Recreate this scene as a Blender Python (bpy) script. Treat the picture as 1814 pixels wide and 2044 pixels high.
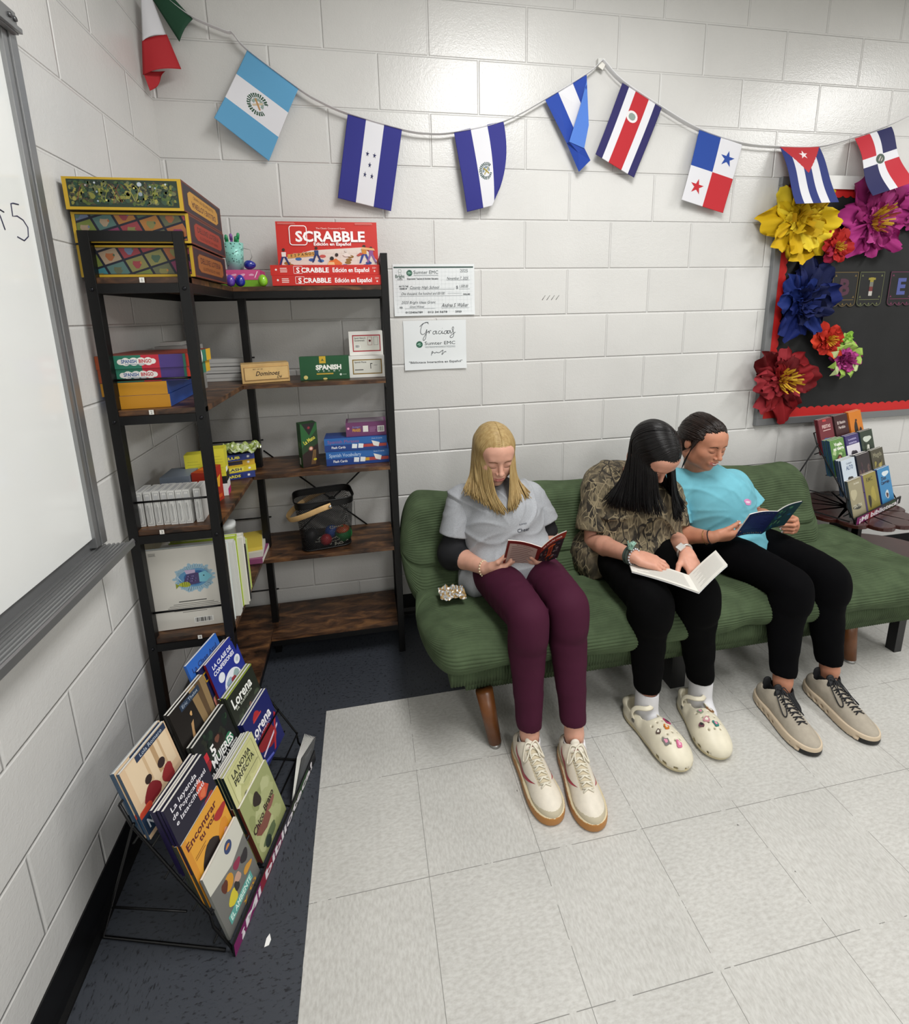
import bpy, bmesh, math, random
import numpy as np
from mathutils import Vector, Matrix, noise
random.seed(7)
for o in list(bpy.data.objects): bpy.data.objects.remove(o)
SC = bpy.context.scene
COL = SC.collection
V = Vector
PI = math.pi

# ------------------------------------------------------------------ camera
cam = bpy.data.cameras.new('camera'); camo = bpy.data.objects.new('camera', cam); COL.objects.link(camo)
cam.sensor_fit = 'HORIZONTAL'; cam.sensor_width = 36.0
cam.lens = 954.42 / 1814 * 36
cam.shift_x = (907 - 901.6) / 1814
cam.shift_y = (826.07 - 1022) / 1814
cam.clip_start = 0.02
RC = ((0.98337297, -0.18028412, -0.02180005), (-0.05748141, -0.19514468, -0.97908858), (0.17225996, 0.96406234, -0.20226298))
cx_, cy_, cz_ = V(RC[0]), -V(RC[1]), -V(RC[2])
mw = Matrix((cx_, cy_, cz_)).transposed().to_4x4()
mw.translation = V((0.71278, -2.1212, 1.4318))
camo.matrix_world = mw
SC.camera = camo
# ------------------------------------------------------------------ exposure, world, ceiling lights
vs = SC.view_settings
vs.view_transform = 'Standard'; vs.look = 'None'; vs.gamma = 1; vs.exposure = 0.0; vs.use_curve_mapping = False
wd = bpy.data.worlds.new('world'); SC.world = wd; wd.use_nodes = True
wd.node_tree.nodes['Background'].inputs[0].default_value = (0.9, 0.95, 1, 1)
wd.node_tree.nodes['Background'].inputs[1].default_value = 0.12
ROOM = (0.0, 6.2, -6.0, 0.0, 2.9)          # x0 x1 y0 y1 ceiling
LAMPS = [(1.50, -1.45), (4.05, -1.45), (1.50, -4.2), (4.05, -4.2)]
LPOW = 44

# ------------------------------------------------------------------ helpers
def lin(h):
    h = h.lstrip('#'); c = [int(h[i:i + 2], 16) / 255 for i in (0, 2, 4)]
    return tuple(((x + .055) / 1.055) ** 2.4 if x > .04045 else x / 12.92 for x in c) + (1,)
_mc = {}
def M(h, rough=.5, metal=0, spec=.5, name=None, noise_amt=0, nscale=30, bump=0, bscale=200, coat=0, sheen=0, trans=0, alpha=1, sss=0):
    key = (h, rough, metal, spec, noise_amt, nscale, bump, bscale, coat, sheen, trans, alpha, sss)
    if key in _mc: return _mc[key]
    m = bpy.data.materials.new(name or 'mat_' + h.lstrip('#')); m.use_nodes = True
    nt = m.node_tree; b = nt.nodes['Principled BSDF']; I = b.inputs
    I['Base Color'].default_value = lin(h); I['Roughness'].default_value = rough; I['Metallic'].default_value = metal
    I['Specular IOR Level'].default_value = spec; I['Coat Weight'].default_value = coat; I['Sheen Weight'].default_value = sheen
    I['Transmission Weight'].default_value = trans; I['Alpha'].default_value = alpha
    if sss: I['Subsurface Weight'].default_value = sss; I['Subsurface Radius'].default_value = (.012, .005, .003)
    if noise_amt or bump:
        tc = nt.nodes.new('ShaderNodeTexCoord')
    if noise_amt:
        n = nt.nodes.new('ShaderNodeTexNoise'); n.inputs['Scale'].default_value = nscale; n.inputs['Detail'].default_value = 5
        nt.links.new(tc.outputs['Object'], n.inputs['Vector'])
        hs = nt.nodes.new('ShaderNodeHueSaturation'); hs.inputs['Color'].default_value = lin(h)
        mr = nt.nodes.new('ShaderNodeMapRange'); mr.inputs['From Min'].default_value = .3; mr.inputs['From Max'].default_value = .7
        mr.inputs['To Min'].default_value = 1 - noise_amt; mr.inputs['To Max'].default_value = 1 + noise_amt
        nt.links.new(n.outputs['Fac'], mr.inputs['Value']); nt.links.new(mr.outputs[0], hs.inputs['Value'])
        nt.links.new(hs.outputs[0], I['Base Color'])
    if bump:
        n = nt.nodes.new('ShaderNodeTexNoise'); n.inputs['Scale'].default_value = bscale; n.inputs['Detail'].default_value = 3
        nt.links.new(tc.outputs['Object'], n.inputs['Vector'])
        bp = nt.nodes.new('ShaderNodeBump'); bp.inputs['Strength'].default_value = 1; bp.inputs['Distance'].default_value = bump
        nt.links.new(n.outputs['Fac'], bp.inputs['Height']); nt.links.new(bp.outputs[0], I['Normal'])
    _mc[key] = m
    return m

def setp(o, label=None, cat=None, group=None, kind=None):
    if label: o['label'] = label
    if cat: o['category'] = cat
    if group: o['group'] = group
    if kind: o['kind'] = kind
    return o
def thing(name, label, cat, loc, group=None):
    o = bpy.data.objects.new(name, None); COL.objects.link(o); o.location = loc; o.empty_display_size = .05
    return setp(o, label, cat, group)

_tc = {}
def text_mesh(s, weight=0.0, italic=0.0):
    k = (s, weight, italic)
    if k in _tc: return _tc[k]
    cu = bpy.data.curves.new('t', 'FONT'); cu.body = s; cu.size = 1; cu.resolution_u = 2; cu.offset = weight; cu.shear = italic
    ob = bpy.data.objects.new('t', cu); COL.objects.link(ob)
    dg = bpy.context.evaluated_depsgraph_get()
    me = bpy.data.meshes.new_from_object(ob.evaluated_get(dg), depsgraph=dg)
    vs_ = [tuple(v.co) for v in me.vertices]; fs = [tuple(p.vertices) for p in me.polygons]
    bpy.data.objects.remove(ob); bpy.data.curves.remove(cu); bpy.data.meshes.remove(me)
    if not vs_: vs_ = [(0, 0, 0)]
    xs = [v[0] for v in vs_]; ys = [v[1] for v in vs_]
    _tc[k] = (vs_, fs, min(xs), max(xs), min(ys), max(ys))
    return _tc[k]

class MB:
    def __init__(s): s.v = []; s.f = []; s.m = []; s.mats = []; s.sm = []
    def mi(s, m):
        if isinstance(m, str): m = M(m)
        if m not in s.mats: s.mats.append(m)
        return s.mats.index(m)
    def add(s, vs_, fs, m, smooth=False):
        o = len(s.v); i = s.mi(m)
        s.v += [tuple(v) for v in vs_]; s.f += [tuple(a + o for a in f) for f in fs]; s.m += [i] * len(fs); s.sm += [smooth] * len(fs)
    def box(s, a, b, m, R=None, piv=None):
        x0, y0, z0 = a; x1, y1, z1 = b
        vs_ = [V(p) for p in ((x0, y0, z0), (x1, y0, z0), (x1, y1, z0), (x0, y1, z0), (x0, y0, z1), (x1, y0, z1), (x1, y1, z1), (x0, y1, z1))]
        if R is not None:
            pv = V(piv) if piv is not None else V(((x0 + x1) / 2, (y0 + y1) / 2, (z0 + z1) / 2))
            vs_ = [R @ (v - pv) + pv for v in vs_]
        s.add(vs_, [(0, 3, 2, 1), (4, 5, 6, 7), (0, 1, 5, 4), (1, 2, 6, 5), (2, 3, 7, 6), (3, 0, 4, 7)], m)
    def obox(s, fr, a, b, m):       # box in a frame (O, X, Y, Z)
        O, X, Y, Z = fr; x0, y0, z0 = a; x1, y1, z1 = b
        vs_ = [O + X * p[0] + Y * p[1] + Z * p[2] for p in ((x0, y0, z0), (x1, y0, z0), (x1, y1, z0), (x0, y1, z0), (x0, y0, z1), (x1, y0, z1), (x1, y1, z1), (x0, y1, z1))]
        s.add(vs_, [(0, 3, 2, 1), (4, 5, 6, 7), (0, 1, 5, 4), (1, 2, 6, 5), (2, 3, 7, 6), (3, 0, 4, 7)], m)
    def tube(s, path, r, m, seg=8, cap=True, closed=False, flat=1.0, up=None):
        P = [V(p) for p in path]; n = len(P)
        rr = r if isinstance(r, (list, tuple)) else [r] * n
        vs_ = []; prev = None
        for i, p in enumerate(P):
            if closed: t = (P[(i + 1) % n] - P[i - 1])
            else: t = (P[min(i + 1, n - 1)] - P[max(i - 1, 0)])
            t = t.normalized() if t.length > 1e-9 else V((0, 0, 1))
            if prev is None:
                u = V(up) if up is not None else (V((0, 0, 1)) if abs(t.z) < .9 else V((1, 0, 0)))
            else: u = prev
            u = (u - t * u.dot(t)); u = u.normalized() if u.length > 1e-6 else t.orthogonal().normalized()
            w = t.cross(u); prev = u
            for k in range(seg):
                a = 2 * PI * k / seg + (PI / 4 if seg == 4 else 0)
                vs_.append(p + (u * math.cos(a) * flat + w * math.sin(a)) * rr[i])
        fs = []
        for i in range(n if closed else n - 1):
            j = (i + 1) % n
            for k in range(seg):
                l = (k + 1) % seg
                fs.append((i * seg + k, i * seg + l, j * seg + l, j * seg + k))
        if cap and not closed:
            fs.append(tuple(range(seg - 1, -1, -1))); fs.append(tuple((n - 1) * seg + k for k in range(seg)))
        s.add(vs_, fs, m, seg > 5)
    def bar(s, a, b, w, m): # square bar
        s.tube([a, b], w * .7071, m, seg=4)
    def lathe(s, prof, c, m, seg=24, axis=(0, 0, 1)):
        Z = V(axis).normalized(); X = Z.orthogonal().normalized(); Y = Z.cross(X); c = V(c); vs_ = []
        for r, z in prof:
            for k in range(seg):
                a = 2 * PI * k / seg; vs_.append(c + (X * math.cos(a) + Y * math.sin(a)) * r + Z * z)
        fs = []
        for i in range(len(prof) - 1):
            for k in range(seg):
                l = (k + 1) % seg; fs.append((i * seg + k, i * seg + l, (i + 1) * seg + l, (i + 1) * seg + k))
        fs.append(tuple(range(seg - 1, -1, -1))); fs.append(tuple((len(prof) - 1) * seg + k for k in range(seg)))
        s.add(vs_, fs, m, True)
    def prism(s, pts, O, X, Y, N, t, m):   # polygon (list of 2d) extruded along N by t
        n = len(pts); vs_ = [O + X * p[0] + Y * p[1] for p in pts] + [O + X * p[0] + Y * p[1] + N * t for p in pts]
        fs = [tuple(range(n - 1, -1, -1)), tuple(range(n, 2 * n))] + [(i, (i + 1) % n, n + (i + 1) % n, n + i) for i in range(n)]
        s.add(vs_, fs, m)
    def build(s, name, parent=None, loc=None, bevel=0):
        me = bpy.data.meshes.new(name)
        off = V((0, 0, 0))
        if parent is not None:
            p = parent
            while p is not None: off = off + p.location; p = p.parent
        elif loc is not None: off = V(loc)
        else:
            a = np.array([tuple(v) for v in s.v]); off = V(((a[:, 0].min() + a[:, 0].max()) / 2, (a[:, 1].min() + a[:, 1].max()) / 2, a[:, 2].min()))
        me.from_pydata([tuple(V(v) - off) for v in s.v], [], s.f)
        for m in s.mats: me.materials.append(m)
        me.polygons.foreach_set('material_index', s.m); me.polygons.foreach_set('use_smooth', s.sm)
        me.update()
        o = bpy.data.objects.new(name, me); COL.objects.link(o)
        if parent is not None: o.parent = parent
        else: o.location = off
        if bevel:
            bv = o.modifiers.new('bevel', 'BEVEL'); bv.width = bevel; bv.segments = 2; bv.limit_method = 'ANGLE'
        return o

class PR:
    """prints flat shapes on a rectangle: O = lower left corner, X/Y unit vectors, w,h size"""
    LIFT = .00006
    def __init__(s, mb, O, X, Y, w, h, l0=1):
        s.mb = mb; s.O = V(O); s.X = V(X).normalized(); s.Y = V(Y).normalized(); s.w = w; s.h = h; s.N = s.X.cross(s.Y); s.l = l0
    def P(s, u, v): return s.O + s.X * (u * s.w) + s.Y * (v * s.h) + s.N * (s.LIFT * s.l)
    def poly(s, pts, c): s.mb.add([s.P(u, v) for u, v in pts], [tuple(range(len(pts)))], c); s.l += 1
    def rect(s, u0, v0, u1, v1, c): s.poly([(u0, v0), (u1, v0), (u1, v1), (u0, v1)], c)
    def disc(s, u, v, r, c, n=18, ry=None, a0=0):  # r relative to width
        k = s.w / s.h; ry = ry or r
        s.poly([(u + r * math.cos(2 * PI * i / n + a0), v + ry * k * math.sin(2 * PI * i / n + a0)) for i in range(n)], c)
    def star(s, u, v, r, c, a0=PI / 2, n=5, ri=.4):
        k = s.w / s.h; pts = []
        for i in range(2 * n):
            q = r if i % 2 == 0 else r * ri; a = a0 + PI * i / n
            pts.append((u + q * math.cos(a), v + q * math.sin(a) * k))
        vs_ = [s.P(u, v)] + [s.P(*p) for p in pts]
        s.mb.add(vs_, [(0, 1 + i, 1 + (i + 1) % (2 * n)) for i in range(2 * n)], c); s.l += 1
    def frame(s, u0, v0, u1, v1, t, c):
        k = s.w / s.h
        for a in ((u0, v0, u1, v0 + t * k), (u0, v1 - t * k, u1, v1), (u0, v0, u0 + t, v1), (u1 - t, v0, u1, v1)):
            s.rect(*a, c); s.l -= 1
        s.l += 1
    def blob(s, u, v, rx, ry, c, seed=0, n=16, amp=.25):
        rnd = random.Random(seed); k = s.w / s.h
        ph = [rnd.uniform(0, 6) for _ in range(3)]
        pts = []
        for i in range(n):
            a = 2 * PI * i / n; q = 1 + amp * (math.sin(2 * a + ph[0]) * .5 + math.sin(3 * a + ph[1]) * .5)
            pts.append((min(1, max(0, u + rx * q * math.cos(a))), min(1, max(0, v + ry * q * k * math.sin(a)))))
        s.poly(pts, c)
    def text(s, t, u, v, h, c, weight=.0, fit=None, italic=0, rot=0, align='c'):
        """h = cap height as a fraction of the panel height; fit = width fraction"""
        vs_, fs, x0, x1, y0, y1 = text_mesh(t, weight, italic)
        sy = h * s.h / .7; sx = sy
        if fit: sx = fit * s.w / max(1e-6, x1 - x0)
        cx = {'c': (x0 + x1) / 2, 'l': x0, 'r': x1}[align]
        c0 = s.P(u, v); ca, sa = math.cos(rot), math.sin(rot)
        X = s.X * ca + s.Y * sa; Y = -s.X * sa + s.Y * ca
        s.mb.add([c0 + X * ((p[0] - cx) * sx) + Y * ((p[1] - .35) * sy) for p in vs_], fs, c); s.l += 1
    def lines(s, u0, v0, u1, v1, n, c, seed=1, th=.35):
        rnd = random.Random(seed); dv = (v1 - v0) / n
        for i in range(n):
            b = u1 - (u1 - u0) * rnd.uniform(0, .18)
            s.rect(u0, v0 + i * dv, b, v0 + (i + th) * dv, c); s.l -= 1
        s.l += 1
    def barcode(s, u0, v0, u1, v1):
        s.rect(u0, v0, u1, v1, '#f4f4f0'); rnd = random.Random(3); x = u0 + (u1 - u0) * .06
        while x < u1 - (u1 - u0) * .1:
            w = (u1 - u0) * rnd.choice([.02, .03, .05]); s.rect(x, v0 + (v1 - v0) * .12, x + w, v1 - (v1 - v0) * .12, '#161616'); s.l -= 1; x += w + (u1 - u0) * rnd.choice([.02, .03, .04])
        s.l += 1
    def art(s, u0, v0, u1, v1, cols, n, seed=0, r=.12):
        rnd = random.Random(seed); k = s.w / s.h; b0 = s.l
        for i in range(n):
            s.l = b0 + (i % 14) * .6; rx = r * rnd.uniform(.4, 1.1); ry = r * rnd.uniform(.4, 1.1)
            u = rnd.uniform(u0 + rx, max(u0 + rx, u1 - rx)); v = rnd.uniform(v0 + ry * k, max(v0 + ry * k, v1 - ry * k))
            s.blob(u, v, rx * .8, ry * .8, rnd.choice(cols), seed * 100 + i, n=9)
        s.l = b0 + 9

# ------------------------------------------------------------------ implicit surfaces (smooth unions on a grid, meshed by surface nets)
class SDF:
    def __init__(s, lo, hi, h):
        s.h = h; s.lo = np.array(lo, float); s.n = np.ceil((np.array(hi) - s.lo) / h).astype(int) + 1
        s.F = np.full(tuple(s.n), 1.0, np.float32)
    def _sub(s, lo, hi):
        a = np.maximum(0, np.floor((np.array(lo) - s.lo) / s.h).astype(int)); b = np.minimum(s.n, np.ceil((np.array(hi) - s.lo) / s.h).astype(int) + 1)
        if np.any(b <= a): return None, None
        g = [s.lo[i] + s.h * np.arange(a[i], b[i]) for i in range(3)]
        X = np.stack(np.meshgrid(*g, indexing='ij'), -1).astype(np.float32)
        return (slice(a[0], b[0]), slice(a[1], b[1]), slice(a[2], b[2])), X
    def _put(s, sl, d, k, mode):
        A = s.F[sl]
        if mode == 'sub': d = -d; q = np.maximum(k - np.abs(A - d), 0) / k; s.F[sl] = np.maximum(A, d) + q * q * k * .25
        elif mode == 'int': s.F[sl] = np.maximum(A, d)
        else: q = np.maximum(k - np.abs(A - d), 0) / k; s.F[sl] = np.minimum(A, d) - q * q * k * .25
    def cap(s, a, b, ra, rb=None, k=.01, flat=None, mode='add'):
        """tapered capsule; flat=(axis, factor): squash along an axis"""
        a = np.array(a, float); b = np.array(b, float); rb = ra if rb is None else rb; r = max(ra, rb) * (max(1, 1 / flat[1]) if flat else 1) + k + 2 * s.h
        sl, X = s._sub(np.minimum(a, b) - r, np.maximum(a, b) + r)
        if sl is None: return
        ba = b - a; L = ba @ ba + 1e-12
        pa = X - a.astype(np.float32); t = np.clip((pa @ ba.astype(np.float32)) / L, 0, 1)[..., None]
        q = pa - t * ba.astype(np.float32)
        if flat:
            ax = np.array(flat[0], np.float32); ax /= np.linalg.norm(ax); c = (q @ ax)[..., None]
            q = q + ax * c * (1 / flat[1] - 1)
        d = np.sqrt((q * q).sum(-1)) - (ra + (rb - ra) * t[..., 0])
        if flat and flat[1] < 1: d = d * max(flat[1], .5)
        s._put(sl, d, k, mode)
    def chain(s, pts, rs, k=.01, flat=None):
        for i in range(len(pts) - 1): s.cap(pts[i], pts[i + 1], rs[i], rs[i + 1], k, flat)
    def ell(s, c, r, R=None, k=.01, mode='add'):
        c = np.array(c, float); r = np.array(r, float); e = r.max() + k + 2 * s.h
        sl, X = s._sub(c - e, c + e)
        if sl is None: return
        q = X - c.astype(np.float32)
        if R is not None: q = q @ np.array(R, np.float32)      # R columns = local axes
        a = q / r.astype(np.float32); k0 = np.sqrt((a * a).sum(-1)); b = a / r.astype(np.float32); k1 = np.sqrt((b * b).sum(-1)) + 1e-9
        s._put(sl, k0 * (k0 - 1) / k1, k, mode)
    def box(s, c, e, rad, R=None, k=.01, mode='add'):
        c = np.array(c, float); e = np.array(e, float); m = np.linalg.norm(e) + k + 2 * s.h
        sl, X = s._sub(c - m, c + m)
        if sl is None: return
        q = X - c.astype(np.float32)
        if R is not None: q = q @ np.array(R, np.float32)
        q = np.abs(q) - (e - rad).astype(np.float32)
        d = np.sqrt((np.maximum(q, 0) ** 2).sum(-1)) + np.minimum(q.max(-1), 0) - rad
        s._put(sl, d, k, mode)
    def half(s, p, n):    # keep the side the normal points away from
        g = [s.lo[i] + s.h * np.arange(s.n[i]) for i in range(3)]
        n = np.array(n, float); n /= np.linalg.norm(n); p = np.array(p, float)
        d = ((g[0] - p[0]) * n[0])[:, None, None] + ((g[1] - p[1]) * n[1])[None, :, None] + ((g[2] - p[2]) * n[2])[None, None, :]
        s.F = np.maximum(s.F, d.astype(np.float32))
    def warp(s, fn):
        near = np.abs(s.F) < .03
        idx = np.argwhere(near)
        if len(idx) == 0: return
        P = s.lo + idx * s.h
        s.F[near] += fn(P[:, 0], P[:, 1], P[:, 2]).astype(np.float32)
    def mesh(s):
        F = s.F; F[0] = F[-1] = 1; F[:, 0] = F[:, -1] = 1; F[:, :, 0] = F[:, :, -1] = 1
        S = F < 0
        c = [S[i:S.shape[0] - 1 + i, j:S.shape[1] - 1 + j, k:S.shape[2] - 1 + k] for i in (0, 1) for j in (0, 1) for k in (0, 1)]
        cnt = sum(x.astype(np.int8) for x in c)
        mixed = (cnt > 0) & (cnt < 8)
        ids = np.argwhere(mixed); N = len(ids)
        num = np.full(mixed.shape, -1, np.int32); num[mixed] = np.arange(N)
        acc = np.zeros((N, 3)); w = np.zeros(N)
        offs = [(i, j, k) for i in (0, 1) for j in (0, 1) for k in (0, 1)]
        val = [F[ids[:, 0] + o[0], ids[:, 1] + o[1], ids[:, 2] + o[2]] for o in offs]
        for a in range(8):
            for b in range(a + 1, 8):
                if sum(abs(x - y) for x, y in zip(offs[a], offs[b])) != 1: continue
                va, vb = val[a], val[b]; cr = (va < 0) != (vb < 0)
                t = np.where(cr, va / np.where(cr, va - vb, 1), 0)[:, None]
                p = np.array(offs[a]) + t * (np.array(offs[b]) - np.array(offs[a]))
                acc += np.where(cr[:, None], p, 0); w += cr
        vs_ = s.lo + (ids + acc / w[:, None]) * s.h
        fs = []
        for ax in range(3):
            A = [slice(None)] * 3; B = [slice(None)] * 3; A[ax] = slice(0, -1); B[ax] = slice(1, None)
            sa, sb = S[tuple(A)], S[tuple(B)]; e = np.argwhere(sa != sb)
            u, v = (ax + 1) % 3, (ax + 2) % 3
            e = e[(e[:, u] > 0) & (e[:, v] > 0)]
            fl = sa[e[:, 0], e[:, 1], e[:, 2]]
            def cell(du, dv):
                q = e.copy(); q[:, u] += du; q[:, v] += dv; return num[q[:, 0], q[:, 1], q[:, 2]]
            Q = np.stack([cell(-1, -1), cell(0, -1), cell(0, 0), cell(-1, 0)], 1)
            Q[~fl] = Q[~fl][:, ::-1]
            fs.append(Q)
        return vs_, np.concatenate(fs)
def relax(vs_, fs, it=1, lam=.5):
    for _ in range(it):
        acc = np.zeros_like(vs_); cn = np.zeros(len(vs_))
        for a in range(4):
            i, j = fs[:, a], fs[:, (a + 1) % 4]
            np.add.at(acc, i, vs_[j]); np.add.at(cn, i, 1)
            np.add.at(acc, j, vs_[i]); np.add.at(cn, j, 1)
        vs_ = vs_ + lam * (acc / np.maximum(cn, 1)[:, None] - vs_)
    return vs_
def organic(name, parts, mats, matfn=None, parent=None, loc=None, it=1, fin=None):
    """parts = list of SDF; joined into one smooth mesh"""
    VS = []; FS = []; n = 0
    for s in parts:
        v, f = s.mesh(); v = relax(v, f, it); VS.append(v); FS.append(f + n); n += len(v); s.F = None
    v = np.concatenate(VS); f = np.concatenate(FS)
    if fin: v = fin(v)
    off = np.zeros(3); p = parent
    if p is None and loc is not None: off = np.array(loc, float)
    elif p is None: off = np.array([(v[:, 0].min() + v[:, 0].max()) / 2, (v[:, 1].min() + v[:, 1].max()) / 2, v[:, 2].min()])
    while p is not None: off = off + np.array(p.location); p = p.parent
    me = bpy.data.meshes.new(name); me.vertices.add(len(v)); me.vertices.foreach_set('co', (v - off).ravel())
    me.loops.add(f.size); me.loops.foreach_set('vertex_index', f.ravel().astype(np.int32))
    me.polygons.add(len(f)); me.polygons.foreach_set('loop_start', np.arange(0, f.size, 4, dtype=np.int32))
    me.polygons.foreach_set('use_smooth', np.ones(len(f), bool))
    for m in mats: me.materials.append(M(m) if isinstance(m, str) else m)
    if matfn is not None:
        c = v[f].mean(1); me.polygons.foreach_set('material_index', matfn(c).astype(np.int32))
    me.update(calc_edges=True); me.validate()
    o = bpy.data.objects.new(name, me); COL.objects.link(o)
    if parent is not None: o.parent = parent
    else: o.location = off
    return o
# ------------------------------------------------------------------ ceiling lights (2 ft x 4 ft panels)
for (lx, ly) in LAMPS:
    ld = bpy.data.lights.new('ceiling_panel_light', 'AREA'); ld.shape = 'RECTANGLE'; ld.size = .56; ld.size_y = 1.16
    ld.energy = LPOW; ld.color = (1.0, .99, .975)
    lo = bpy.data.objects.new('ceiling_panel_light', ld); COL.objects.link(lo); lo.location = (lx, ly, ROOM[4] - .03)

# ------------------------------------------------------------------ setting materials
def nd(nt, t, **kw):
    n = nt.nodes.new(t)
    for k, v in kw.items(): setattr(n, k, v)
    return n
def wall_mat(name, axis):
    m = bpy.data.materials.new(name); m.use_nodes = True; nt = m.node_tree; L = nt.links.new
    b = nt.nodes['Principled BSDF']
    g = nd(nt, 'ShaderNodeNewGeometry'); sp = nd(nt, 'ShaderNodeSeparateXYZ'); L(g.outputs['Position'], sp.inputs[0])
    cb = nd(nt, 'ShaderNodeCombineXYZ')
    if axis == 'x':
        a = nd(nt, 'ShaderNodeMath', operation='SUBTRACT'); L(sp.outputs['X'], a.inputs[0]); a.inputs[1].default_value = .0131
    else:
        a = nd(nt, 'ShaderNodeMath', operation='MULTIPLY_ADD'); L(sp.outputs['Y'], a.inputs[0]); a.inputs[1].default_value = -1; a.inputs[2].default_value = -.0105
    L(a.outputs[0], cb.inputs[0]); L(sp.outputs['Z'], cb.inputs[1])
    br = nd(nt, 'ShaderNodeTexBrick'); br.offset = .5; br.offset_frequency = 2
    for k, v in (('Scale', 1), ('Mortar Size', .0060), ('Mortar Smooth', .8), ('Bias', 0), ('Brick Width', .4064), ('Row Height', .2032)): br.inputs[k].default_value = v
    br.inputs['Color1'].default_value = (.66, .655, .635, 1); br.inputs['Color2'].default_value = (.69, .685, .665, 1); br.inputs['Mortar'].default_value = (.70, .695, .675, 1)
    L(cb.outputs[0], br.inputs['Vector'])
    n1 = nd(nt, 'ShaderNodeTexNoise'); n1.inputs['Scale'].default_value = 170; n1.inputs['Detail'].default_value = 4; L(g.outputs['Position'], n1.inputs['Vector'])
    n2 = nd(nt, 'ShaderNodeTexNoise'); n2.inputs['Scale'].default_value = 3.0; n2.inputs['Detail'].default_value = 4; L(g.outputs['Position'], n2.inputs['Vector'])
    n3 = nd(nt, 'ShaderNodeTexNoise'); n3.inputs['Scale'].default_value = 60; n3.inputs['Detail'].default_value = 2; L(g.outputs['Position'], n3.inputs['Vector'])
    # wobble of the blocks' pitted faces
    vo = nd(nt, 'ShaderNodeTexVoronoi'); vo.inputs['Scale'].default_value = 60; L(g.outputs['Position'], vo.inputs['Vector'])
    pit = nd(nt, 'ShaderNodeMapRange'); pit.inputs['From Min'].default_value = .0; pit.inputs['From Max'].default_value = .13; pit.inputs['To Min'].default_value = -.4; pit.inputs['To Max'].default_value = 0
    L(vo.outputs['Distance'], pit.inputs['Value'])
    h1 = nd(nt, 'ShaderNodeMath', operation='MULTIPLY_ADD'); L(n1.outputs['Fac'], h1.inputs[0]); h1.inputs[1].default_value = .9; L(pit.outputs[0], h1.inputs[2])
    h2 = nd(nt, 'ShaderNodeMath', operation='MULTIPLY_ADD'); L(n3.outputs['Fac'], h2.inputs[0]); h2.inputs[1].default_value = .8; L(h1.outputs[0], h2.inputs[2])
    bp1 = nd(nt, 'ShaderNodeBump'); bp1.inputs['Distance'].default_value = .0007; L(h2.outputs[0], bp1.inputs['Height'])
    iv = nd(nt, 'ShaderNodeMath', operation='SUBTRACT'); iv.inputs[0].default_value = 1; L(br.outputs['Fac'], iv.inputs[1])
    bp2 = nd(nt, 'ShaderNodeBump'); bp2.inputs['Distance'].default_value = .0030; L(iv.outputs[0], bp2.inputs['Height']); L(bp1.outputs[0], bp2.inputs['Normal'])
    L(bp2.outputs[0], b.inputs['Normal'])
    mr = nd(nt, 'ShaderNodeMapRange'); mr.inputs['From Min'].default_value = .3; mr.inputs['From Max'].default_value = .75; mr.inputs['To Min'].default_value = 1.02; mr.inputs['To Max'].default_value = .93
    L(n2.outputs['Fac'], mr.inputs['Value'])
    hs = nd(nt, 'ShaderNodeHueSaturation'); L(br.outputs['Color'], hs.inputs['Color']); L(mr.outputs[0], hs.inputs['Value']); L(hs.outputs[0], b.inputs['Base Color'])
    b.inputs['Roughness'].default_value = .27; b.inputs['Specular IOR Level'].default_value = .55
    return m
X0, X1, Y0, Y1, CZ = ROOM
wb_, wl_ = wall_mat('painted_block_back', 'x'), wall_mat('painted_block_left', 'y')
def slab(name, a, b, m):
    s = MB(); s.box(a, b, m); o = s.build(name); setp(o, kind='structure'); return o
slab('wall_back', (X0 - .15, Y1, 0), (X1 + .15, Y1 + .15, CZ), wb_)
slab('wall_left', (X0 - .15, Y0 - .15, 0), (X0, Y1, CZ), wl_)
slab('wall_right', (X1, Y0 - .15, 0), (X1 + .15, Y1, CZ), wl_)
slab('wall_front', (X0, Y0 - .15, 0), (X1, Y0, CZ), wb_)
slab('ceiling', (X0 - .15, Y0 - .15, CZ), (X1 + .15, Y1 + .15, CZ + .1), M('#c9c9c4', .9))

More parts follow.
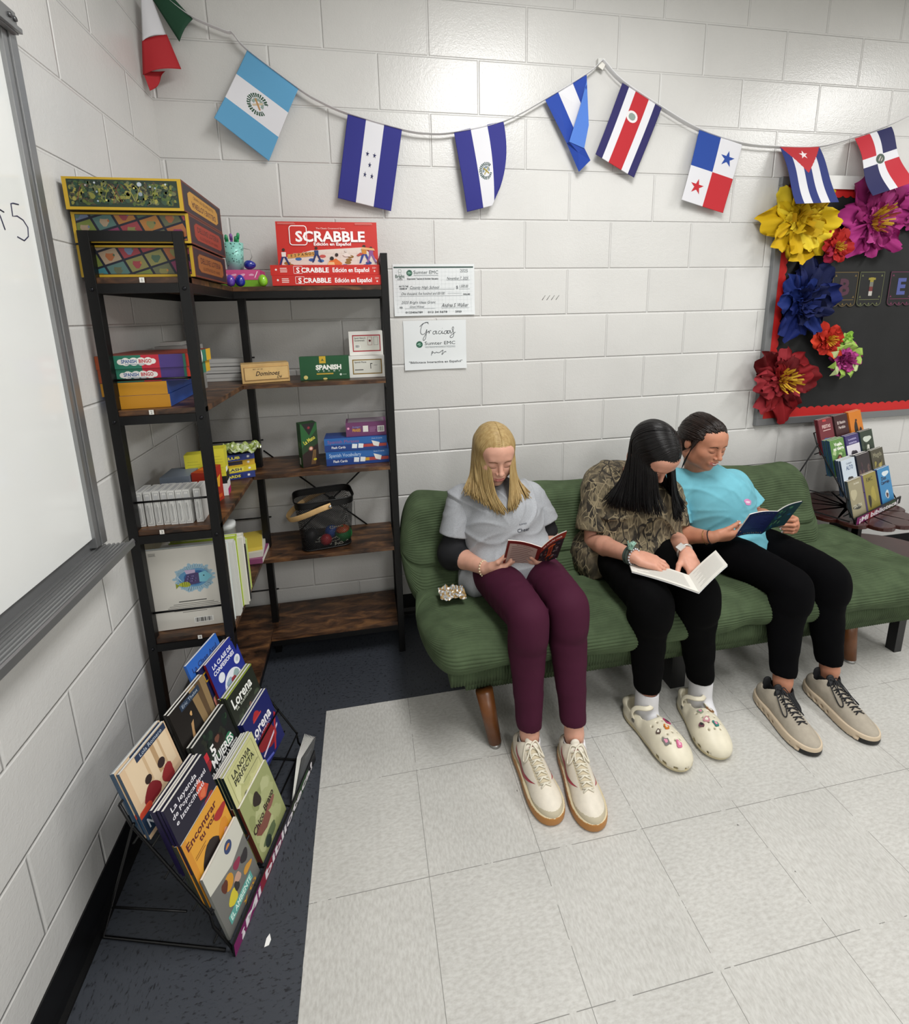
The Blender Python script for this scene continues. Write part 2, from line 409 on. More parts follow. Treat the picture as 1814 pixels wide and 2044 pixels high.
def floor_mat():
    m = bpy.data.materials.new('vinyl_tile'); m.use_nodes = True; nt = m.node_tree; L = nt.links.new; b = nt.nodes['Principled BSDF']
    g = nd(nt, 'ShaderNodeNewGeometry'); sp = nd(nt, 'ShaderNodeSeparateXYZ'); L(g.outputs['Position'], sp.inputs[0])
    def mth(op, a, bb=None, c=None):
        n = nd(nt, 'ShaderNodeMath', operation=op)
        for i, x in enumerate((a, bb, c)):
            if x is None: continue
            if isinstance(x, (int, float)): n.inputs[i].default_value = x
            else: L(x, n.inputs[i])
        return n.outputs[0]
    T = .3035; EX, EY = .4967, .5381
    tx = mth('DIVIDE', mth('SUBTRACT', sp.outputs['X'], EX), T); ty = mth('DIVIDE', mth('SUBTRACT', mth('MULTIPLY', sp.outputs['Y'], -1), EY), T)
    light = mth('MULTIPLY', mth('GREATER_THAN', tx, 0), mth('GREATER_THAN', ty, 0))
    par = mth('MODULO', mth('ABSOLUTE', mth('ADD', mth('FLOOR', tx), mth('FLOOR', ty))), 2)
    # seams
    fx = mth('ABSOLUTE', mth('SUBTRACT', mth('FRACT', tx), .5)); fy = mth('ABSOLUTE', mth('SUBTRACT', mth('FRACT', ty), .5))
    sx = mth('GREATER_THAN', mth('MAXIMUM', fx, fy), .4975)
    # streaky chips: run one way on even tiles, the other on odd tiles
    def streak(sx_, sy_, sc, off):
        mp = nd(nt, 'ShaderNodeMapping'); L(g.outputs['Position'], mp.inputs['Vector']); mp.inputs['Scale'].default_value = (sx_, sy_, 1); mp.inputs['Location'].default_value = (off, off, 0)
        n = nd(nt, 'ShaderNodeTexNoise'); n.inputs['Scale'].default_value = sc; n.inputs['Detail'].default_value = 4; n.inputs['Roughness'].default_value = .6; L(mp.outputs[0], n.inputs['Vector'])
        return n.outputs['Fac']
    a1, a2 = streak(1, .45, 150, 0), streak(.45, 1, 150, 3)
    mx = nd(nt, 'ShaderNodeMix'); L(par, mx.inputs['Factor']); L(a1, mx.inputs['A']); L(a2, mx.inputs['B']); st = mx.outputs['Result']
    big = streak(1, 1, 5, 9)
    cr = nd(nt, 'ShaderNodeValToRGB'); cr.color_ramp.elements[0].position = .3; cr.color_ramp.elements[0].color = (.455, .445, .415, 1)
    cr.color_ramp.elements[1].position = .62; cr.color_ramp.elements[1].color = (.575, .57, .54, 1); L(st, cr.inputs[0])
    hs = nd(nt, 'ShaderNodeHueSaturation'); L(cr.outputs[0], hs.inputs['Color']); L(mth('MULTIPLY_ADD', big, -.25, 1.12), hs.inputs['Value'])
    cd = nd(nt, 'ShaderNodeValToRGB'); cd.color_ramp.elements[0].position = .33; cd.color_ramp.elements[0].color = (.012, .013, .017, 1)
    cd.color_ramp.elements[1].position = .45; cd.color_ramp.elements[1].color = (.046, .052, .064, 1); L(st, cd.inputs[0])
    m2 = nd(nt, 'ShaderNodeMix', data_type='RGBA'); L(light, m2.inputs['Factor']); L(cd.outputs[0], m2.inputs['A']); L(hs.outputs[0], m2.inputs['B'])
    m3 = nd(nt, 'ShaderNodeMix', data_type='RGBA'); L(mth('MULTIPLY', sx, mth('MULTIPLY', light, mth('GREATER_THAN', streak(1, 1, 14, 21), .42))), m3.inputs['Factor']); L(m2.outputs['Result'], m3.inputs['A']); m3.inputs['B'].default_value = (.22, .215, .2, 1)
    # scuffs
    vo = nd(nt, 'ShaderNodeTexVoronoi'); vo.inputs['Scale'].default_value = 6; mp = nd(nt, 'ShaderNodeMapping'); mp.inputs['Scale'].default_value = (1.6, .8, 1); mp.inputs['Rotation'].default_value = (0, 0, .5)
    L(g.outputs['Position'], mp.inputs['Vector']); L(mp.outputs[0], vo.inputs['Vector'])
    sc = mth('MULTIPLY', mth('LESS_THAN', vo.outputs['Distance'], .035), mth('GREATER_THAN', streak(1, 1, 60, 5), .5))
    m4 = nd(nt, 'ShaderNodeMix', data_type='RGBA'); L(mth('MULTIPLY', sc, mth('MULTIPLY', light, .75)), m4.inputs['Factor']); L(m3.outputs['Result'], m4.inputs['A']); m4.inputs['B'].default_value = (.09, .085, .08, 1)
    L(m4.outputs['Result'], b.inputs['Base Color']); b.inputs['Roughness'].default_value = .42
    bp = nd(nt, 'ShaderNodeBump'); bp.inputs['Distance'].default_value = .0003; L(st, bp.inputs['Height']); L(bp.outputs[0], b.inputs['Normal'])
    return m
slab('floor', (X0 - .15, Y0 - .15, -.1), (X1 + .15, Y1 + .15, 0), floor_mat())
# cove base
def cove(name, a, b, n):
    s = MB(); m = M('#0c0c0d', .35)
    a, b, n = V(a), V(b), V(n); up = V((0, 0, 1))
    prof = [(0, .102), (.004, .102), (.005, .03), (.009, .012), (.018, .003), (.02, 0), (0, 0)]
    k = len(prof); vs_ = [p + n * x + up * z for p in (a, b) for x, z in prof]
    s.add(vs_, [(i, (i + 1) % k, k + (i + 1) % k, k + i) for i in range(k)] + [tuple(range(k)), tuple(range(2 * k - 1, k - 1, -1))], m)
    return setp(s.build(name), kind='structure')
cove('baseboard_back', (0, 0, 0), (X1, 0, 0), (0, -1, 0))
cove('baseboard_left', (0, Y0, 0), (0, 0, 0), (1, 0, 0))

# ------------------------------------------------------------------ whiteboard
def whiteboard():
    t = thing('whiteboard', 'large white dry-erase board with an aluminium frame on the left wall', 'whiteboard', (0, -1.9, .87))
    al = M('#9a9b9c', .38, .75, noise_amt=.05, nscale=8)
    s = MB(); s.box((.002, -2.9, .90), (.013, -.845, 2.04), M('#eceeec', .12, coat=.3)); s.build('board_surface', t)
    s = MB()
    s.box((.002, -.862, .875), (.022, -.815, 2.062), al); s.box((.022, -.845, .875), (.026, -.822, 2.062), al)
    s.box((.002, -2.95, 2.035), (.024, -.862, 2.062), al); s.box((.002, -2.95, .875), (.022, -2.905, 2.062), al)
    s.build('frame', t, bevel=.001)
    s = MB(); s.box((.024, -2.9, 2.028), (.036, -.83, 2.07), al); s.box((.036, -2.9, 2.030), (.044, -.83, 2.04), al); s.build('map_rail', t, bevel=.001)
    for yy in (-.838, -.853):
        s = MB(); s.tube([(.036, yy, 2.055), (.040, yy, 2.055)], .005, M('#6d6e70', .4, .8), seg=12); s.build('rail_hole', t)
    # marker tray: ribbed aluminium extrusion
    s = MB(); a, b = -2.9, -.828
    prof = [(.002, .845), (.085, .852), (.092, .858), (.092, .875), (.088, .878), (.086, .866)]
    for i in range(7): prof += [(.079 - i * .0105, .864), (.0765 - i * .0105, .870), (.072 - i * .0105, .870)]
    prof += [(.004, .868), (.002, .9)]
    k = len(prof); vs_ = [(x, y, z) for y in (a, b) for x, z in prof]
    s.add(vs_, [(i, (i + 1) % k, k + (i + 1) % k, k + i) for i in range(k)] + [tuple(range(k)), tuple(range(2 * k - 1, k - 1, -1))], al)
    s.build('marker_tray', t)
    ink = M('#2a2c4e', .5)
    s = MB()   # handwritten "T5"
    X = .0138
    s.tube([(X, -.898, 1.680), (X, -.915, 1.679), (X, -.922, 1.677), (X, -.924, 1.652), (X, -.910, 1.655), (X, -.893, 1.650), (X, -.882, 1.637), (X, -.886, 1.618), (X, -.902, 1.607), (X, -.922, 1.612)], .0013, ink, seg=6, flat=.4, up=(1, 0, 0))
    s.tube([(X, -.995, 1.665), (X, -.975, 1.662), (X, -.948, 1.655)], .0013, ink, seg=6, flat=.4, up=(1, 0, 0))
    s.tube([(X, -.966, 1.659), (X, -.960, 1.640), (X, -.955, 1.620)], .0013, ink, seg=6, flat=.4, up=(1, 0, 0))
    s.build('handwriting', t)
whiteboard()
# faint pencil scribbles on the wall
def scuff(name, pts, lab):
    s = MB()
    for a in pts: s.tube(a, .0016, M('#8f8f8b', .7), seg=6, flat=.15, up=(0, 1, 0))
    setp(s.build(name), kind='structure')
scuff('trim_1', [[(1.52 + i * .022, -.0008, 1.49), (1.535 + i * .022, -.0008, 1.51)] for i in range(4)], '')
# ------------------------------------------------------------------ corner shelf
def wood_mat():
    m = bpy.data.materials.new('rustic_brown_laminate'); m.use_nodes = True; nt = m.node_tree; L = nt.links.new; b = nt.nodes['Principled BSDF']
    tc = nd(nt, 'ShaderNodeNewGeometry')
    mp = nd(nt, 'ShaderNodeMapping'); mp.inputs['Scale'].default_value = (3, 9, 9); L(tc.outputs['Position'], mp.inputs['Vector'])
    n = nd(nt, 'ShaderNodeTexNoise'); n.inputs['Scale'].default_value = 3.2; n.inputs['Detail'].default_value = 7; n.inputs['Roughness'].default_value = .62; n.inputs['Distortion'].default_value = .6; L(mp.outputs[0], n.inputs['Vector'])
    cr = nd(nt, 'ShaderNodeValToRGB'); e = cr.color_ramp.elements; e[0].position = .34; e[0].color = lin('#1e130c'); e[1].position = .68; e[1].color = lin('#7a5534')
    x = e.new(.5); x.color = lin('#4a3120'); L(n.outputs['Fac'], cr.inputs[0])
    L(cr.outputs[0], b.inputs['Base Color']); b.inputs['Roughness'].default_value = .38
    return m
WOOD = wood_mat(); BLK = M('#0b0b0c', .42, .3)
SH = [1.546, 1.197, .847, .497, .147]       # shelf tops
LX0, LX1, LYF = .022, .268, -.712            # left arm
RY, RX1 = -.275, .815                        # right arm front, right end
def shelf():
    t = thing('corner_shelf', 'tall L-shaped five-tier corner shelf with black metal frame and brown wood boards', 'shelf', (.4, -.4, 0))
    w = .026
    def post(x, y, z1, z0=0):
        s = MB(); s.box((x - w / 2, y - w / 2, z0), (x + w / 2, y + w / 2, z1), BLK); s.build('post', t, bevel=.001)
    zt = 1.66
    for x in (LX0 + w / 2, LX1 - w / 2): post(x, LYF + w / 2, zt)
    post(LX0 + w / 2, -.035, zt)
    post(LX1, -.155, 1.53)
    for y in (RY + w / 2, -.035): post(RX1 - w / 2, y, zt)
    s = MB(); s.box((LX0 + w + .0003, LYF + .0003, zt - w), (LX1 - w - .0003, LYF + w - .0003, zt - .0003), BLK); s.build('top_rail', t)
    s = MB(); s.box((RX1 - w + .0003, RY + w + .0003, zt - w), (RX1 - .0003, -.049, zt - .0003), BLK); s.build('top_rail', t)
    for i, z in enumerate(SH):
        th = .016
        s = MB(); s.box((LX0 + .004, LYF + .004, z - th), (LX1, -.02, z), WOOD); s.build('shelf_board', t, bevel=.001)
        s = MB(); s.box((LX1 + .001, RY + .002, z - th), (RX1 - w - .001, -.02, z), WOOD); s.build('shelf_board', t, bevel=.001)
        fr = MB(); zz = z - th
        fr.box((LX0 + w, LYF, zz - .024), (LX1 - w, LYF + .02, zz), BLK)
        f2 = MB(); f2.box((RX1 - w, RY + w, zz - .024), (RX1, -.048, zz), BLK); f2.build('frame_rail', t)
        if i in (0, 4):
            fr.box((LX1 - .012, LYF + w, zz - .024), (LX1, RY, zz), BLK); fr.box((LX1, RY + .003, zz - .024), (RX1 - w, RY + .018, zz), BLK)
            fr.box((LX0, LYF + w, zz - .024), (LX0 + .012, -.048, zz), BLK); fr.box((LX0, -.04, zz - .024), (RX1 - w, -.025, zz), BLK)
        fr.build('frame_rail', t)
        if i:
            s = MB()
            s.tube([(LX0 + w, LYF + .013, z + .082), (LX1 - w, LYF + .013, z + .082)], .0032, BLK)
            s.build('guard_rod', t)
            s = MB(); s.tube([(LX0 + w, -.035, z + .082), (LX1, -.035, z + .082)], .0032, BLK); s.build('guard_rod', t)
            s = MB(); s.tube([(RX1 - .013, RY + w, z + .082), (RX1 - .013, -.045, z + .082)], .0032, BLK); s.build('guard_rod', t)
        # numbered sticker on the front edge
        if i < 4:
            x = (.150, .125, .105, .165)[i]
            s = MB(); p = PR(s, (x, LYF - .0005, z - .014), (1, 0, 0), (0, 0, 1), .012, .013); p.rect(0, 0, 1, 1, '#e9e7e0'); p.text(str(i + 1), .5, .5, .6, '#444444'); s.build('sticker', t)
    for (a, b) in (((.262, -.026, .88), (.80, -.026, .385)), ((.80, -.022, .88), (.262, -.022, .385))):
        s = MB(); s.tube([a, b], .0035, BLK); s.build('cross_brace', t)
    s = MB(); s.lathe([(.014, -.004), (.016, 0), (.012, .004)], (.531, -.028, .633), BLK, 12, (0, -1, 0)); s.build('brace_plate', t)
    for x in (LX0 + w / 2, LX1 - w / 2):
        for i, z in enumerate(SH[:4]):
            s = MB(); s.lathe([(.005, 0), (.005, .002), (.002, .0035)], (x, LYF, z - .03), M('#26262a', .3, .8), 10, (0, -1, 0)); s.build('bolt', t)
shelf()

# ------------------------------------------------------------------ boxes and cards on the shelf
Z3 = V((0, 0, 1))
def rotz(a): return V((math.cos(a), math.sin(a), 0)), V((-math.sin(a), math.cos(a), 0))
def carton(name, label, cat, c, size, ang, cols, prints=None, group=None, bevel=.0012, lid=None, tilt=None):
    """box: c = front-left-bottom corner, size (w,d,h), ang = rotation about z. cols: body colour(s). prints: dict face -> fn(PR)"""
    X, Y = rotz(ang); O = V(c); w, d, h = size; N = Z3
    if tilt: 
        R = Matrix.Rotation(tilt, 3, X); Y = R @ Y; N = R @ Z3
    s = MB(); s.obox((O, X, Y, N), (0, 0, 0), (w, d, h), cols if not isinstance(cols, dict) else cols['body'])
    o = None
    pr = MB(); ok = False
    faces = {'front': (O, X, N, w, h), 'right': (O + X * w, Y, N, d, h), 'top': (O + N * h, X, Y, w, d), 'left': (O + Y * d, -Y, N, d, h), 'back': (O + X * w + Y * d, -X, N, w, h)}
    for k, fn in (prints or {}).items():
        p = PR(s, *faces[k]); fn(p); ok = True
    ob = s.build(name)
    return setp(ob, label, cat, group)

# three lottery boxes (top tier)
YL, NAVY = '#caa52c', '#15182b'
def jungle(p):
    p.rect(0, 0, 1, 1, YL); p.rect(.035, .09, .965, .93, '#27382a')
    p.art(.04, .1, .96, .92, ['#4d6234', '#5f6c31', '#86863e', '#1c2c25', '#a0984a', '#3a5140', '#6b6f4c', '#4a4434', '#2a4a38', '#22342a'], 520, 5, .026)
    for i in range(9):
        r = random.Random(i); u = r.uniform(.08, .9); p.disc(u, r.uniform(.2, .85), .009, r.choice(['#c8cfd6', '#9fb0bd', '#d9cf7a']), 10); p.l -= .8
    for i in range(7):
        r = random.Random(40 + i); u = r.uniform(.06, .8)
        pts = [(u + k * .016, .2 + .6 * abs(math.sin(k * .33 + i)) + .0) for k in range(8)]; pts = [(a, min(.9, max(.12, b))) for a, b in pts]
        c_ = r.choice(['#a9a150', '#7f8c3a', '#7a4a34'])
        for (a, b), (c, d) in zip(pts, pts[1:]): p.poly([(a, b), (c, d), (c + .006, d), (a + .006, b)], c_); p.l -= 1
    p.disc(.64, .80, .02, '#b9c3cb', 14); p.disc(.64, .5, .018, '#8e9aa5', 14)
def cards(p):
    p.rect(0, 0, 1, 1, YL); p.rect(.03, .08, .97, .93, NAVY)
    rnd = random.Random(2); pal = ['#5d6148', '#3b7a84', '#a05f38', '#7f3358', '#66748f', '#7d7a48', '#415a48', '#a87238', '#8f3a42', '#50706b', '#a08c74', '#6d7a38']
    k = p.w / p.h; uu, vv = V((.17, .055 * k)), V((-.055, .125 * k))
    def clip(poly):
        for ax, lo, hi in ((0, .035, .965), (1, .1, .91)):
            for sgn, lim in ((1, lo), (-1, -hi)):
                out = []
                for i in range(len(poly)):
                    a, b = poly[i - 1], poly[i]; ia, ib = a[ax] * sgn >= lim, b[ax] * sgn >= lim
                    if ia != ib:
                        t = (lim * sgn - a[ax]) / (b[ax] - a[ax]); out.append((a[0] + t * (b[0] - a[0]), a[1] + t * (b[1] - a[1])))
                    if ib: out.append(b)
                poly = out
                if not poly: return poly
        return poly
    for i in range(-4, 10):
        for j in range(-8, 9):
            o = V((.05, .2)) + uu * i + vv * j
            q = [tuple(o), tuple(o + uu * .88), tuple(o + uu * .88 + vv * .86), tuple(o + vv * .86)]
            q = clip(q)
            if len(q) > 2:
                c = rnd.choice(pal); p.poly(q, c); c2 = rnd.choice(pal)
                cc = o + uu * .43 + vv * .42; q2 = clip([tuple(cc + V((math.cos(a) * .04, math.sin(a) * .035 * k * (1 + .4 * math.sin(3 * a))))) for a in [2 * PI * z / 10 for z in range(10)]])
                if len(q2) > 2: p.poly(q2, c2)
                q3 = clip([tuple(cc + uu * .2 + V((math.cos(a) * .009, math.sin(a) * .012 * k))) for a in [2 * PI * z / 8 for z in range(8)]])
                if len(q3) > 2: p.poly(q3, rnd.choice(pal))
            p.l = 4
    p.l += 3
def lot_side(bg, fg, flip=False):
    def f(p):
        p.rect(0, 0, 1, 1, '#2c1a12' if fg == '#b5742a' else '#5f2a18'); p.rect(.02, .06, .98, .94, '#1d1922')
        a = [(.1, .3), (.16, .17), (.84, .17), (.9, .3), (.9, .7), (.84, .83), (.16, .83), (.1, .7)]
        p.poly(a, '#3a1c12'); p.poly([((x - .5) * .96 + .5, (y - .5) * .9 + .5) for x, y in a], bg)
        r = PI if flip else 0
        p.text('DELUXE LOTERIA', .5, .40 if flip else .60, .19, fg, .02, fit=.62, rot=r); p.text('ILLUSTRATED BY HAND', .5, .66 if flip else .34, .11, fg, fit=.52, rot=r)
    return f
carton('game_box', 'jungle-patterned deluxe lottery game box, topmost of three on the corner shelf', 'game box', (.014, -.722, 1.7065), (.268, .345, .0755), 0, '#2a1a12', {'front': jungle, 'right': lot_side('#b5862f', '#4a1d12', True)}, 'large lottery game boxes')
carton('game_box', 'lottery game box with diagonal card picture and red end label, middle of three', 'game box', (.012, -.703, 1.631), (.272, .325, .0735), 0, '#2a1a12', {'front': cards, 'right': lot_side('#8f2f1c', '#4a1d12')}, 'large lottery game boxes')
carton('game_box', 'lottery game box with diagonal card picture, lowest of three, resting on the top board', 'game box', (.006, -.690, 1.548), (.274, .312, .0795), 0, '#2a1a12', {'front': cards, 'right': lot_side('#8a5422', '#3f1a10')}, 'large lottery game boxes')

# scrabble boxes
RED = '#c8281f'
def scr_side(p):
    p.rect(0, 0, 1, 1, RED); p.star(.05, .55, .012, '#ffffff', n=6, ri=.5); p.lines(.085, .3, .15, .8, 3, '#f3d8d2', 4, .5)
    p.frame(.205, .16, .285, .88, .003, '#ffffff'); p.text('S', .245, .5, .5, '#ffffff', .03); p.text('CRABBLE', .275, .5, .46, '#ffffff', .03, fit=.25, align='l')
    p.text('Edición en Español', .56, .5, .44, '#ffffff', .02, fit=.34, align='l'); p.text('10+', .95, .68, .2, '#f3d8d2'); p.disc(.95, .36, .008, '#f3d8d2', 12)
def scr_face(p):
    p.rect(0, 0, 1, 1, RED)
    p.poly([(.03, .02), (.05, .21), (.33, .38), (.86, .45), (.985, .16), (.99, .02)], '#ded6cc')
    for k in range(9): p.poly([(.06 + k * .105, .02), (.063 + k * .105, .02), (.26 + k * .075, .36), (.257 + k * .075, .36)], '#cfc4b8'); p.l -= .8
    for k in range(4): p.rect(.06 + k * .03, .07 + k * .08, .93 - k * .02, .075 + k * .08, '#cfc4b8'); p.l -= .8
    rnd = random.Random(4)
    for (u, v, c) in ((.2, .19, '#3b6aa8'), (.33, .17, '#2e539b'), (.42, .15, '#3e6fae'), (.72, .24, '#8c6a2a'), (.7, .17, '#8c6a2a'), (.69, .11, '#8c6a2a'), (.9, .1, '#2e539b'), (.66, .04, '#2e539b'), (.87, .04, '#2e539b'), (.12, .05, '#9c6a22'), (.44, .25, '#c0504a'), (.09, .1, '#9c6a22')):
        p.disc(u, v, .032, c, 14, ry=.016)
    p.poly([(.095, .29), (.38, .355), (.375, .26), (.095, .2)], '#cf9c4c')
    for i, ch in enumerate('ESPAÑOL'): p.text(ch, .135 + i * .036, .262 + i * .009, .055, '#3a2412', .02)
    def man(u, v, s_, top, bot, skin='#3b2318'):
        p.poly([(u - .018 * s_, v + .09 * s_), (u + .018 * s_, v + .09 * s_), (u + .02 * s_, v + .19 * s_), (u - .02 * s_, v + .19 * s_)], top)
        p.poly([(u - .02 * s_, v + .1 * s_), (u + .002 * s_, v + .1 * s_), (u - .03 * s_, v - .06 * s_), (u - .045 * s_, v - .06 * s_)], bot)
        p.poly([(u, v + .1 * s_), (u + .02 * s_, v + .1 * s_), (u + .05 * s_, v - .06 * s_), (u + .035 * s_, v - .06 * s_)], bot)
        p.disc(u, v + .235 * s_, .014 * s_, skin, 12)
    man(.06, .13, 1.1, '#e8e4e0', '#1e2c6b'); man(.38, .18, 1.05, '#26407a', '#1b2b66'); man(.86, .17, 1.25, '#d08a2c', '#25408f'); man(.93, .17, 1.1, '#8a4f8f', '#8a5f9f')
    p.poly([(.49, .02), (.5, .14), (.57, .2), (.63, .1), (.62, .02)], '#d9722c'); p.poly([(.48, .02), (.49, .12), (.55, .12), (.56, .02)], '#e8c58a'); p.disc(.53, .2, .02, '#17110e', 12); p.disc(.58, .28, .017, '#2a1a14', 12)
    p.poly([(.64, .28), (.68, .33), (.73, .24), (.66, .24)], '#e5ddd5'); p.disc(.675, .37, .014, '#d8d2cc', 10); p.poly([(.78, .27), (.82, .33), (.86, .3), (.8, .25)], '#b84a3c')
    p.poly([(.83, .4), (.97, .37), (.96, .42), (.84, .45)], '#e0b27a')
    # title
    def rr(u0, v0, u1, v1, t, c):
        k = p.w / p.h; r = .03
        def loop(q):
            pts = []
            for (cx, cy, a0) in ((u1 - r, v1 - r * k, 0), (u0 + r, v1 - r * k, PI / 2), (u0 + r, v0 + r * k, PI), (u1 - r, v0 + r * k, 1.5 * PI)):
                for i in range(5): a = a0 + i * PI / 8; pts.append((cx + (r - q) * math.cos(a), cy + (r - q) * k * math.sin(a)))
            return pts
        p.poly(loop(0), c); p.poly(loop(t), RED)
    rr(.125, .485, .30, .915, .008, '#ffffff')
    p.text('SCRABBLE', .53, .68, .22, '#ffffff', .03, fit=.69); p.text('Edición en Español', .545, .515, .065, '#ffffff', .03, fit=.37)
    p.text('The Classic Crossword Game', .535, .855, .035, '#f5e4df', 0, fit=.29); p.lines(.02, .94, .2, .985, 2, '#e59a92', 3, .4); p.lines(.78, .94, .98, .985, 2, '#e59a92', 5, .4)
carton('game_box', 'flat red word game box, lowest of the red stack on the top board', 'game box', (.404, -.268, 1.548), (.39, .225, .0355), 0, RED, {'front': scr_side}, 'red word game boxes')
carton('game_box', 'flat red word game box lying second in the red stack', 'game box', (.400, -.262, 1.5845), (.386, .225, .0355), 0, RED, {'front': scr_side}, 'red word game boxes')
carton('game_box', 'red word game box standing upright with white title on the stack', 'game box', (.411, -.145, 1.6215), (.376, .038, .170), 0, RED, {'front': scr_face}, 'red word game boxes', tilt=-.09)

# cup with markers, egg shakers, pink and green box
def cup():
    t = thing('pencil_cup', 'mint green metal pencil cup with pierced flower pattern', 'cup', (.262, -.165, 1.609))
    s = MB(); mt = M('#8fd0c4', .35, .1); dk = M('#2c4f4b', .6)
    s.lathe([(.028, 0), (.035, .098), (.0335, .098), (.0265, .003)], (.262, -.165, 1.609), mt, 32)
    rnd = random.Random(1)
    for i in range(120):
        a = rnd.uniform(-PI, 0); z = rnd.uniform(.015, .094)
        if z < .05 and rnd.random() < .6: continue
        r = .028 + .007 * z / .098 + .0004; cx = .262 + math.cos(a) * r; cy = -.165 + math.sin(a) * r
        n = V((math.cos(a), math.sin(a), 0)); u = V((-n.y, n.x, 0)); q = rnd.uniform(.0009, .0021)
        s.add([V((cx, cy, 1.609 + z)) + u * (q * math.cos(b)) + Z3 * (q * 1.2 * math.sin(b)) for b in [2 * PI * k / 7 for k in range(7)]], [tuple(range(7))], dk)
    s.build('cup', t)
    for dx, dy, c, top, cat in ((-.017, -.010, '#1f8a55', 1.735, 'green'), (-.004, -.002, '#7d4b95', 1.740, 'purple'), (.019, -.006, '#27935a', 1.742, 'green'), (-.022, .006, '#2f9a63', 1.730, 'green'), (.012, -.012, '#1d7f4c', 1.730, 'green')):
        s = MB(); x, y = .262 + dx, -.165 + dy
        s.tube([(.262 + dx * .5, -.165 + dy * .5, 1.62), (x, y, top - .02)], .0045, M(c, .35), 10); s.tube([(x, y, top - .021), (x + dx * .15, y, top - .004), (x + dx * .17, y, top)], [.0055, .0055, .003], M(c, .3), 10)
        o = s.build('marker', None)
        lab = {-.017: 'green marker leaning at the left front of the mint cup', -.004: 'purple marker standing in the mint cup', .019: 'green marker leaning right in the mint cup', -.022: 'green marker at the far left edge of the mint cup', .012: 'shorter green marker before the right one in the mint cup'}[dx]
        setp(o, lab, 'marker', 'markers in the mint cup')
    s = MB(); s.tube([(.295, -.165, 1.69), (.318, -.16, 1.685), (.322, -.158, 1.66), (.312, -.158, 1.645)], .0009, M('#8a8a86', .4, .6), 6); s.build('wire', t)
cup()
def pinkp(p):
    p.rect(0, .0, 1, 1, '#d8578f')
    for i in range(4): p.blob(.12 + .22 * i, .5, .06, .03, '#f3b6d2', i); p.l -= .5
    p.poly([(.85, .2), (.93, .85), (.95, .85), (.87, .2)], '#ffffff')
def greenp(p): p.rect(0, 0, 1, 1, '#7ab32a')
carton('small_box', 'lime green small box under the pink box beside the cup', 'box', (.222, -.225, 1.548), (.133, .10, .024), 0, '#7ab32a', {'front': greenp})
carton('small_box', 'pink patterned small box lying on a lime box', 'box', (.222, -.222, 1.573), (.134, .10, .035), 0, '#d8578f', {'front': pinkp})
def egg(c, r, col, lab, tall=1.25, ax=(0, 0, 1)):
    s = MB(); prof = []
    for i in range(15):
        a = PI * i / 14; prof.append((max(.0004, r * math.sin(a) * (1 - .12 * (-math.cos(a)))), -r * tall * math.cos(a) + r * tall))
    s.lathe(prof, c, M(col, .22, coat=.4), 24, ax); setp(s.build('egg_shaker'), lab, 'shaker', 'plastic egg shakers')
egg((.262, -.262, 1.547), .0165, '#5b3a9e', 'purple egg shaker beside the lottery boxes on top board')
egg((.294, -.258, 1.547), .0165, '#1f2a94', 'dark blue egg shaker standing beside the purple one')
egg((.371, -.262, 1.547), .0165, '#86c22c', 'lime green egg shaker left of the red boxes')
egg((.300, -.205, 1.627), .0165, '#1d2a8c', 'dark blue egg shaker lying behind on the pink box', 1.25, (1, .2, 0))

# tier 2: bingo boxes, yellow-blue boxes, grey tray, dominoes, verbs, white card boxes
def bingo_f(p):
    p.rect(0, 0, 1, 1, '#2c7a63'); p.rect(0, 0, .2, 1, '#b5532a'); p.rect(.50, 0, .70, 1, '#c3273b'); p.rect(.70, 0, .97, 1, '#4b3880')
    for u, r in ((.27, .035), (.33, .05), (.42, .055), (.5, .055), (.58, .05), (.63, .035)): p.disc(u, .52, r, '#f1efe9', 14, ry=r * .95 if r < .05 else .05); p.l -= .5
    p.rect(.27, .3, .62, .72, '#f1efe9')
    p.text('SPANISH', .365, .55, .26, '#2d5a9a', .03, fit=.17); p.text('BINGO', .545, .55, .26, '#c3273b', .03, fit=.14)
    p.lines(.32, .3, .58, .37, 1, '#6b7f9a', 2, .6)
def bingo_s(p):
    p.rect(0, 0, 1, 1, '#37306b'); p.poly([(0, 0), (.18, 0), (.08, 1), (0, 1)], '#d8321f'); p.poly([(.2, 0), (.3, 0), (.16, 1), (.1, 1)], '#e04a26')
    p.poly([(.6, 0), (.8, 0), (.8, 1), (.5, 1)], '#2c7a63'); p.rect(.8, 0, 1, 1, '#dcb02c'); p.disc(.5, .5, .14, '#f1efe9', 16, ry=.11); p.text('BINGO', .5, .55, .2, '#2d5a9a', .03, fit=.2)
B2 = 1.198
carton('game_box', 'mustard and blue lidded box, lowest of four on the second tier', 'game box', (.022, -.692, B2), (.150, .30, .036), .06, {'body': '#2b55a8'}, {'front': lambda p: p.rect(0, 0, 1, 1, '#c68a1e')}, 'mustard and blue lidded boxes')
carton('game_box', 'mustard and blue lidded box, third from top of the second-tier pile', 'game box', (.006, -.690, B2 + .0365), (.162, .30, .036), .05, {'body': '#2b55a8'}, {'front': lambda p: p.rect(0, 0, 1, 1, '#cf9220')}, 'mustard and blue lidded boxes')
carton('game_box', 'colourful bingo game box, lower of the two on the second tier', 'game box', (-.0 + .004, -.688, B2 + .0735), (.218, .25, .036), .05, {'body': '#8d3a2a'}, {'front': bingo_f, 'right': bingo_s}, 'bingo boxes')
carton('game_box', 'colourful bingo game box, topmost on the second-tier pile', 'game box', (.003, -.690, B2 + .110), (.222, .25, .036), .03, {'body': '#8d3a2a'}, {'front': bingo_f, 'right': bingo_s}, 'bingo boxes')
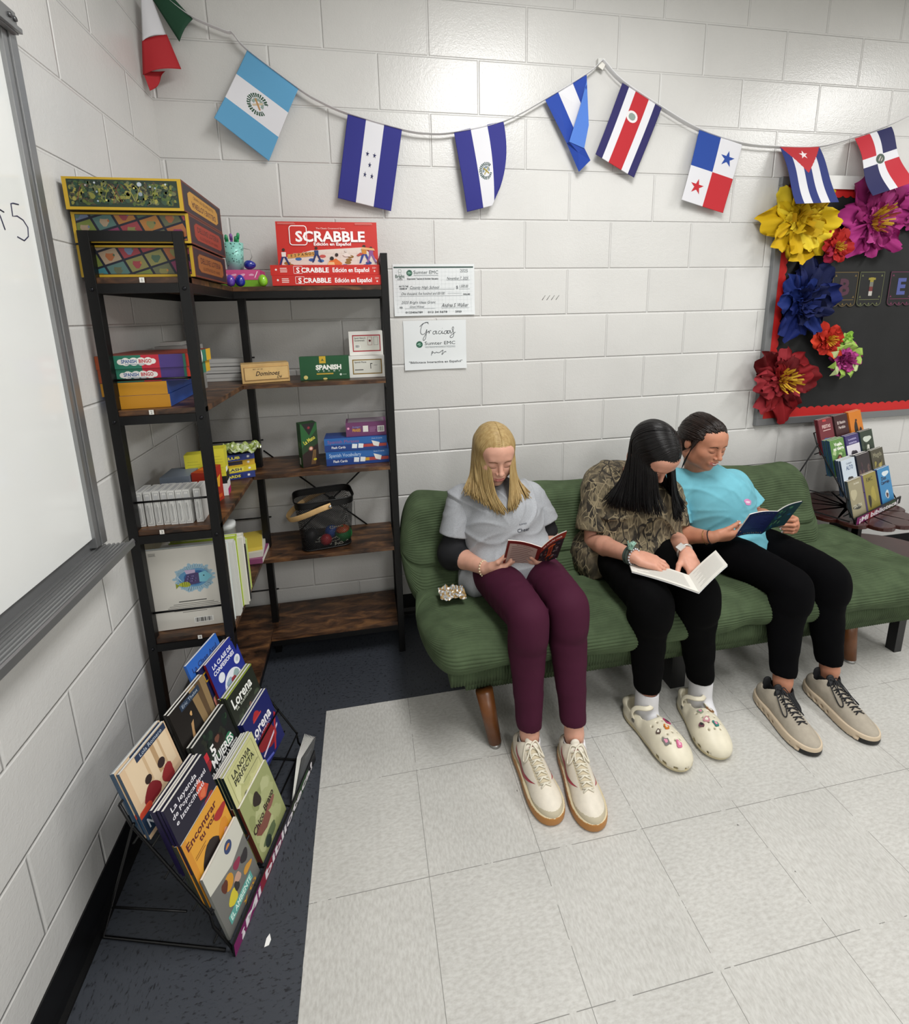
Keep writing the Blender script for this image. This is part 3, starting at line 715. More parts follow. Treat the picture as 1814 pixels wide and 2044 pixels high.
carton('storage_box', 'grey cardboard box standing behind the bingo boxes', 'box', (.050, -.425, B2), (.10, .13, .155), -.05, '#8b8a87', {'front': lambda p: (p.rect(0, 0, 1, 1, '#999895'), p.text('SPAN', .8, .82, .06, '#3a3a3a', .03)), 'top': lambda p: p.rect(.1, .1, .9, .9, '#a3a29e')})
carton('storage_box', 'small pale box lying on the grey box behind the bingo boxes', 'box', (.065, -.42, B2 + .156), (.06, .09, .012), .1, '#b2b1ad')
for i, (zz, hh) in enumerate(((0, .030), (.031, .026), (.058, .030))):
    carton('paper_pad', ('lowest', 'middle', 'topmost')[i] + ' white pad of the flat stack at the back of the second tier', 'pad', (.060, -.130, B2 + zz), (.185, .085, hh - .002), 0, '#c9c9c6', {'front': lambda p: p.rect(0, .35, 1, .5, '#a9a9a6')}, 'white pads at the back of tier two')
def domino():
    t = thing('domino_box', 'pale pine sliding-lid dominoes box on the second tier', 'box', (.33, -.22, B2))
    X, Y = rotz(.24); O = V((.263, -.256, B2)); fr = (O, X, Y, Z3); pine = M('#c9a56a', .5, noise_amt=.12, nscale=22); pd = M('#b08d58', .5)
    s = MB(); s.obox(fr, (0, 0, 0), (.168, .085, .072), pine); s.build('box_body', t, bevel=.0015)
    s = MB(); s.obox(fr, (.010, -.003, .012), (.165, .0, .060), M('#d3b074', .5, noise_amt=.1, nscale=22))
    p = PR(s, O + X * .01 - Y * .003 + Z3 * .012, X, Z3, .155, .048); p.frame(0, 0, 1, 1, .008, '#8a6436'); p.text('Dominoes', .52, .5, .34, '#2a1a10', .02, fit=.55, italic=.35); p.text('SET OF 28', .30, .84, .10, '#3a2818', .0, fit=.22); p.text('D6', .78, .18, .2, '#2a1a10', .02, italic=.4)
    s.build('sliding_lid', t)
domino()
GRN = '#17502d'
def verbs(p):
    p.rect(0, 0, 1, 1, GRN); p.text('SPANISH', .58, .53, .19, '#f2f2ea', .05, fit=.52); p.text('V   E   R   B   S', .58, .37, .07, '#cfd8cc', 0, fit=.46)
    p.rect(.4, .70, .53, 1.0, '#c9a52c'); p.star(.465, .84, .04, GRN, n=3, ri=.3); p.rect(.33, .22, .67, .28, '#b99a35')
    p.disc(.11, .12, .042, '#d6c578', 16); p.disc(.5, .04, .045, '#d6c578', 16, ry=.02); p.disc(.82, .2, .022, '#e6efe4', 14); p.rect(.86, .185, .94, .215, '#7f9c84')
carton('card_box', 'dark green Spanish verbs card box between pine box and white boxes', 'card box', (.466, -.222, B2), (.185, .045, .090), 0, GRN, {'front': verbs}, tilt=-.03)
def wbox(fr_, mark):
    def f(p):
        p.rect(0, 0, 1, 1, '#e9e8e2'); p.rect(.1, .15, .93, .85, fr_); p.rect(.13, .2, .90, .8, '#d9d9cf')
        p.text('Spanish ' + ('History &' if mark else 'Places'), .16, .72, .07, '#3a3a3a', .02, align='l', fit=.33); p.l += 1
        if mark:
            p.text('Government', .16, .62, .07, '#3a3a3a', .02, align='l', fit=.3); p.barcode(.17, .3, .32, .45); p.frame(.55, .42, .68, .76, .008, '#a03038'); p.disc(.615, .6, .035, '#6a2028', 10); p.frame(.73, .42, .86, .76, .006, '#5a5a58')
        else:
            p.rect(.16, .34, .4, .38, '#4a4a48'); p.rect(.60, .4, .62, .66, '#3a3a38'); p.rect(.6, .62, .66, .66, '#3a3a38'); p.rect(.70, .55, .8, .57, '#8a8a86'); p.frame(.86, .24, .9, .78, .004, '#6a5a3a')
    return f
carton('card_box', 'white card box with gold-framed label on the second tier', 'card box', (.650, -.205, B2), (.138, .09, .084), 0, '#e6e5df', {'front': wbox('#8a6f2e', 0)}, 'white framed-label card boxes')
carton('card_box', 'white card box with red-framed label on top of the gold one', 'card box', (.655, -.175, B2 + .085), (.132, .09, .094), 0, '#e6e5df', {'front': wbox('#a8323c', 1)}, 'white framed-label card boxes')

# tier 3
B3 = .848
def fcard(p):
    p.rect(0, 0, 1, 1, '#d9d9d6'); p.frame(.14, .05, .86, .95, .05, '#7e8084'); p.rect(.26, .70, .74, .88, '#c2c3c4'); p.rect(.34, .1, .42, .62, '#6f7072'); p.rect(.52, .14, .57, .55, '#97989a')
ordn = ['leftmost', 'second from left', 'third from left', 'fourth from left', 'fifth from left', 'sixth from left', 'seventh from left', 'rightmost']
xs = [.0405, .0655, .0875, .1085, .1285, .1495, .1700, .1960]
proto = carton('card_box', 'narrow white flash card box, leftmost of the row on the third tier', 'card box', (xs[0], -.682, B3), (.0185, .068, .104), 0, '#c9c9c6', {'front': fcard, 'top': lambda p: (p.rect(0, 0, 1, 1, '#cfcfcc'), p.rect(.2, .1, .8, .9, '#a9aaab'))}, 'narrow white flash card boxes')
for i in range(1, 8):
    c = proto.copy(); COL.objects.link(c); c.location = (proto.location.x + xs[i] - xs[0], proto.location.y + random.uniform(-.004, .004), proto.location.z)
    c.rotation_euler = (0, 0, random.uniform(-.05, .05)); c['label'] = 'narrow white flash card box, %s of the row on the third tier' % ordn[i]
def superp(p):
    p.rect(0, 0, 1, 1, '#a02c18'); p.poly([(.3, .55), (.9, .75), (.8, .4)], '#d8a028'); p.rect(.1, .1, .9, .2, '#c4531c'); p.disc(.55, .45, .14, '#d8a028', 12)
carton('card_box', 'orange-red card box standing behind the white card row', 'card box', (.158, -.570, B3), (.045, .09, .118), -.25, '#a02c18', {'front': superp, 'right': superp, 'top': lambda p: p.rect(.1, .3, .9, .6, '#c9631f')})
carton('small_box', 'grey-blue small box lying behind the white card row', 'box', (.07, -.58, B3), (.085, .10, .112), 0, '#6d7784')
def yellowp(p):
    p.rect(0, 0, 1, 1, '#d6cf3a'); p.rect(.06, 0, 1, .26, '#e9e8e4'); p.rect(.0, .26, 1, .42, '#171717'); p.lines(.15, .48, .9, .9, 7, '#a9a436', 8, .12)
def yellows(p):
    p.rect(0, 0, 1, 1, '#d6cf3a'); p.rect(0, 0, 1, .14, '#b92a6c'); p.rect(0, .14, 1, .3, '#e9e8e4'); p.rect(0, .3, 1, .5, '#171717'); p.rect(0, .5, .6, .6, '#ffffff')
carton('card_box', 'tall yellow, black and white card box on the third tier, left one', 'card box', (.118, -.50, B3), (.052, .045, .157), .1, '#cfc838', {'front': yellowp, 'right': yellowp}, 'tall yellow card boxes')
carton('card_box', 'tall yellow card box with pink foot behind the right post', 'card box', (.180, -.475, B3), (.052, .05, .165), .1, '#cfc838', {'front': yellowp, 'right': yellows}, 'tall yellow card boxes')
def ycard(c1, c2, txt):
    def f(p):
        p.rect(0, 0, 1, 1, c1); p.rect(.0, .2, .62, .8, c2); p.text(txt, .3, .5, .42, '#f2e24a' if c1 == '#23357c' else '#1d2550', .03, fit=.5); p.star(.8, .5, .06, '#f2f2f0', n=8); 
    return f
pile = [('#23357c', '#1b2a66', 'CARDS', 'dark blue card pack, lowest of the packs in the corner of tier three'), ('#d6c12c', '#e4d95a', 'FLASH', 'yellow card pack second from bottom in the corner pile'), ('#cfa62a', '#3a2a1c', 'VERBOS', 'yellow pack with dark band, third from bottom in the corner pile'), ('#23357c', '#20306e', 'CLUB', 'dark blue card pack with white mark under the green bags')]
for i, (c1, c2, tx, lb) in enumerate(pile):
    carton('card_pack', lb, 'card pack', (.172 + .004 * (i % 2), -.315 + .006 * (i % 3), B3 + .0005 + .0235 * i), (.112, .075, .023), .28 + .05 * (i % 2), c1, {'front': ycard(c1, c2, tx), 'right': ycard(c2 if i == 1 else c1, c2, '')}, 'card packs in the corner pile')
def crumple(name, lab, cat, c, size, cols, seed, n=9, thick=.0):
    rnd = random.Random(seed); s = MB(); nx = 16
    pts = []
    for i in range(nx + 1):
        for j in range(nx + 1):
            u, v = i / nx - .5, j / nx - .5
            z = size[2] * (.5 + .9 * noise.noise(V((u * 5 + seed, v * 5, 0)))) + .3 * size[2] * noise.noise(V((u * 14, v * 14, seed)))
            pts.append(V((c[0] + u * size[0], c[1] + v * size[1], c[2] + max(0, z))))
    k = nx + 1
    for i in range(nx):
        for j in range(nx):
            s.add([pts[i * k + j], pts[(i + 1) * k + j], pts[(i + 1) * k + j + 1], pts[i * k + j + 1]], [(0, 1, 2, 3)], M(rnd.choice(cols), .15, coat=.5))
    ob = s.build(name); sol = ob.modifiers.new('t', 'SOLIDIFY'); sol.thickness = .0008
    setp(ob, lab, cat); return ob
crumple('plastic_bag', 'crumpled clear bag of green cards on top of the corner pile', 'bag', (.232, -.262, B3 + .096), (.13, .10, .030), ['#a9b86a', '#93a552', '#c2cc9c', '#7f9440', '#b6bfa2'], 3)
def lamano(p):
    p.rect(0, 0, 1, 1, '#1d3a1c'); p.poly([(0, .45), (1, .85), (1, 1), (0, 1)], '#1f5a2a'); p.poly([(.08, 1), (.92, 1), (.5, .72)], '#131313'); p.star(.5, .9, .12, '#8a2a35', n=7)
    p.poly([(0, 0), (1, 0), (1, .52), (0, .3)], '#24120f'); p.text('La Mano', .48, .62, .09, '#cfc64a', .03, fit=.75, rot=.45)
    p.star(.55, .42, .16, '#c77a64', n=10, ri=.6); p.disc(.55, .42, .08, '#e2c0ae', 12)
    for i in range(6): p.poly([(.5 + .05 * i, .05), (.52 + .05 * i, .05), (.7 + .03 * i, .38), (.68 + .03 * i, .38)], '#8c6a3e'); p.l -= .8
    p.disc(.75, .16, .11, '#c4b324', 12, ry=.07)
carton('card_box', 'green and black card game box standing upright on the third tier', 'card box', (.448, -.222, B3), (.066, .048, .178), .42, '#1d4a22', {'front': lamano, 'left': lambda p: (p.rect(0, 0, 1, 1, '#235c2c'), p.text('LA MANO', .5, .5, .5 / 3, '#7aa35a', .02, rot=PI / 2, fit=.5), p.rect(.15, .04, .5, .2, '#e4e4de'))})
def bluecards(ttl, acc):
    def f(p):
        p.rect(0, 0, 1, 1, '#1c3f86'); p.rect(0, .5, 1, 1, '#2a66ad'); p.text(ttl, .30, .73, .24, '#8a5a8a' if acc == '#b04040' else '#b9cfe8', .01, fit=.5); p.text('Flash Cards', .22, .30, .17, '#f2f2f2', .02, fit=.22)
        p.rect(.6, .22, .99, .44, '#b04840'); p.rect(.6, .22, .68, .44, acc)
        for u in (.43, .53): p.poly([(u, .18), (u + .08, .16), (u + .09, .48), (u + .01, .52)], '#e8eef2')
        p.poly([(.75, .7), (.88, .52), (.86, .2), (.78, .3)], '#eceae4'); p.text('from 3 cards', .84, .85, .08, '#dfe8f2', fit=.17)
    return f
carton('card_box', 'blue vocabulary flash card box, lower one on the third tier right', 'card box', (.538, -.222, B3), (.250, .10, .058), .01, '#1c3f86', {'front': bluecards('Spanish Vocabulary', '#d0a02c')}, 'blue flash card boxes')
carton('card_box', 'blue phrases flash card box with red band on the vocabulary box', 'card box', (.535, -.222, B3 + .059), (.247, .10, .054), -.01, '#1c3f86', {'front': bluecards('Spanish Phrases', '#b04040')}, 'blue flash card boxes')
def purp(p):
    p.rect(0, 0, 1, 1, '#6f3a66'); p.text('FRASES', .26, .45, .2, '#d8a32c', .03, fit=.2); p.text('Juego', .26, .7, .12, '#7a9ad0', fit=.2); p.rect(.42, .3, .55, .75, '#e6e2dc'); p.barcode(.78, .25, .95, .7); p.lines(.58, .3, .75, .7, 4, '#a679a0', 2, .4); p.disc(.06, .6, .03, '#e8a0c0', 10)
carton('card_box', 'purple shrink-wrapped card box on top of the blue boxes', 'card box', (.622, -.212, B3 + .1135), (.160, .09, .056), .0, '#6f3a66', {'front': purp, 'top': lambda p: p.rect(.05, .1, .95, .9, '#8d7f8c')})

# tier 4: mesh basket, books
def basket():
    Z = .498; c = V((.508, -.165, Z)); t = thing('mesh_basket', 'black wire mesh basket with a pale wooden handle', 'basket', tuple(c))
    ang = .17; X, Y = rotz(ang)
    def ring(hw, hd, z, n=40, r=.03):
        out = []
        for i in range(n):
            a = 2 * PI * i / n; ca, sa = math.cos(a), math.sin(a); e = .36
            out.append(c + X * (hw * math.copysign(abs(ca) ** e, ca)) + Y * (hd * math.copysign(abs(sa) ** e, sa)) + Z3 * z)
        return out
    m = bpy.data.materials.new('wire_mesh'); m.use_nodes = True; nt = m.node_tree; L = nt.links.new; b = nt.nodes['Principled BSDF']
    b.inputs['Base Color'].default_value = lin('#0c0c0d'); b.inputs['Roughness'].default_value = .5
    tc = nd(nt, 'ShaderNodeTexCoord'); sp = nd(nt, 'ShaderNodeSeparateXYZ'); L(tc.outputs['Object'], sp.inputs[0])
    def mth(op, a, bb=None):
        n = nd(nt, 'ShaderNodeMath', operation=op)
        for i, x in enumerate((a, bb)):
            if x is None: continue
            if isinstance(x, (int, float)): n.inputs[i].default_value = x
            else: L(x, n.inputs[i])
        return n.outputs[0]
    K = 380; s1 = mth('ADD', sp.outputs['X'], sp.outputs['Y'])
    w1 = mth('ABSOLUTE', mth('SINE', mth('MULTIPLY', mth('ADD', s1, sp.outputs['Z']), K))); w2 = mth('ABSOLUTE', mth('SINE', mth('MULTIPLY', mth('SUBTRACT', s1, sp.outputs['Z']), K)))
    hole = mth('GREATER_THAN', mth('MINIMUM', w1, w2), .44); al = mth('SUBTRACT', 1, hole); L(al, b.inputs['Alpha'])
    s = MB(); r0, r1 = ring(.098, .070, 0), ring(.118, .085, .215); n = 40
    s.add(r0 + r1, [(i, (i + 1) % n, n + (i + 1) % n, n + i) for i in range(n)], m, True); s.build('mesh_wall', t)
    s = MB(); s.add(ring(.098, .07, .002) + ring(.098, .07, .0), [tuple(range(40)), tuple(range(79, 39, -1))], BLK); s.tube(ring(.098, .07, .004), .003, BLK, closed=True); s.build('base', t)
    s = MB(); top = ring(.119, .086, .215); bot = ring(.117, .0845, .188)
    s.add(bot + top, [(i, (i + 1) % n, n + (i + 1) % n, n + i) for i in range(n)], BLK, True); s.tube(top, .003, BLK, closed=True); ob = s.build('rim_band', t)
    s = MB(); P0 = c + X * .015 + Z3 * .196
    pts = []
    for sg in (-1, 1): pass
    path = []
    for i in range(21):
        a = -PI / 2 + PI * i / 20
        q = math.cos(a)
        path.append(c + Z3 * (.194 - .062 * max(q, 0)) + X * (.015 - .162 * max(q, 0) ** .8) + Y * (.094 * math.sin(a)))
    path = path[1:-1]; path = [c + X * .022 - Y * .095 + Z3 * .196] + path + [c + X * .022 + Y * .095 + Z3 * .196]
    s.tube(path, .012, M('#cda873', .45, noise_amt=.1, nscale=30), 12, flat=.22, up=tuple(-Y)); s.build('handle', t)
    for sg in (-1, 1):
        s = MB(); s.lathe([(.006, 0), (.006, .004), (.003, .005)], c + X * .018 + Y * (.097 * sg) + Z3 * .194, M('#c9c9c9', .25, 1), 12, tuple(Y * sg)); s.build('rivet', t)
    def ball(off, r, col, lab, band=None):
        s = MB(); p = c + X * off[0] + Y * off[1] + Z3 * off[2]; prof = [(max(.0005, r * math.sin(PI * i / 16)), -r * math.cos(PI * i / 16)) for i in range(17)]
        s.lathe(prof, p, M(col, .4), 24, (.3, .2, 1))
        if band: s.lathe([(r * 1.004 * math.sin(PI * i / 16), -r * 1.004 * math.cos(PI * i / 16)) for i in range(11, 16)], p, M(band, .4), 24, (-.1, -.2, 1))
        setp(s.build('juggling_ball'), lab, 'ball', 'coloured balls in the mesh basket')
    ball((.070, -.03, .040), .036, '#1f7a3e', 'green ball with orange top at the right in the mesh basket', '#b5532a')
    ball((.022, -.005, .045), .027, '#2450a4', 'blue ball in the middle of the mesh basket')
    ball((-.004, -.045, .030), .024, '#a8202c', 'red ball at the front of the mesh basket')
    ball((-.06, .01, .036), .030, '#1a1a1e', 'black ball at the left in the mesh basket')
    s = MB(); rnd = random.Random(9)
    for k in range(7):
        p = V((rnd.uniform(-.06, .07), rnd.uniform(-.052, .02), rnd.uniform(.005, .05))); path = []
        for i in range(22):
            p = p + V((rnd.uniform(-.02, .02), rnd.uniform(-.013, .013), rnd.uniform(-.012, .012)))
            p.x = min(.088, max(-.07, p.x)); p.y = min(.04, max(-.060, p.y)); p.z = min(.085, max(.004, p.z)); path.append(c + X * p.x + Y * p.y + Z3 * p.z)
        q = []
        for i in range(len(path) - 3):
            for j in range(4):
                u = j / 4; a, b_, c_, d_ = path[i:i + 4]; q.append((a * (1 - u) ** 3 + b_ * (3 * u ** 3 - 6 * u * u + 4) + c_ * (-3 * u ** 3 + 3 * u * u + 3 * u + 1) + d_ * u ** 3) / 6)
        s.tube(q, .0014, M('#c9c4b4', .8), 5)
    setp(s.build('string_tangle'), 'tangled cream string lying over the balls in the basket', 'string')
basket()

B4 = .498
def fishbook():
    t = thing('picture_book', 'square white picture book with a blue fish, leaning behind the post', 'book', (.125, -.64, B4))
    X, Y = rotz(.02); O = V((.030, -.672, B4 + .001)); R = Matrix.Rotation(-.04, 3, X); N = R @ Z3; Y2 = R @ Y
    s = MB(); s.obox((O, X, Y2, N), (0, 0, 0), (.232, .003, .262), M('#dedbd2', .35))
    p = PR(s, O, X, N, .232, .262)
    p.rect(.34, .328, .68, .340, '#4a4945')
    for i, w in enumerate((.5, .6, .64, .56, .5, .3)): p.rect(.52 - w / 2, .30 - .021 * i, .52 + w / 2, .307 - .021 * i, '#77756f'); p.l -= 1
    p.l += 1
    rnd = random.Random(8)
    for i in range(46):
        a = 2 * PI * i / 46; ru = .215 + rnd.uniform(-.015, .035); p.poly([(.56, .62), (.56 + ru * math.cos(a - .09), .62 + ru * .72 * math.sin(a - .09)), (.56 + (ru + .02) * math.cos(a), .62 + (ru + .02) * .72 * math.sin(a)), (.56 + ru * math.cos(a + .09), .62 + ru * .72 * math.sin(a + .09))], '#9dbfd2'); p.l -= 1
    p.l += 1; p.blob(.56, .62, .18, .13, '#5d93bd', 1, 24, .1); p.blob(.57, .62, .135, .095, '#2f6199', 2, 24, .12)
    p.poly([(.42, .56), (.47, .66), (.56, .69), (.66, .66), (.70, .60), (.62, .55), (.5, .53)], '#4a3f6b'); p.poly([(.47, .67), (.45, .72), (.58, .72), (.58, .68)], '#c3b0cf')
    for i in range(16): p.disc(.47 + .02 * (i % 6) + .01 * (i // 6), .58 + .03 * (i // 6), .008, ['#8a7fb0', '#2b2747', '#6a5f95'][i % 3], 8); p.l -= .9
    p.poly([(.62, .56), (.62, .67), (.7, .69), (.78, .62), (.7, .555)], '#7fc4d6'); p.disc(.68, .635, .009, '#15202c', 10); p.poly([(.4, .6), (.36, .66), (.35, .64), (.42, .57)], '#b9cfe0')
    p.blob(.44, .545, .075, .035, '#b3b93a', 5, 14, .15); p.poly([(.37, .54), (.33, .57), (.33, .5)], '#8d9a2c')
    for i in range(4): p.rect(.41 + i * .025, .52, .416 + i * .025, .575, '#5f6a1c'); p.l -= .9
    p.rect(0, .155, 1, .158, '#1c1c1c') if False else None
    p.rect(.9, .78, .96, .9, '#6a6a66'); p.barcode(.50, .05, .74, .12); p.lines(.05, .93, .14, .97, 3, '#8c8a84', 3, .4)
    s.build('back_cover', t)
    s = MB(); s.obox((O, X, Y2, N), (.002, .003, .003), (.229, .011, .259), M('#e9e7df', .7)); s.build('pages', t)
    s = MB(); s.obox((O, X, Y2, N), (0, .011, 0), (.232, .014, .262), M('#cfd8d8', .35)); s.build('front_cover', t)
fishbook()
sp_ = [(.026, '#d9dad4', .255), (.012, '#cfd2cc', .24), (.016, '#b9d046', .252), (.02, '#d6d4c8', .24), (.012, '#2b2b2e', .2), (.03, '#dddbd0', .225), (.018, '#c7c6ba', .205), (.014, '#b7c95a', .19)]
labs = ['thick white book beside the right post on the fourth tier', 'thin pale book behind the thick white one', 'lime green book in the fourth-tier row', 'cream book behind the lime green one', 'slim black-spined book in the fourth-tier row', 'wide cream book behind the black-spined one', 'shorter cream book farther back in the row', 'short lime book at the back end of the row']
y = -.655
for i, (th, col, h) in enumerate(sp_):
    s = MB(); a = .10; X, Y = rotz(.03 * (i % 3)); O = V((.075 if i < 3 else .09, y, B4)); w = .195 - .012 * (i > 4)
    if i: 
        s.obox((O, X, Y, Z3), (0, 0, 0), (w, th * .12, h), M(col, .4)); s.obox((O, X, Y, Z3), (0, th * .88, 0), (w, th, h), M(col, .4)); s.obox((O, X, Y, Z3), (.004, th * .12, .003), (w - .002, th * .88, h - .003), M('#dcdad0', .8))
        if i == 4: s.obox((O, X, Y, Z3), (w - .001, 0, 0), (w, th, h), M('#2b2b2e', .4))
        if i in (2, 5): s.obox((O, X, Y, Z3), (w - .001, 0, 0), (w + .0005, th, h), M(col, .4))
        if i == 5:
            p = PR(s, O + X * (w + .0006), Y, Z3, th, h); p.rect(.3, .3, .7, .55, '#8a6a4a'); p.rect(.3, .6, .7, .7, '#9a9a92')
    else:
        y += .016; O.y = y; O.x = .062; s.obox((O, X, Y, Z3), (0, 0, 0), (.21, th, h), M(col, .5)); p = PR(s, O + X * .21, Y, Z3, th, h); p.rect(.15, 0, .2, 1, '#a9aaa4'); p.rect(.5, 0, .54, 1, '#b9bab4'); p.rect(.8, 0, .84, 1, '#a2a39c')
    ob = s.build('book'); setp(ob, labs[i], 'book', 'books in a row on the fourth tier')
    y += th + .002
for i, (c, lb) in enumerate((('#c9cfd0', 'pale lidded tub standing behind the books on the fourth tier'),)):
    s = MB(); s.lathe([(.032, 0), (.034, .205), (.036, .206), (.036, .222), (.02, .226)], (.185, -.40, B4), M('#cfd2d0', .3), 24); setp(s.build('plastic_tub'), lb, 'tub')
for i, (z0, c, th, lb) in enumerate(((.0, '#8d4a70', .020, 'magenta flat book, lowest of the pile beneath the tub side'), (.0205, '#c9c7bb', .022, 'cream flat book in the small pile on the fourth tier'), (.043, '#d0b846', .014, 'yellow flat book on top of the small pile'))):
    X, Y = rotz(.1 * i); s = MB(); O = V((.155, -.30 + .004 * i, B4 + z0)); s.obox((O, X, Y, Z3), (0, 0, 0), (.12, .16, th), M(c, .45)); s.obox((O, X, Y, Z3), (.118, .003, .002), (.1205, .157, th - .002), M('#e0ded4', .8)); setp(s.build('book'), lb, 'book')
# ------------------------------------------------------------------ green corduroy sofa (ribs are modelled)
CORD = M('#49573f', .9, spec=.15, noise_amt=.22, nscale=14, name='green_corduroy')
CORD2 = M('#3c5636', .85, spec=.2, sheen=.4, noise_amt=.2, nscale=14)
def cushion(name, parent, x0, x1, prof, ctr, endR, mat, per=.0112, amp=.0034, nx=150, wave=.010, cregs=()):
    """prof: closed loop of (y,z) control points; ribs run along x"""
    P = [V((0, a, b)) for a, b in prof]; n = len(P); dense = []
    for i in range(n):                       # closed Catmull-Rom
        a, b, c, d = P[i - 1], P[i], P[(i + 1) % n], P[(i + 2) % n]
        for k in range(40):
            t = k / 40; dense.append(.5 * ((2 * b) + (c - a) * t + (2 * a - 5 * b + 4 * c - d) * t * t + (3 * b - a - 3 * c + d) * t ** 3))
    s_ = [0]
    for i in range(1, len(dense) + 1): s_.append(s_[-1] + (dense[i % len(dense)] - dense[i - 1]).length)
    Ltot = s_[-1]; N = int(Ltot / per) * 7
    arr = np.array([[p.y, p.z] for p in dense] + [[dense[0].y, dense[0].z]]); sv = np.array(s_)
    S = np.linspace(0, Ltot, N, endpoint=False); yy = np.interp(S, sv, arr[:, 0]); zz = np.interp(S, sv, arr[:, 1])
    ty = np.roll(yy, -1) - np.roll(yy, 1); tz = np.roll(zz, -1) - np.roll(zz, 1); ln = np.hypot(ty, tz); ny, nz = tz / ln, -ty / ln
    cy, cz = ctr
    if ((yy - cy) * ny + (zz - cz) * nz).mean() < 0: ny, nz = -ny, -nz
    u = np.linspace(0, 1, nx); e = .06
    xs = x0 + (x1 - x0) * (np.where(u < .15, .5 * e * (u / .15) ** 1.3 / .5, np.where(u > .85, 1 - e * ((1 - u) / .15) ** 1.3, e + (1 - 2 * e) * (u - .15) / .7)))
    VS = []
    for ix, x in enumerate(xs):
        d = min(x - x0, x1 - x); q = max(0, 1 - d / endR); sc = math.sqrt(max(.02, 1 - q ** 2.2)) 
        lowf = np.array([noise.noise(V((x * 4.5, a * 5, b * 5))) for a, b in zip(yy[::14], zz[::14])]); lowf = np.interp(np.arange(N), np.arange(0, N, 14), lowf, period=N)
        ph = .9 * lowf
        rib = -amp * (1 - np.abs(np.cos(PI * (np.arange(N) / 7 + ph * 1.3))) ** .6) * (sc ** .5)
        disp = rib + wave * lowf
        for (kind, c0, w, dep) in cregs:
            if kind == 's': disp -= dep * np.exp(-((S - c0 * Ltot) / w) ** 2)
            if kind == 'x': disp -= dep * math.exp(-((x - c0) / w) ** 2)
        VS.append(np.stack([np.full(N, x), cy + (yy + ny * disp - cy) * sc, cz + (zz + nz * disp - cz) * sc], 1))
    # caps
    VS = [np.stack([np.full(N, xs[0]), cy + (yy - cy) * .02, cz + (zz - cz) * .02], 1)] + VS + [np.stack([np.full(N, xs[-1]), cy + (yy - cy) * .02, cz + (zz - cz) * .02], 1)]
    v = np.concatenate(VS); K = len(VS); i = np.arange(N); j = (i + 1) % N
    F = np.concatenate([np.stack([r * N + i, (r + 1) * N + i, (r + 1) * N + j, r * N + j], 1) for r in range(K - 1)])
    off = np.array(parent.location); me = bpy.data.meshes.new(name); me.vertices.add(len(v)); me.vertices.foreach_set('co', (v - off).ravel())
    me.loops.add(F.size); me.loops.foreach_set('vertex_index', F.ravel().astype(np.int32)); me.polygons.add(len(F)); me.polygons.foreach_set('loop_start', np.arange(0, F.size, 4, dtype=np.int32))
    me.polygons.foreach_set('use_smooth', np.ones(len(F), bool)); me.materials.append(mat); me.update(calc_edges=True)
    o = bpy.data.objects.new(name, me); COL.objects.link(o); o.parent = parent; return o
def sofa():
    t = thing('sofa', 'low dark green corduroy futon sofa on wooden legs against the block wall', 'sofa', (1.9, -.5, 0))
    SX0, SX1 = .845, 2.985
    cushion('seat_cushion', t, SX0, SX1, [(-.30, .385), (-.45, .372), (-.60, .385), (-.72, .405), (-.80, .385), (-.825, .335), (-.79, .285), (-.70, .265), (-.5, .262), (-.32, .275), (-.28, .33)], (-.55, .33), .11, CORD, wave=.022, nx=190, cregs=(('x', 1.285, .03, .008), ('x', 2.02, .05, .01), ('s', .115, .012, .012), ('s', .0, .02, .012)))
    cushion('back_cushion', t, .812, 2.79, [(-.42, .33), (-.395, .42), (-.345, .50), (-.305, .59), (-.275, .66), (-.225, .695), (-.165, .685), (-.145, .63), (-.175, .53), (-.21, .43), (-.25, .34), (-.30, .29), (-.38, .285)], (-.27, .50), .10, CORD, wave=.024, nx=170, cregs=(('x', 1.285, .03, .008), ('s', .115, .012, .016), ('x', 2.05, .06, .012)))
    # upholstered frame rails, ribs upright
    def rail(name, a, b, z0, z1, y0, y1):
        s = MB(); n = int((b - a) / .0104) * 5; top = []; bot = []; vs_ = []
        for i in range(n + 1):
            x = a + (b - a) * i / n; r = .0036 * abs(math.sin(PI * i / 5)) ** .6
            vs_ += [(x, y0 + .004 - r, z1), (x, y0 - r, (z0 + z1) / 2), (x, y0 + .006 - r, z0), (x, y1, z0), (x, y1, z1)]
        fs = []
        for i in range(n):
            for k in range(5):
                l = (k + 1) % 5; fs.append((i * 5 + k, i * 5 + l, i * 5 + 5 + l, i * 5 + 5 + k))
        fs += [(4, 3, 2, 1, 0), tuple(n * 5 + k for k in range(5))]
        s.add(vs_, fs, CORD, True); s.build(name, t)
    rail('front_rail', .93, 2.92, .222, .285, -.775, -.34); rail('front_rail', .985, 2.86, .182, .232, -.752, -.34)
    wd = M('#6d401d', .35, noise_amt=.15, nscale=25)
    def leg(x, y, dx, dy, lab=None):
        s = MB(); s.tube([(x - dx, y - dy, .19), (x, y, .012)], [.030, .022], wd, 20); o = s.build('leg', t)
        s = MB(); s.lathe([(.019, 0), (.021, .004), (.021, .012)], (x, y, 0), M('#9a9a98', .35, .8), 20); s.build('foot_cap', o)
    leg(1.073, -.800, .028, -.035); leg(2.604, -.715, .0, -.03); leg(1.05, -.22, .02, .02); leg(2.62, -.22, -.02, .02)
    s = MB(); s.box((2.832, -.712, 0), (2.868, -.676, .23), M('#111114', .4)); o = s.build('support_leg', t); o['label'] = 'black square leg'
    s = MB(); s.box((1.80, -.70, 0), (1.86, -.64, .2), M('#101012', .5)); s.build('support_leg', t)
sofa()
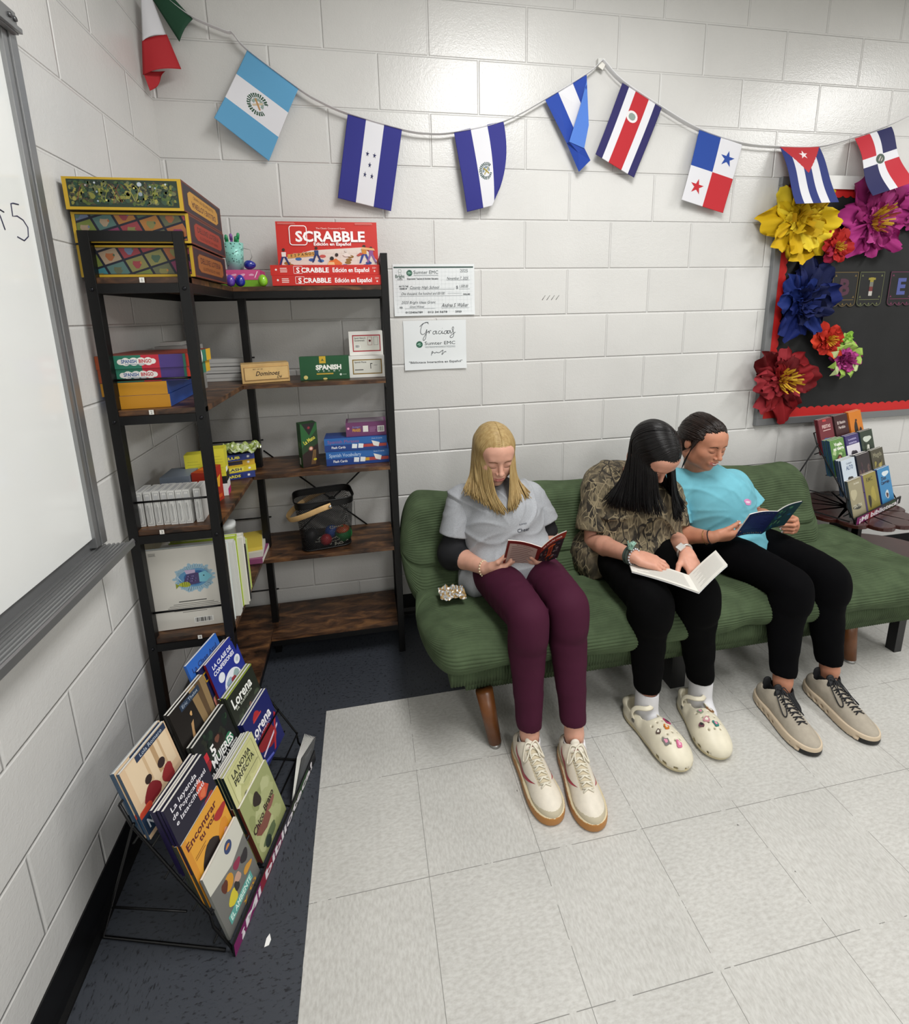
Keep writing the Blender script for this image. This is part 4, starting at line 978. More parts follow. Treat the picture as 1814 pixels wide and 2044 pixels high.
# ------------------------------------------------------------------ people
from mathutils.bvhtree import BVHTree
np.random.seed(3)
def A3(p): return np.array(p, float)
def unit(v): v = np.array(v, float); return v / np.linalg.norm(v)
def bvh_of(*obs):
    vs_, fs = [], []
    for o in obs:
        n = len(vs_); off = V((0, 0, 0)); q = o
        while q is not None: off = off + q.location; q = q.parent
        vs_ += [v.co + off for v in o.data.vertices]; fs += [tuple(a + n for a in p.vertices) for p in o.data.polygons]
    return BVHTree.FromPolygons(vs_, fs)
def decal(name, parent, bvh, O, X, Y, items, lift=.0007, sub=6):
    """project flat shapes (u,v in metres on the plane O,X,Y) along -N onto a surface. items: (pts or ('text',..), material)"""
    O = V(O); X = V(X).normalized(); Y = V(Y); Y = (Y - X * Y.dot(X)).normalized(); N = X.cross(Y); s = MB()
    def pj(u, v, l=0):
        p = O + X * u + Y * v
        h = bvh.ray_cast(p + N * .12, -N, .4)
        if h[0] is None: return None
        return h[0] + N * (lift + l)
    for k, it in enumerate(items):
        if it[0] == 'text':
            _, txt, u, v, hgt, m, wt = it[:7]; vs_, fs, x0, x1, y0, y1 = text_mesh(txt, wt, .0); sc = hgt / .7
            q = [pj(u + (a[0] - (x0 + x1) / 2) * sc, v + (a[1] - .35) * sc, .0002 * k) for a in vs_]
            fs = [f for f in fs if all(q[i] is not None for i in f)]; q = [a if a is not None else O for a in q]
            s.add(q, fs, m, True)
        else:
            pts, m = it[:2]; c = (sum(p[0] for p in pts) / len(pts), sum(p[1] for p in pts) / len(pts)); ring = []; n = len(pts)
            edge = []
            for i in range(n):
                a, b = pts[i], pts[(i + 1) % n]; m_ = max(1, int(math.hypot(b[0] - a[0], b[1] - a[1]) / .004)); edge += [(a[0] + (b[0] - a[0]) * j / m_, a[1] + (b[1] - a[1]) * j / m_) for j in range(m_)]
            L = 3; grid = [[pj(c[0] + (e[0] - c[0]) * q / L, c[1] + (e[1] - c[1]) * q / L, .0002 * k) for e in edge] for q in range(1, L + 1)]; cc = pj(*c, .0002 * k)
            if cc is None: continue
            n = len(edge); vs_ = [cc] + [p if p is not None else cc for g in grid for p in g]; fs = [(0, 1 + i, 1 + (i + 1) % n) for i in range(n)]
            for q in range(L - 1):
                fs += [(1 + q * n + i, 1 + (q + 1) * n + i, 1 + (q + 1) * n + (i + 1) % n, 1 + q * n + (i + 1) % n) for i in range(n)]
            s.add(vs_, fs, m, True)
    return s.build(name, parent)

def skin_mat(h): return M(h, .48, spec=.4, sss=.12, noise_amt=.05, nscale=45)
class Head:
    def __init__(s, c, yaw, pitch, roll=0, sc=1.0):
        # local axes: X = screen-right side of the face, F = forward, U = up
        R = Matrix.Rotation(yaw, 3, 'Z') @ Matrix.Rotation(pitch, 3, 'X') @ Matrix.Rotation(roll, 3, 'Y')
        s.X = A3(R @ V((1, 0, 0))); s.F = A3(R @ V((0, -1, 0))); s.U = A3(R @ V((0, 0, 1))); s.c = A3(c); s.sc = sc
        s.R = np.stack([s.X, s.F, s.U], 1)
    def w(s, x, y, z): return s.c + s.sc * (s.X * x + s.F * y + s.U * z)
    def l(s, P): return ((P - s.c) @ s.R) / s.sc
def head_sdf(H, neck, smile=0, nr=.050):
    q = H.sc; S = SDF(H.c - .17, H.c + .17, .0022); e = lambda c, r, k=.02, mode='add': S.ell(H.w(*c), A3(r) * q, H.R, k, mode)
    cp = lambda a, b, ra, rb, k=.008, mode='add': S.cap(H.w(*a), H.w(*b), ra * q, rb * q, k, None, mode)
    e((0, -.014, .032), (.074, .092, .080)); e((0, .030, -.012), (.062, .060, .075), .03); e((0, .034, -.052), (.050, .050, .052), .03)
    e((0, .062, -.092), (.021, .020, .016), .025)                                   # chin
    for g in (-1, 1):
        e((g * .036, .056, -.020), (.025, .026, .024), .025)                        # cheeks
        e((g * .045, .005, -.065), (.018, .04, .026), .03)                          # jaw
    e((0, .052, .048), (.058, .040, .040), .03)                                     # forehead
    cp((-.030, .081, .024), (.030, .081, .024), .009, .009, .02)
    for g in (-1, 1): e((g * .031, .100, .006), (.018, .012, .011), .016, 'sub')
    for g in (-1, 1): e((g * .031, .0775, .004), (.0165, .0135, .0115), .004)       # lids
    cp((0, .088, .016), (0, .106, -.022), .0065, .0095, .010); e((0, .109, -.027), (.0095, .009, .0085), .006)
    for g in (-1, 1): e((g * .0115, .099, -.031), (.0065, .008, .006), .005)
    e((0, .086, -.058), (.026, .012, .016), .012)
    c = .0010 + .0040 * smile; wd = .021 + .005 * smile; lr = 1 - .28 * smile
    for a, b in ((-wd, -.008), (-.008, .008), (.008, wd)):
        f = lambda x: (.0955 - 22 * x * x, -.0545 + c * (abs(x) / wd) ** 1.5 * 1.6)
        g = lambda x: (.0955 - 22 * x * x, -.0640 + c * (abs(x) / wd) ** 1.5 * 2.6 - .001 * smile)
        cp((a, *f(a)), (b, *f(b)), .0036 * lr if abs(a) < .01 else .0020, .0036 * lr if abs(b) < .01 else .0020, .004)
        cp((a, *g(a)), (b, *g(b)), .0042 * lr if abs(a) < .01 else .0018, .0042 * lr if abs(b) < .01 else .0018, .004)
    cp((-wd * .9, .100 - 22 * wd * wd * .8, -.0595 + c * 1.9), (0, .1015, -.0598), .0012, .0014, .003, 'sub'); cp((wd * .9, .100 - 22 * wd * wd * .8, -.0595 + c * 1.9), (0, .1015, -.0598), .0012, .0014, .003, 'sub')
    for g in (-1, 1): e((g * .074, -.006, -.004), (.007, .016, .028), .006)
    S.cap(H.w(0, -.020, -.05), neck, nr * .98, nr * 1.05, .03)
    return S
def hand(S, W, d, n, t, curl=(40, 45, 30), sc=.92, spread=.06, thumb=(.55, .75, .25), tc=25, nails=None, skip=()):
    """W wrist, d wrist->knuckles, n palm normal (the way the palm faces), t thumb side"""
    d = unit(d); n = A3(n); n = unit(n - d * (n @ d)); t0 = unit(np.cross(n, d)); t = t0 if t0 @ A3(t) > 0 else -t0; W = A3(W)
    R = np.stack([d, t, n], 1); k = .006
    S.ell(W + d * .045 * sc, A3((.052, .040, .0155)) * sc, R, .012); S.box(W + d * .052 * sc, A3((.034, .037, .012)) * sc, .011 * sc, R, .012)
    S.ell(W + (d * .035 + t * .022 + n * .006) * sc, A3((.032, .018, .016)) * sc, R, .012)
    tips = []
    for i, (o, L, r) in enumerate(((.0295, .068, .0088), (.0100, .076, .0091), (-.0095, .071, .0086), (-.0275, .056, .0076))):
        p = W + (d * (.083 - .004 * abs(i - 1)) + t * o) * sc; a = spread * (1.4 - i); dd = unit(d + t * a * .6); cc = curl[i] if isinstance(curl[0], (list, tuple)) else curl
        for j, (fr, c) in enumerate(zip((.44, .31, .25), cc)):
            c = math.radians(c); nn = unit(n - dd * (n @ dd)); dd = unit(dd * math.cos(c) + nn * math.sin(c))
            q = p + dd * L * fr * sc; r0 = r * (1 - .09 * j) * sc; S.cap(p, q, r0, r0 * .91, k if j == 0 else .003); p = q
            n_f = unit(nn * math.cos(c) - unit(dd) * 0)
        back = unit(-(n - dd * (n @ dd)) if abs(n @ dd) < .98 else -d); tips.append((p, dd, back, r * .8 * sc))
    p = W + (d * .026 + t * .030 + n * .006) * sc; dd = unit(d * thumb[0] + t * thumb[1] + n * thumb[2])
    for j, (L, r) in enumerate(((.036, .0115), (.030, .0098), (.024, .0088))):
        q = p + dd * L * sc; S.cap(p, q, r * sc, r * .9 * sc, .008 if j == 0 else .003); p = q
        c = math.radians(tc); m_ = unit(n * .5 - t * .6 + d * .3); m_ = unit(m_ - dd * (m_ @ dd)); dd2 = unit(dd * math.cos(c) + m_ * math.sin(c)); dd = dd2 if j < 2 else dd
    tips.append((p, dd, unit(-n + t * .5 - dd * ((-n + t * .5) @ dd)), .008 * sc))
    return tips
def nails_obj(tips, mat, parent):
    s = MB()
    for (p, d, b, r) in tips:
        d, b = V(d), V(b); x = d.cross(b); vs_ = []; n = 5
        for i in range(n):
            for j in range(4):
                a = (i / (n - 1) - .5) * 1.5; rr = r * 1.07
                vs_.append(V(p) - d * .003 + d * (j / 3 * .0105) * (1 - .12 * abs(i - 2)) + (b * math.cos(a) + x * math.sin(a)) * rr)
        s.add(vs_, [(i * 4 + j, i * 4 + j + 1, (i + 1) * 4 + j + 1, (i + 1) * 4 + j) for i in range(n - 1) for j in range(3)], mat, True)
    o = s.build('fingernails', parent); sol = o.modifiers.new('t', 'SOLIDIFY'); sol.thickness = .0006
    return o
def catmull(P, k=5):
    P = [A3(p) for p in P]; out = []
    for i in range(len(P) - 1):
        a = P[max(i - 1, 0)]; b = P[i]; c = P[i + 1]; d = P[min(i + 2, len(P) - 1)]
        for j in range(k):
            t = j / k; out.append(.5 * (2 * b + (c - a) * t + (2 * a - 5 * b + 4 * c - d) * t * t + (3 * b - a - 3 * c + d) * t ** 3))
    out.append(P[-1]); return out
def hair_mat(c1, c2, rough=.42):
    m = bpy.data.materials.new('hair'); m.use_nodes = True; nt = m.node_tree; L = nt.links.new; b = nt.nodes['Principled BSDF']
    tc = nd(nt, 'ShaderNodeNewGeometry'); at = nd(nt, 'ShaderNodeAttribute'); at.attribute_name = 'shade'
    n = nd(nt, 'ShaderNodeTexNoise'); n.inputs['Scale'].default_value = 35; mp = nd(nt, 'ShaderNodeMapping'); mp.inputs['Scale'].default_value = (3, 3, .6); L(tc.outputs['Position'], mp.inputs['Vector']); L(mp.outputs[0], n.inputs['Vector'])
    cr = nd(nt, 'ShaderNodeValToRGB'); cr.color_ramp.elements[0].position = .25; cr.color_ramp.elements[0].color = lin(c1); cr.color_ramp.elements[1].position = .75; cr.color_ramp.elements[1].color = lin(c2)
    L(n.outputs['Fac'], cr.inputs[0]); L(cr.outputs[0], b.inputs['Base Color']); b.inputs['Roughness'].default_value = rough; b.inputs['Specular IOR Level'].default_value = .3
    b.inputs['Anisotropic'].default_value = .3
    return m
def hair_obj(name, H, mat, parent, strands, base=None, root=None):
    s = MB()
    for path, r0, r1 in strands:
        P = catmull(path, 4); n = len(P); s.tube(P, [r0 + (r1 - r0) * (i / (n - 1)) ** 1.5 for i in range(n)], mat, 6)
    if base is not None:
        for B_ in (base if isinstance(base, list) else [base]):
            v, f = B_.mesh(); v = relax(v, f, 2); s.add([tuple(a) for a in v], [tuple(a) for a in f], mat, True)
    return s.build(name, parent)

def shoe_frame(heel, toe):
    h, t = A3(heel), A3(toe); f = t - h; f[2] = 0; L = np.linalg.norm(f); f /= L; s = np.array([f[1], -f[0], 0])   # s = wearer's screen side
    return h, f, s, L
def limb_shell(S, a, b, ra, rb, k=.02, flat=None): S.cap(a, b, ra, rb, k, flat)

def wrinkle(amp, fx, fz, seed=0, fine=1.0):
    def f(x, y, z):
        a = np.sin(fx * x + 3 * np.sin(9 * z + seed) + 14 * y) * np.sin(fz * z + 2.5 * np.sin(11 * x + seed * 2))
        b = np.sin(38 * x - 30 * z + 3 * np.sin(17 * y + seed)) * np.sin(13 * z + 9 * x + seed)
        return amp * (a + .6 * b)
    return f
def folds(amp, ctr, seed=0, f1=26.0):
    """cloth folds: sharp-crested ridges fanning out from a centre"""
    cx, cy, cz = ctr
    def f(x, y, z):
        dx, dz = x - cx, z - cz; an = np.arctan2(dx, dz + .0001); r = np.hypot(dx, dz)
        w1 = 1 - np.abs(np.sin(an * 5 + 9 * r + 1.3 * np.sin(14 * y + seed) + seed)); w2 = 1 - np.abs(np.sin(f1 * (dz + .45 * np.abs(dx)) + 2.2 * np.sin(12 * x + seed) + 3 * y))
        m = .5 + .5 * np.sin(11 * x + seed * 1.7) * np.sin(9 * z + seed * .6 + 5 * y)
        return -amp * (w1 ** 3 * (1 - m) * np.clip(r / .12, 0, 1) + w2 ** 3 * m) + amp * .35 * np.sin(17 * x + seed) * np.sin(15 * z)
    return f
def sneaker(kind, parent, heel, toe, ankle, lab=None, mirror=1):
    O, f, sd, L = shoe_frame(heel, toe); z = np.array([0, 0, 1.]); O = O * [1, 1, 0] - f * .012; L = L + .022
    P = lambda x, y, h: O + f * x * L + sd * y + z * h
    R = np.stack([f, sd, z], 1); lo = O - .14; lo[2] = -.02; hi = O + f * L + .14; lo = np.minimum(O, O + f * L) - .09; hi = np.maximum(O, O + f * L) + .09; lo[2] = -.012; hi[2] = .17
    root = bpy.data.objects.new({'retro': 'sneaker', 'clog': 'clog', 'run': 'running_shoe'}[kind], None); COL.objects.link(root); root.parent = parent
    pw = V((0, 0, 0)); q = parent
    while q is not None: pw = pw + q.location; q = q.parent
    root.location = V(P(.5, 0, 0)) - pw
    out = []
    ak = A3(ankle)
    def body(inf=0.0, top=.085):
        S = SDF(lo, hi, .0028)
        S.ell(P(.17, 0, .040), (.052 + inf, .034 + inf, .045), R, .02); S.ell(P(.78, 0, .026), (.062 + inf, .043 + inf, .034), R, .03); S.ell(P(.5, 0, .03), (.07 + inf, .037 + inf, .044), R, .03)
        return S
    if kind in ('retro', 'run'):
        gum = kind == 'retro'
        S = SDF(lo, hi, .0028)
        for x, r in ((.15, .034), (.33, .034), (.5, .036), (.66, .042), (.82, .041)): S.ell(P(x, 0, .016), (.052, r * 1.10 + .004, .060), R, .03)
        S.half((0, 0, .030 if gum else .034), (0, 0, 1)); S.half((0, 0, .002), (0, 0, -1))
        if not gum:
            for i in range(9):
                for g in (-1, 1): S.ell(P(.08 + i * .105, g * .043, .016), (.0065, .007, .0055), R, .003, 'sub')
                for g in (-1, 1): S.ell(P(.13 + i * .105, g * .043, .001), (.004, .01, .005), R, .003, 'sub')
        mats = [M('#b07a3e', .5), M('#cdbf9e', .6), M('#131313', .6)] if gum else [M('#cbb9a0', .6), M('#cbb9a0', .6), M('#161616', .6)]
        def mf(c, O=O, f=f, L=L):
            u = (c - O) @ f / L
            if gum: return np.where(c[:, 2] > .0275, 1, 0)
            return np.where((u > .93) & (c[:, 2] < .02), 2, np.where(c[:, 2] < .005, 2, 0))
        organic('sole', [S], mats, mf, root)
        S = SDF(lo, hi, .0026)
        S.ell(P(.17, 0, .042), (.050, .036, .042), R, .02); S.ell(P(.79, 0, .026), (.058, .0445, .031 if gum else .029), R, .03); S.ell(P(.5, 0, .03), (.07, .038, .041), R, .03)
        S.cap(P(.24, 0, .080), P(.22, 0, .05), .030, .032, .02); S.cap(P(.34, 0, .066), P(.75, 0, .030), .028, .028, .03)
        for g in (-1, 1): S.cap(P(.10, g * .018, .062), P(.30, g * .024, .066), .012, .010, .015)
        S.cap(ak + z * .05, (ak + P(.20, 0, .05)) / 2 + z * .0, .030, .029, .006, None, 'sub'); S.cap(P(.20, 0, .13), P(.20, 0, .060), .030, .027, .006, None, 'sub')
        S.half((0, 0, .018), (0, 0, -1))
        if gum: mats = [M('#d9d1c1', .5, noise_amt=.05, nscale=60), M('#b9af97', .7), M('#c5b99f', .7)]
        else: mats = [M('#a89f90', .75, bump=.0006, bscale=900, noise_amt=.06, nscale=80)] * 3
        def mf2(c):
            u = (c - O) @ f / L; v = (c - O) @ sd; w = c[:, 2]
            if gum: return np.where((u > .62) & (w < .030 + .016 * (u - .62) * 2.2), 1, np.where((u > .38) & (u < .74) & (np.abs(v) < .021) & (w > .04), 2, 0))
            return np.zeros(len(c))
        up = organic('upper', [S], mats, mf2, root); bv = bvh_of(up); z3 = V((0, 0, 1))
        def top(x, y, lift=.0025):
            p = V(P(x, y, .2)); h = bv.ray_cast(p, -z3, .3); return (h[0] + z3 * lift) if h[0] is not None else V(P(x, y, .05))
        # tongue
        S = SDF(lo, hi, .0026); S.cap(P(.40, 0, .072), P(.30, 0, .104), .014, .015, .01, (f, .5)); S.cap(P(.36, -.010, .088), P(.36, .010, .088), .014, .014, .01, (f, .45))
        tg = organic('tongue', [S], [M('#ddd6c8', .6) if gum else M('#15161a', .7)], None, root)
        s = MB(); lm = M('#ded8c6', .7) if gum else M('#14151b', .7); r = .0024 if gum else .0018
        nl = 7
        for i in range(nl):
            x = .38 + .36 * i / (nl - 1); w = .019 - .004 * i / nl
            s.tube([top(x, -w), top(x + .01, 0, .004), top(x + .035, w)], r, lm, 6); s.tube([top(x, w), top(x + .01, 0, .0045), top(x + .035, -w)], r, lm, 6)
        x = .37; c = top(x, 0, .009)
        for g in (-1, 1):
            a = catmull([c, V(top(x - .02, g * .018, .012)), V(top(x + (.05 if gum else .22), g * .034, .006)), V(top(x + (.09 if gum else .25), g * .026, .008)), c + V((0, 0, .003))], 5); s.tube(a, r, lm, 6)
            s.tube(catmull([c, V(top(x + .06, g * .012, .010)), V(top(x + (.12 if gum else .25), g * .014, .006))], 4), r * .9, lm, 6)
        s.build('laces', root)
        if gum:
            bvu = bvh_of(up); rd = M('#a83a4c', .5)
            for g in (-1, 1):
                # curved tick on the side panel
                Nn = sd * g; X = np.cross(z, Nn); sx = 1 if X @ f > 0 else -1
                pts = [(-.052, .030), (-.040, .008), (-.020, -.006), (.004, -.006), (.050, .018), (.006, .006), (-.012, .006), (-.026, .014)]
                pts = [(sx * a * 1.25, b * 1.35 - .001) for a, b in pts]; pts = pts if sx > 0 else pts[::-1]
                # split in two convex-ish halves
                decal('side_mark', root, bvu, P(.47, g * .05, .040), X, z, [([pts[0], pts[1], pts[2], pts[6], pts[7]], rd), ([pts[2], pts[3], pts[4], pts[5], pts[6]], rd)], lift=.0008)
            bt = bvh_of(tg); decal('tongue_patch', root, bt, P(.38, 0, .095), sd * (-1 if mirror else 1), -f * .3 + z, [([(-.009, -.008), (.009, -.008), (.010, .004), (.004, .009), (-.004, .009), (-.010, .004)], M('#b0405a', .6))])
        else:
            decal('toe_mesh', root, bv, P(.80, 0, .1), sd, -f, [([(-.018 + .004 * i, -.014), (-.0165 + .004 * i, -.014), (-.0165 + .004 * i, .014 - .001 * abs(i - 4)), (-.018 + .004 * i, .014 - .001 * abs(i - 4))], M('#7f7869', .8)) for i in range(10)])
            S = SDF(lo, hi, .003); S.cap(P(.10, 0, .07), P(.10, 0, .094), .018, .016, .01, (f, .4)); organic('heel_collar', [S], [M('#15161a', .8)], None, root)
    else:
        wh = M('#dcd5bf', .45, noise_amt=.06, nscale=30)
        S = SDF(lo, hi, .0026)
        S.ell(P(.79, 0, .026), (.064, .058, .043), R, .03); S.ell(P(.60, 0, .03), (.065, .050, .050), R, .03); S.ell(P(.18, 0, .016), (.052, .043, .036), R, .03); S.ell(P(.4, 0, .012), (.07, .042, .030), R, .03)
        S.cap(P(.36, 0, .05), P(.72, 0, .040), .030, .032, .03)
        for g in (-1, 1): S.cap(P(.06, g * .016, .045), P(.36, g * .035, .040), .009, .009, .02)
        S.cap(P(.03, -.014, .048), P(.03, .014, .048), .010, .010, .02)
        S.cap(P(.20, 0, .06), P(.20, 0, .13), .029, .04, .01, None, 'sub'); S.cap(P(.14, 0, .045), P(.46, 0, .050), .025, .030, .01, None, 'sub')
        for i in range(4):
            for j in range(-1, 3):
                x = .56 + .085 * i; y = -.008 * 0 + (j - .5) * .018 + (.009 if i % 2 else 0)
                if abs(y) < .032: S.cap(P(x, y, .03), P(x, y * 1.15, .12), .0032, .0032, .002, None, 'sub')
        for a in (-1.25, -.8, -.35, .05, .5, .95, 1.3):
            c = P(.70 + .27 * math.cos(a), .060 * math.sin(a), .024); dr = unit(f * math.cos(a) + sd * math.sin(a)); S.box(c, (.014, .0062, .0042), .001, np.stack([dr, np.cross(z, dr), z], 1), .002, 'sub')
        S.half((0, 0, .004), (0, 0, -1))
        mt = [wh, M('#c9bd98', .5, noise_amt=.08, nscale=40)]
        up = organic('clog_upper', [S], mt, lambda c: (c[:, 2] < .021).astype(int), root)
        s = MB(); pts = [P(.30, -.044, .040), P(.26, -.043, .062), P(.29, -.033, .083), P(.38, -.012, .094), P(.38, .012, .094), P(.29, .033, .083), P(.26, .043, .062), P(.30, .044, .040)]
        s.tube(catmull(pts, 5), .0075, wh, 8, flat=.35, up=tuple(sd)); s.build('heel_strap', root)
        for g in (-1, 1):
            s = MB(); s.lathe([(.008, 0), (.008, .003), (.005, .005)], V(P(.30, g * .043, .040)), M('#5c5a52', .4), 14, tuple(sd * g)); s.build('strap_rivet', root)
        bvu = bvh_of(up); rnd = random.Random(5 if mirror else 11)
        ch = [(.58, -.026, '#b23a6a', 1.5), (.66, -.004, '#c9772c', 1.2), (.86, -.004, '#b8326e', 1.4), (.78, .028, '#6f6d6a', 1.4), (.66, .028, '#5a4a44', 1.1)] if mirror else [(.52, -.022, '#8a5f3a', 1.5), (.56, .016, '#8f9a86', 1.1), (.70, .012, '#c58a94', 1.4), (.76, -.010, '#2f7a72', 1.2), (.74, .032, '#6a4650', 1.4)]
        for k, (x, y, c, q) in enumerate(ch):
            p = V(P(x, y, .2)); h = bvu.ray_cast(p, V((0, 0, -1)), .3)
            if h[0] is None: continue
            s = MB(); n_ = h[1]; X = n_.orthogonal().normalized(); Y = n_.cross(X); r = .0075 * q; ph = rnd.uniform(0, 6)
            pts = [(r * (1 + .3 * math.sin(3 * a + ph)) * math.cos(a), r * (1 + .25 * math.cos(2 * a + ph)) * math.sin(a)) for a in [2 * PI * i / 14 for i in range(14)]]
            s.prism(pts, h[0], X, Y, n_, .003, M(c, .35)); pts2 = [(a * .5 + .001, b * .5) for a, b in pts]; s.prism(pts2, h[0] + n_ * .003, X, Y, n_, .0012, M(rnd.choice(['#e3c9b2', '#d98aa6', '#3a3a3a', '#e8e2d4']), .35)); s.build('shoe_charm', root)
    return root

def person(J, label, loc, H, opt):
    t = thing('person', label, 'person', loc, None)
    g = {k: A3(v) for k, v in J.items()}; z = np.array([0, 0, 1.])
    hc = (g['hipa'] + g['hipb']) / 2; sc_ = (g['sha'] + g['shb']) / 2; w = np.linalg.norm(g['shb'] - g['sha'])
    chest = sc_ * .62 + hc * .38 + A3((0, -.015, .015)); waist = sc_ * .28 + hc * .72 + A3((0, .01, 0)); ax = (0, 1, 0.15)
    skin = skin_mat(opt['skin'])
    # ---- body
    S = SDF(np.minimum.reduce(list(g.values())) - .14, np.maximum.reduce(list(g.values())) + .14, .007)
    S.chain([hc, waist, chest, sc_ - z * .03], [.12, .105, .125, .10], .04, (ax, .7))
    S.cap(g['sha'], g['shb'], .045, .045, .04); S.cap(g['neck'] - z * .02, g['neck'] + z * .03, .052, .046, .03)
    for c in 'ab':
        S.chain([g['sh' + c], g['el' + c]], [.045, .036], .02); S.chain([g['hip' + c], g['knee' + c], g['ank' + c]], [.070, .046, .030], .03)
        S.cap(g['ank' + c], g['ank' + c] + A3((0, 0, -.05)), .030, .026, .01)
    parts = [S]; tips = []
    for c in 'ab':
        e, wr, kn = g['el' + c], g['wr' + c], g['kn' + c]; lo = np.minimum.reduce([e, wr, kn]) - .12; hi = np.maximum.reduce([e, wr, kn]) + .12
        S = SDF(lo, hi, .0026); m = e * .65 + wr * .35
        S.cap(e, m, .036, .037, .01); S.cap(m, wr, .037, .0235, .015); S.cap(wr, wr + unit(kn - wr) * .02, .0235, .022, .012, (opt['hand' + c]['n'], .8))
        h = opt['hand' + c]; tips.append(hand(S, wr + unit(A3(h['d'])) * .004, **h)); parts.append(S)
    parts.append(head_sdf(H, g['neck'] + z * .0, opt.get('smile', 0), opt.get('neckr', .046)))
    lip = M(opt['lip'], .4); lidm = M(opt.get('lid', opt['skin']), .5)
    def mf(c):
        l = H.l(c); sm = opt.get('smile', 0)
        inl = (np.abs(l[:, 0]) < .0205 + .004 * sm) & (l[:, 1] > .078) & (l[:, 2] > -.0690 + 13 * l[:, 0] ** 2 + .003 * sm * (l[:, 0] / .02) ** 2) & (l[:, 2] < -.0512 - 9 * l[:, 0] ** 2 * (1 - 1.3 * sm))
        return np.where(inl, 1, 0)
    body = organic('body', parts, [skin, lip], mf, t)
    # face details
    bv = bvh_of(body); X, U, F = H.X, H.U, H.F; O = H.w(0, .13, 0); q = H.sc; br = M(opt['brow'], .8); ls = M(opt.get('lash', '#2a1c16'), .8)
    def sc2(pts): return [(a * q, b * q) for a, b in pts]
    for nm, m, shp in (('eyebrow', br, [(.014, .0215), (.026, .0265), (.040, .0245), (.048, .019), (.047, .0178), (.038, .0215), (.026, .0228), (.015, .0180)]),
                       ('eyelashes', ls, [(.016, -.0030), (.024, -.0062), (.034, -.0066), (.0455, -.0020), (.0475, -.0010), (.035, -.0082), (.024, -.0078), (.0155, -.0040)])):
        for sg in (-1, 1):
            p = [(sg * a, b) for a, b in shp]; n = len(p) // 2; quads = [([p[i], p[i + 1], p[-i - 2], p[-i - 1]], m) for i in range(n - 1)]
            if sg < 0: quads = [(a[::-1], b) for a, b in quads]
            decal(nm, t, bv, O, X, U, [(sc2(a), b) for a, b in quads], lift=.0012 if nm == 'eyebrow' else .0014)
    if opt.get('smile', 0) > .5:
        decal('teeth', t, bv, O, X, U, [(sc2([(-.017, -.0548), (-.010, -.0590), (0, -.0606), (.010, -.0590), (.017, -.0548), (.009, -.0572), (0, -.0582), (-.009, -.0572)]), M('#e6e0d6', .3))], lift=.0009)
    if opt.get('nails'):
        nails_obj([x for tp in tips for x in tp], M(opt['nails'], .2, coat=.5), t)
    # ---- leggings
    lg = []
    lo = np.minimum.reduce([g[k] for k in ('hipa', 'hipb', 'kneea', 'kneeb', 'anka', 'ankb')]) - .13; hi = np.maximum.reduce([g[k] for k in ('hipa', 'hipb', 'kneea', 'kneeb', 'anka', 'ankb')]) + .13
    S = SDF(lo, hi, .0045); S.cap(g['hipa'], g['hipb'], opt['hipr'], opt['hipr'], .03); r1, r2, r3, r4, r5 = opt['leg']
    for c in 'ab':
        h, k_, a = g['hip' + c], g['knee' + c], g['ank' + c]; cf = k_ * .70 + a * .30 + A3((0, .018, 0)); mid = h * .5 + k_ * .5 + A3((0, 0, .006))
        P_ = catmull([h, mid, k_ * .92 + h * .08 + A3((0, 0, .004)), k_ + A3((0, .006, -.012)), k_ * .85 + a * .15 + A3((0, .006, 0)), cf, a], 4); Rr_ = np.interp(np.arange(len(P_)), [0, 4, 8, 12, 16, 20, 24], [r1, r2, r3 * 1.02, r3, r3 * .97, r4, r5]); S.chain(P_, list(Rr_), .004)
    S.warp(wrinkle(opt.get('lwr', .0012), 30, 40, 1))
    for c in 'ab':
        h, k_, a = g['hip' + c], g['knee' + c], g['ank' + c]; cf = k_ * .70 + a * .30 + A3((0, .018, 0))
        d = unit(a - cf); hem = a - d * opt['hem'][c]; x_ = unit(np.cross(d, (0, 1, 0))); Rb = np.stack([x_, np.cross(d, x_), d], 1)
        S.cap(hem - d * .012, hem - d * .001, r5 + .003, r5 + .004, .004)
        S.box(hem + d * .08, (.09, .09, .08), .002, Rb, .003, 'sub'); S.cap(hem - d * .012, hem + d * .03, r5 - .004, r5 - .003, .003, None, 'sub')
    organic('leggings', [S], [opt['legmat']], None, t, it=2)
    # ---- shirt
    G = [g[k] for k in ('hipa', 'hipb', 'sha', 'shb', 'ela', 'elb')]; S = SDF(np.minimum.reduce(G) - .2, np.maximum.reduce(G) + .15, .0045)
    sr = opt['shirt']
    hp = hc + A3(sr.get('hipoff', (0, -.02, .03)))
    S.chain([hp, waist + A3((0, -.015, 0)), chest + A3((0, -.01, 0)), sc_ - z * .035], [sr['r'][0], sr['r'][1], sr['r'][2], sr['r'][3]], .05, (ax, sr.get('flat', .72)))
    S.cap(g['sha'] + A3((.015, 0, -.005)), g['shb'] + A3((-.015, 0, -.005)), .054, .054, .05)
    S.ell(hp + A3(sr['lap'][0]), sr['lap'][1], None, .04)
    for ex in sr.get('extra', []): S.ell(ex[0], ex[1], None, .04)
    slv = []
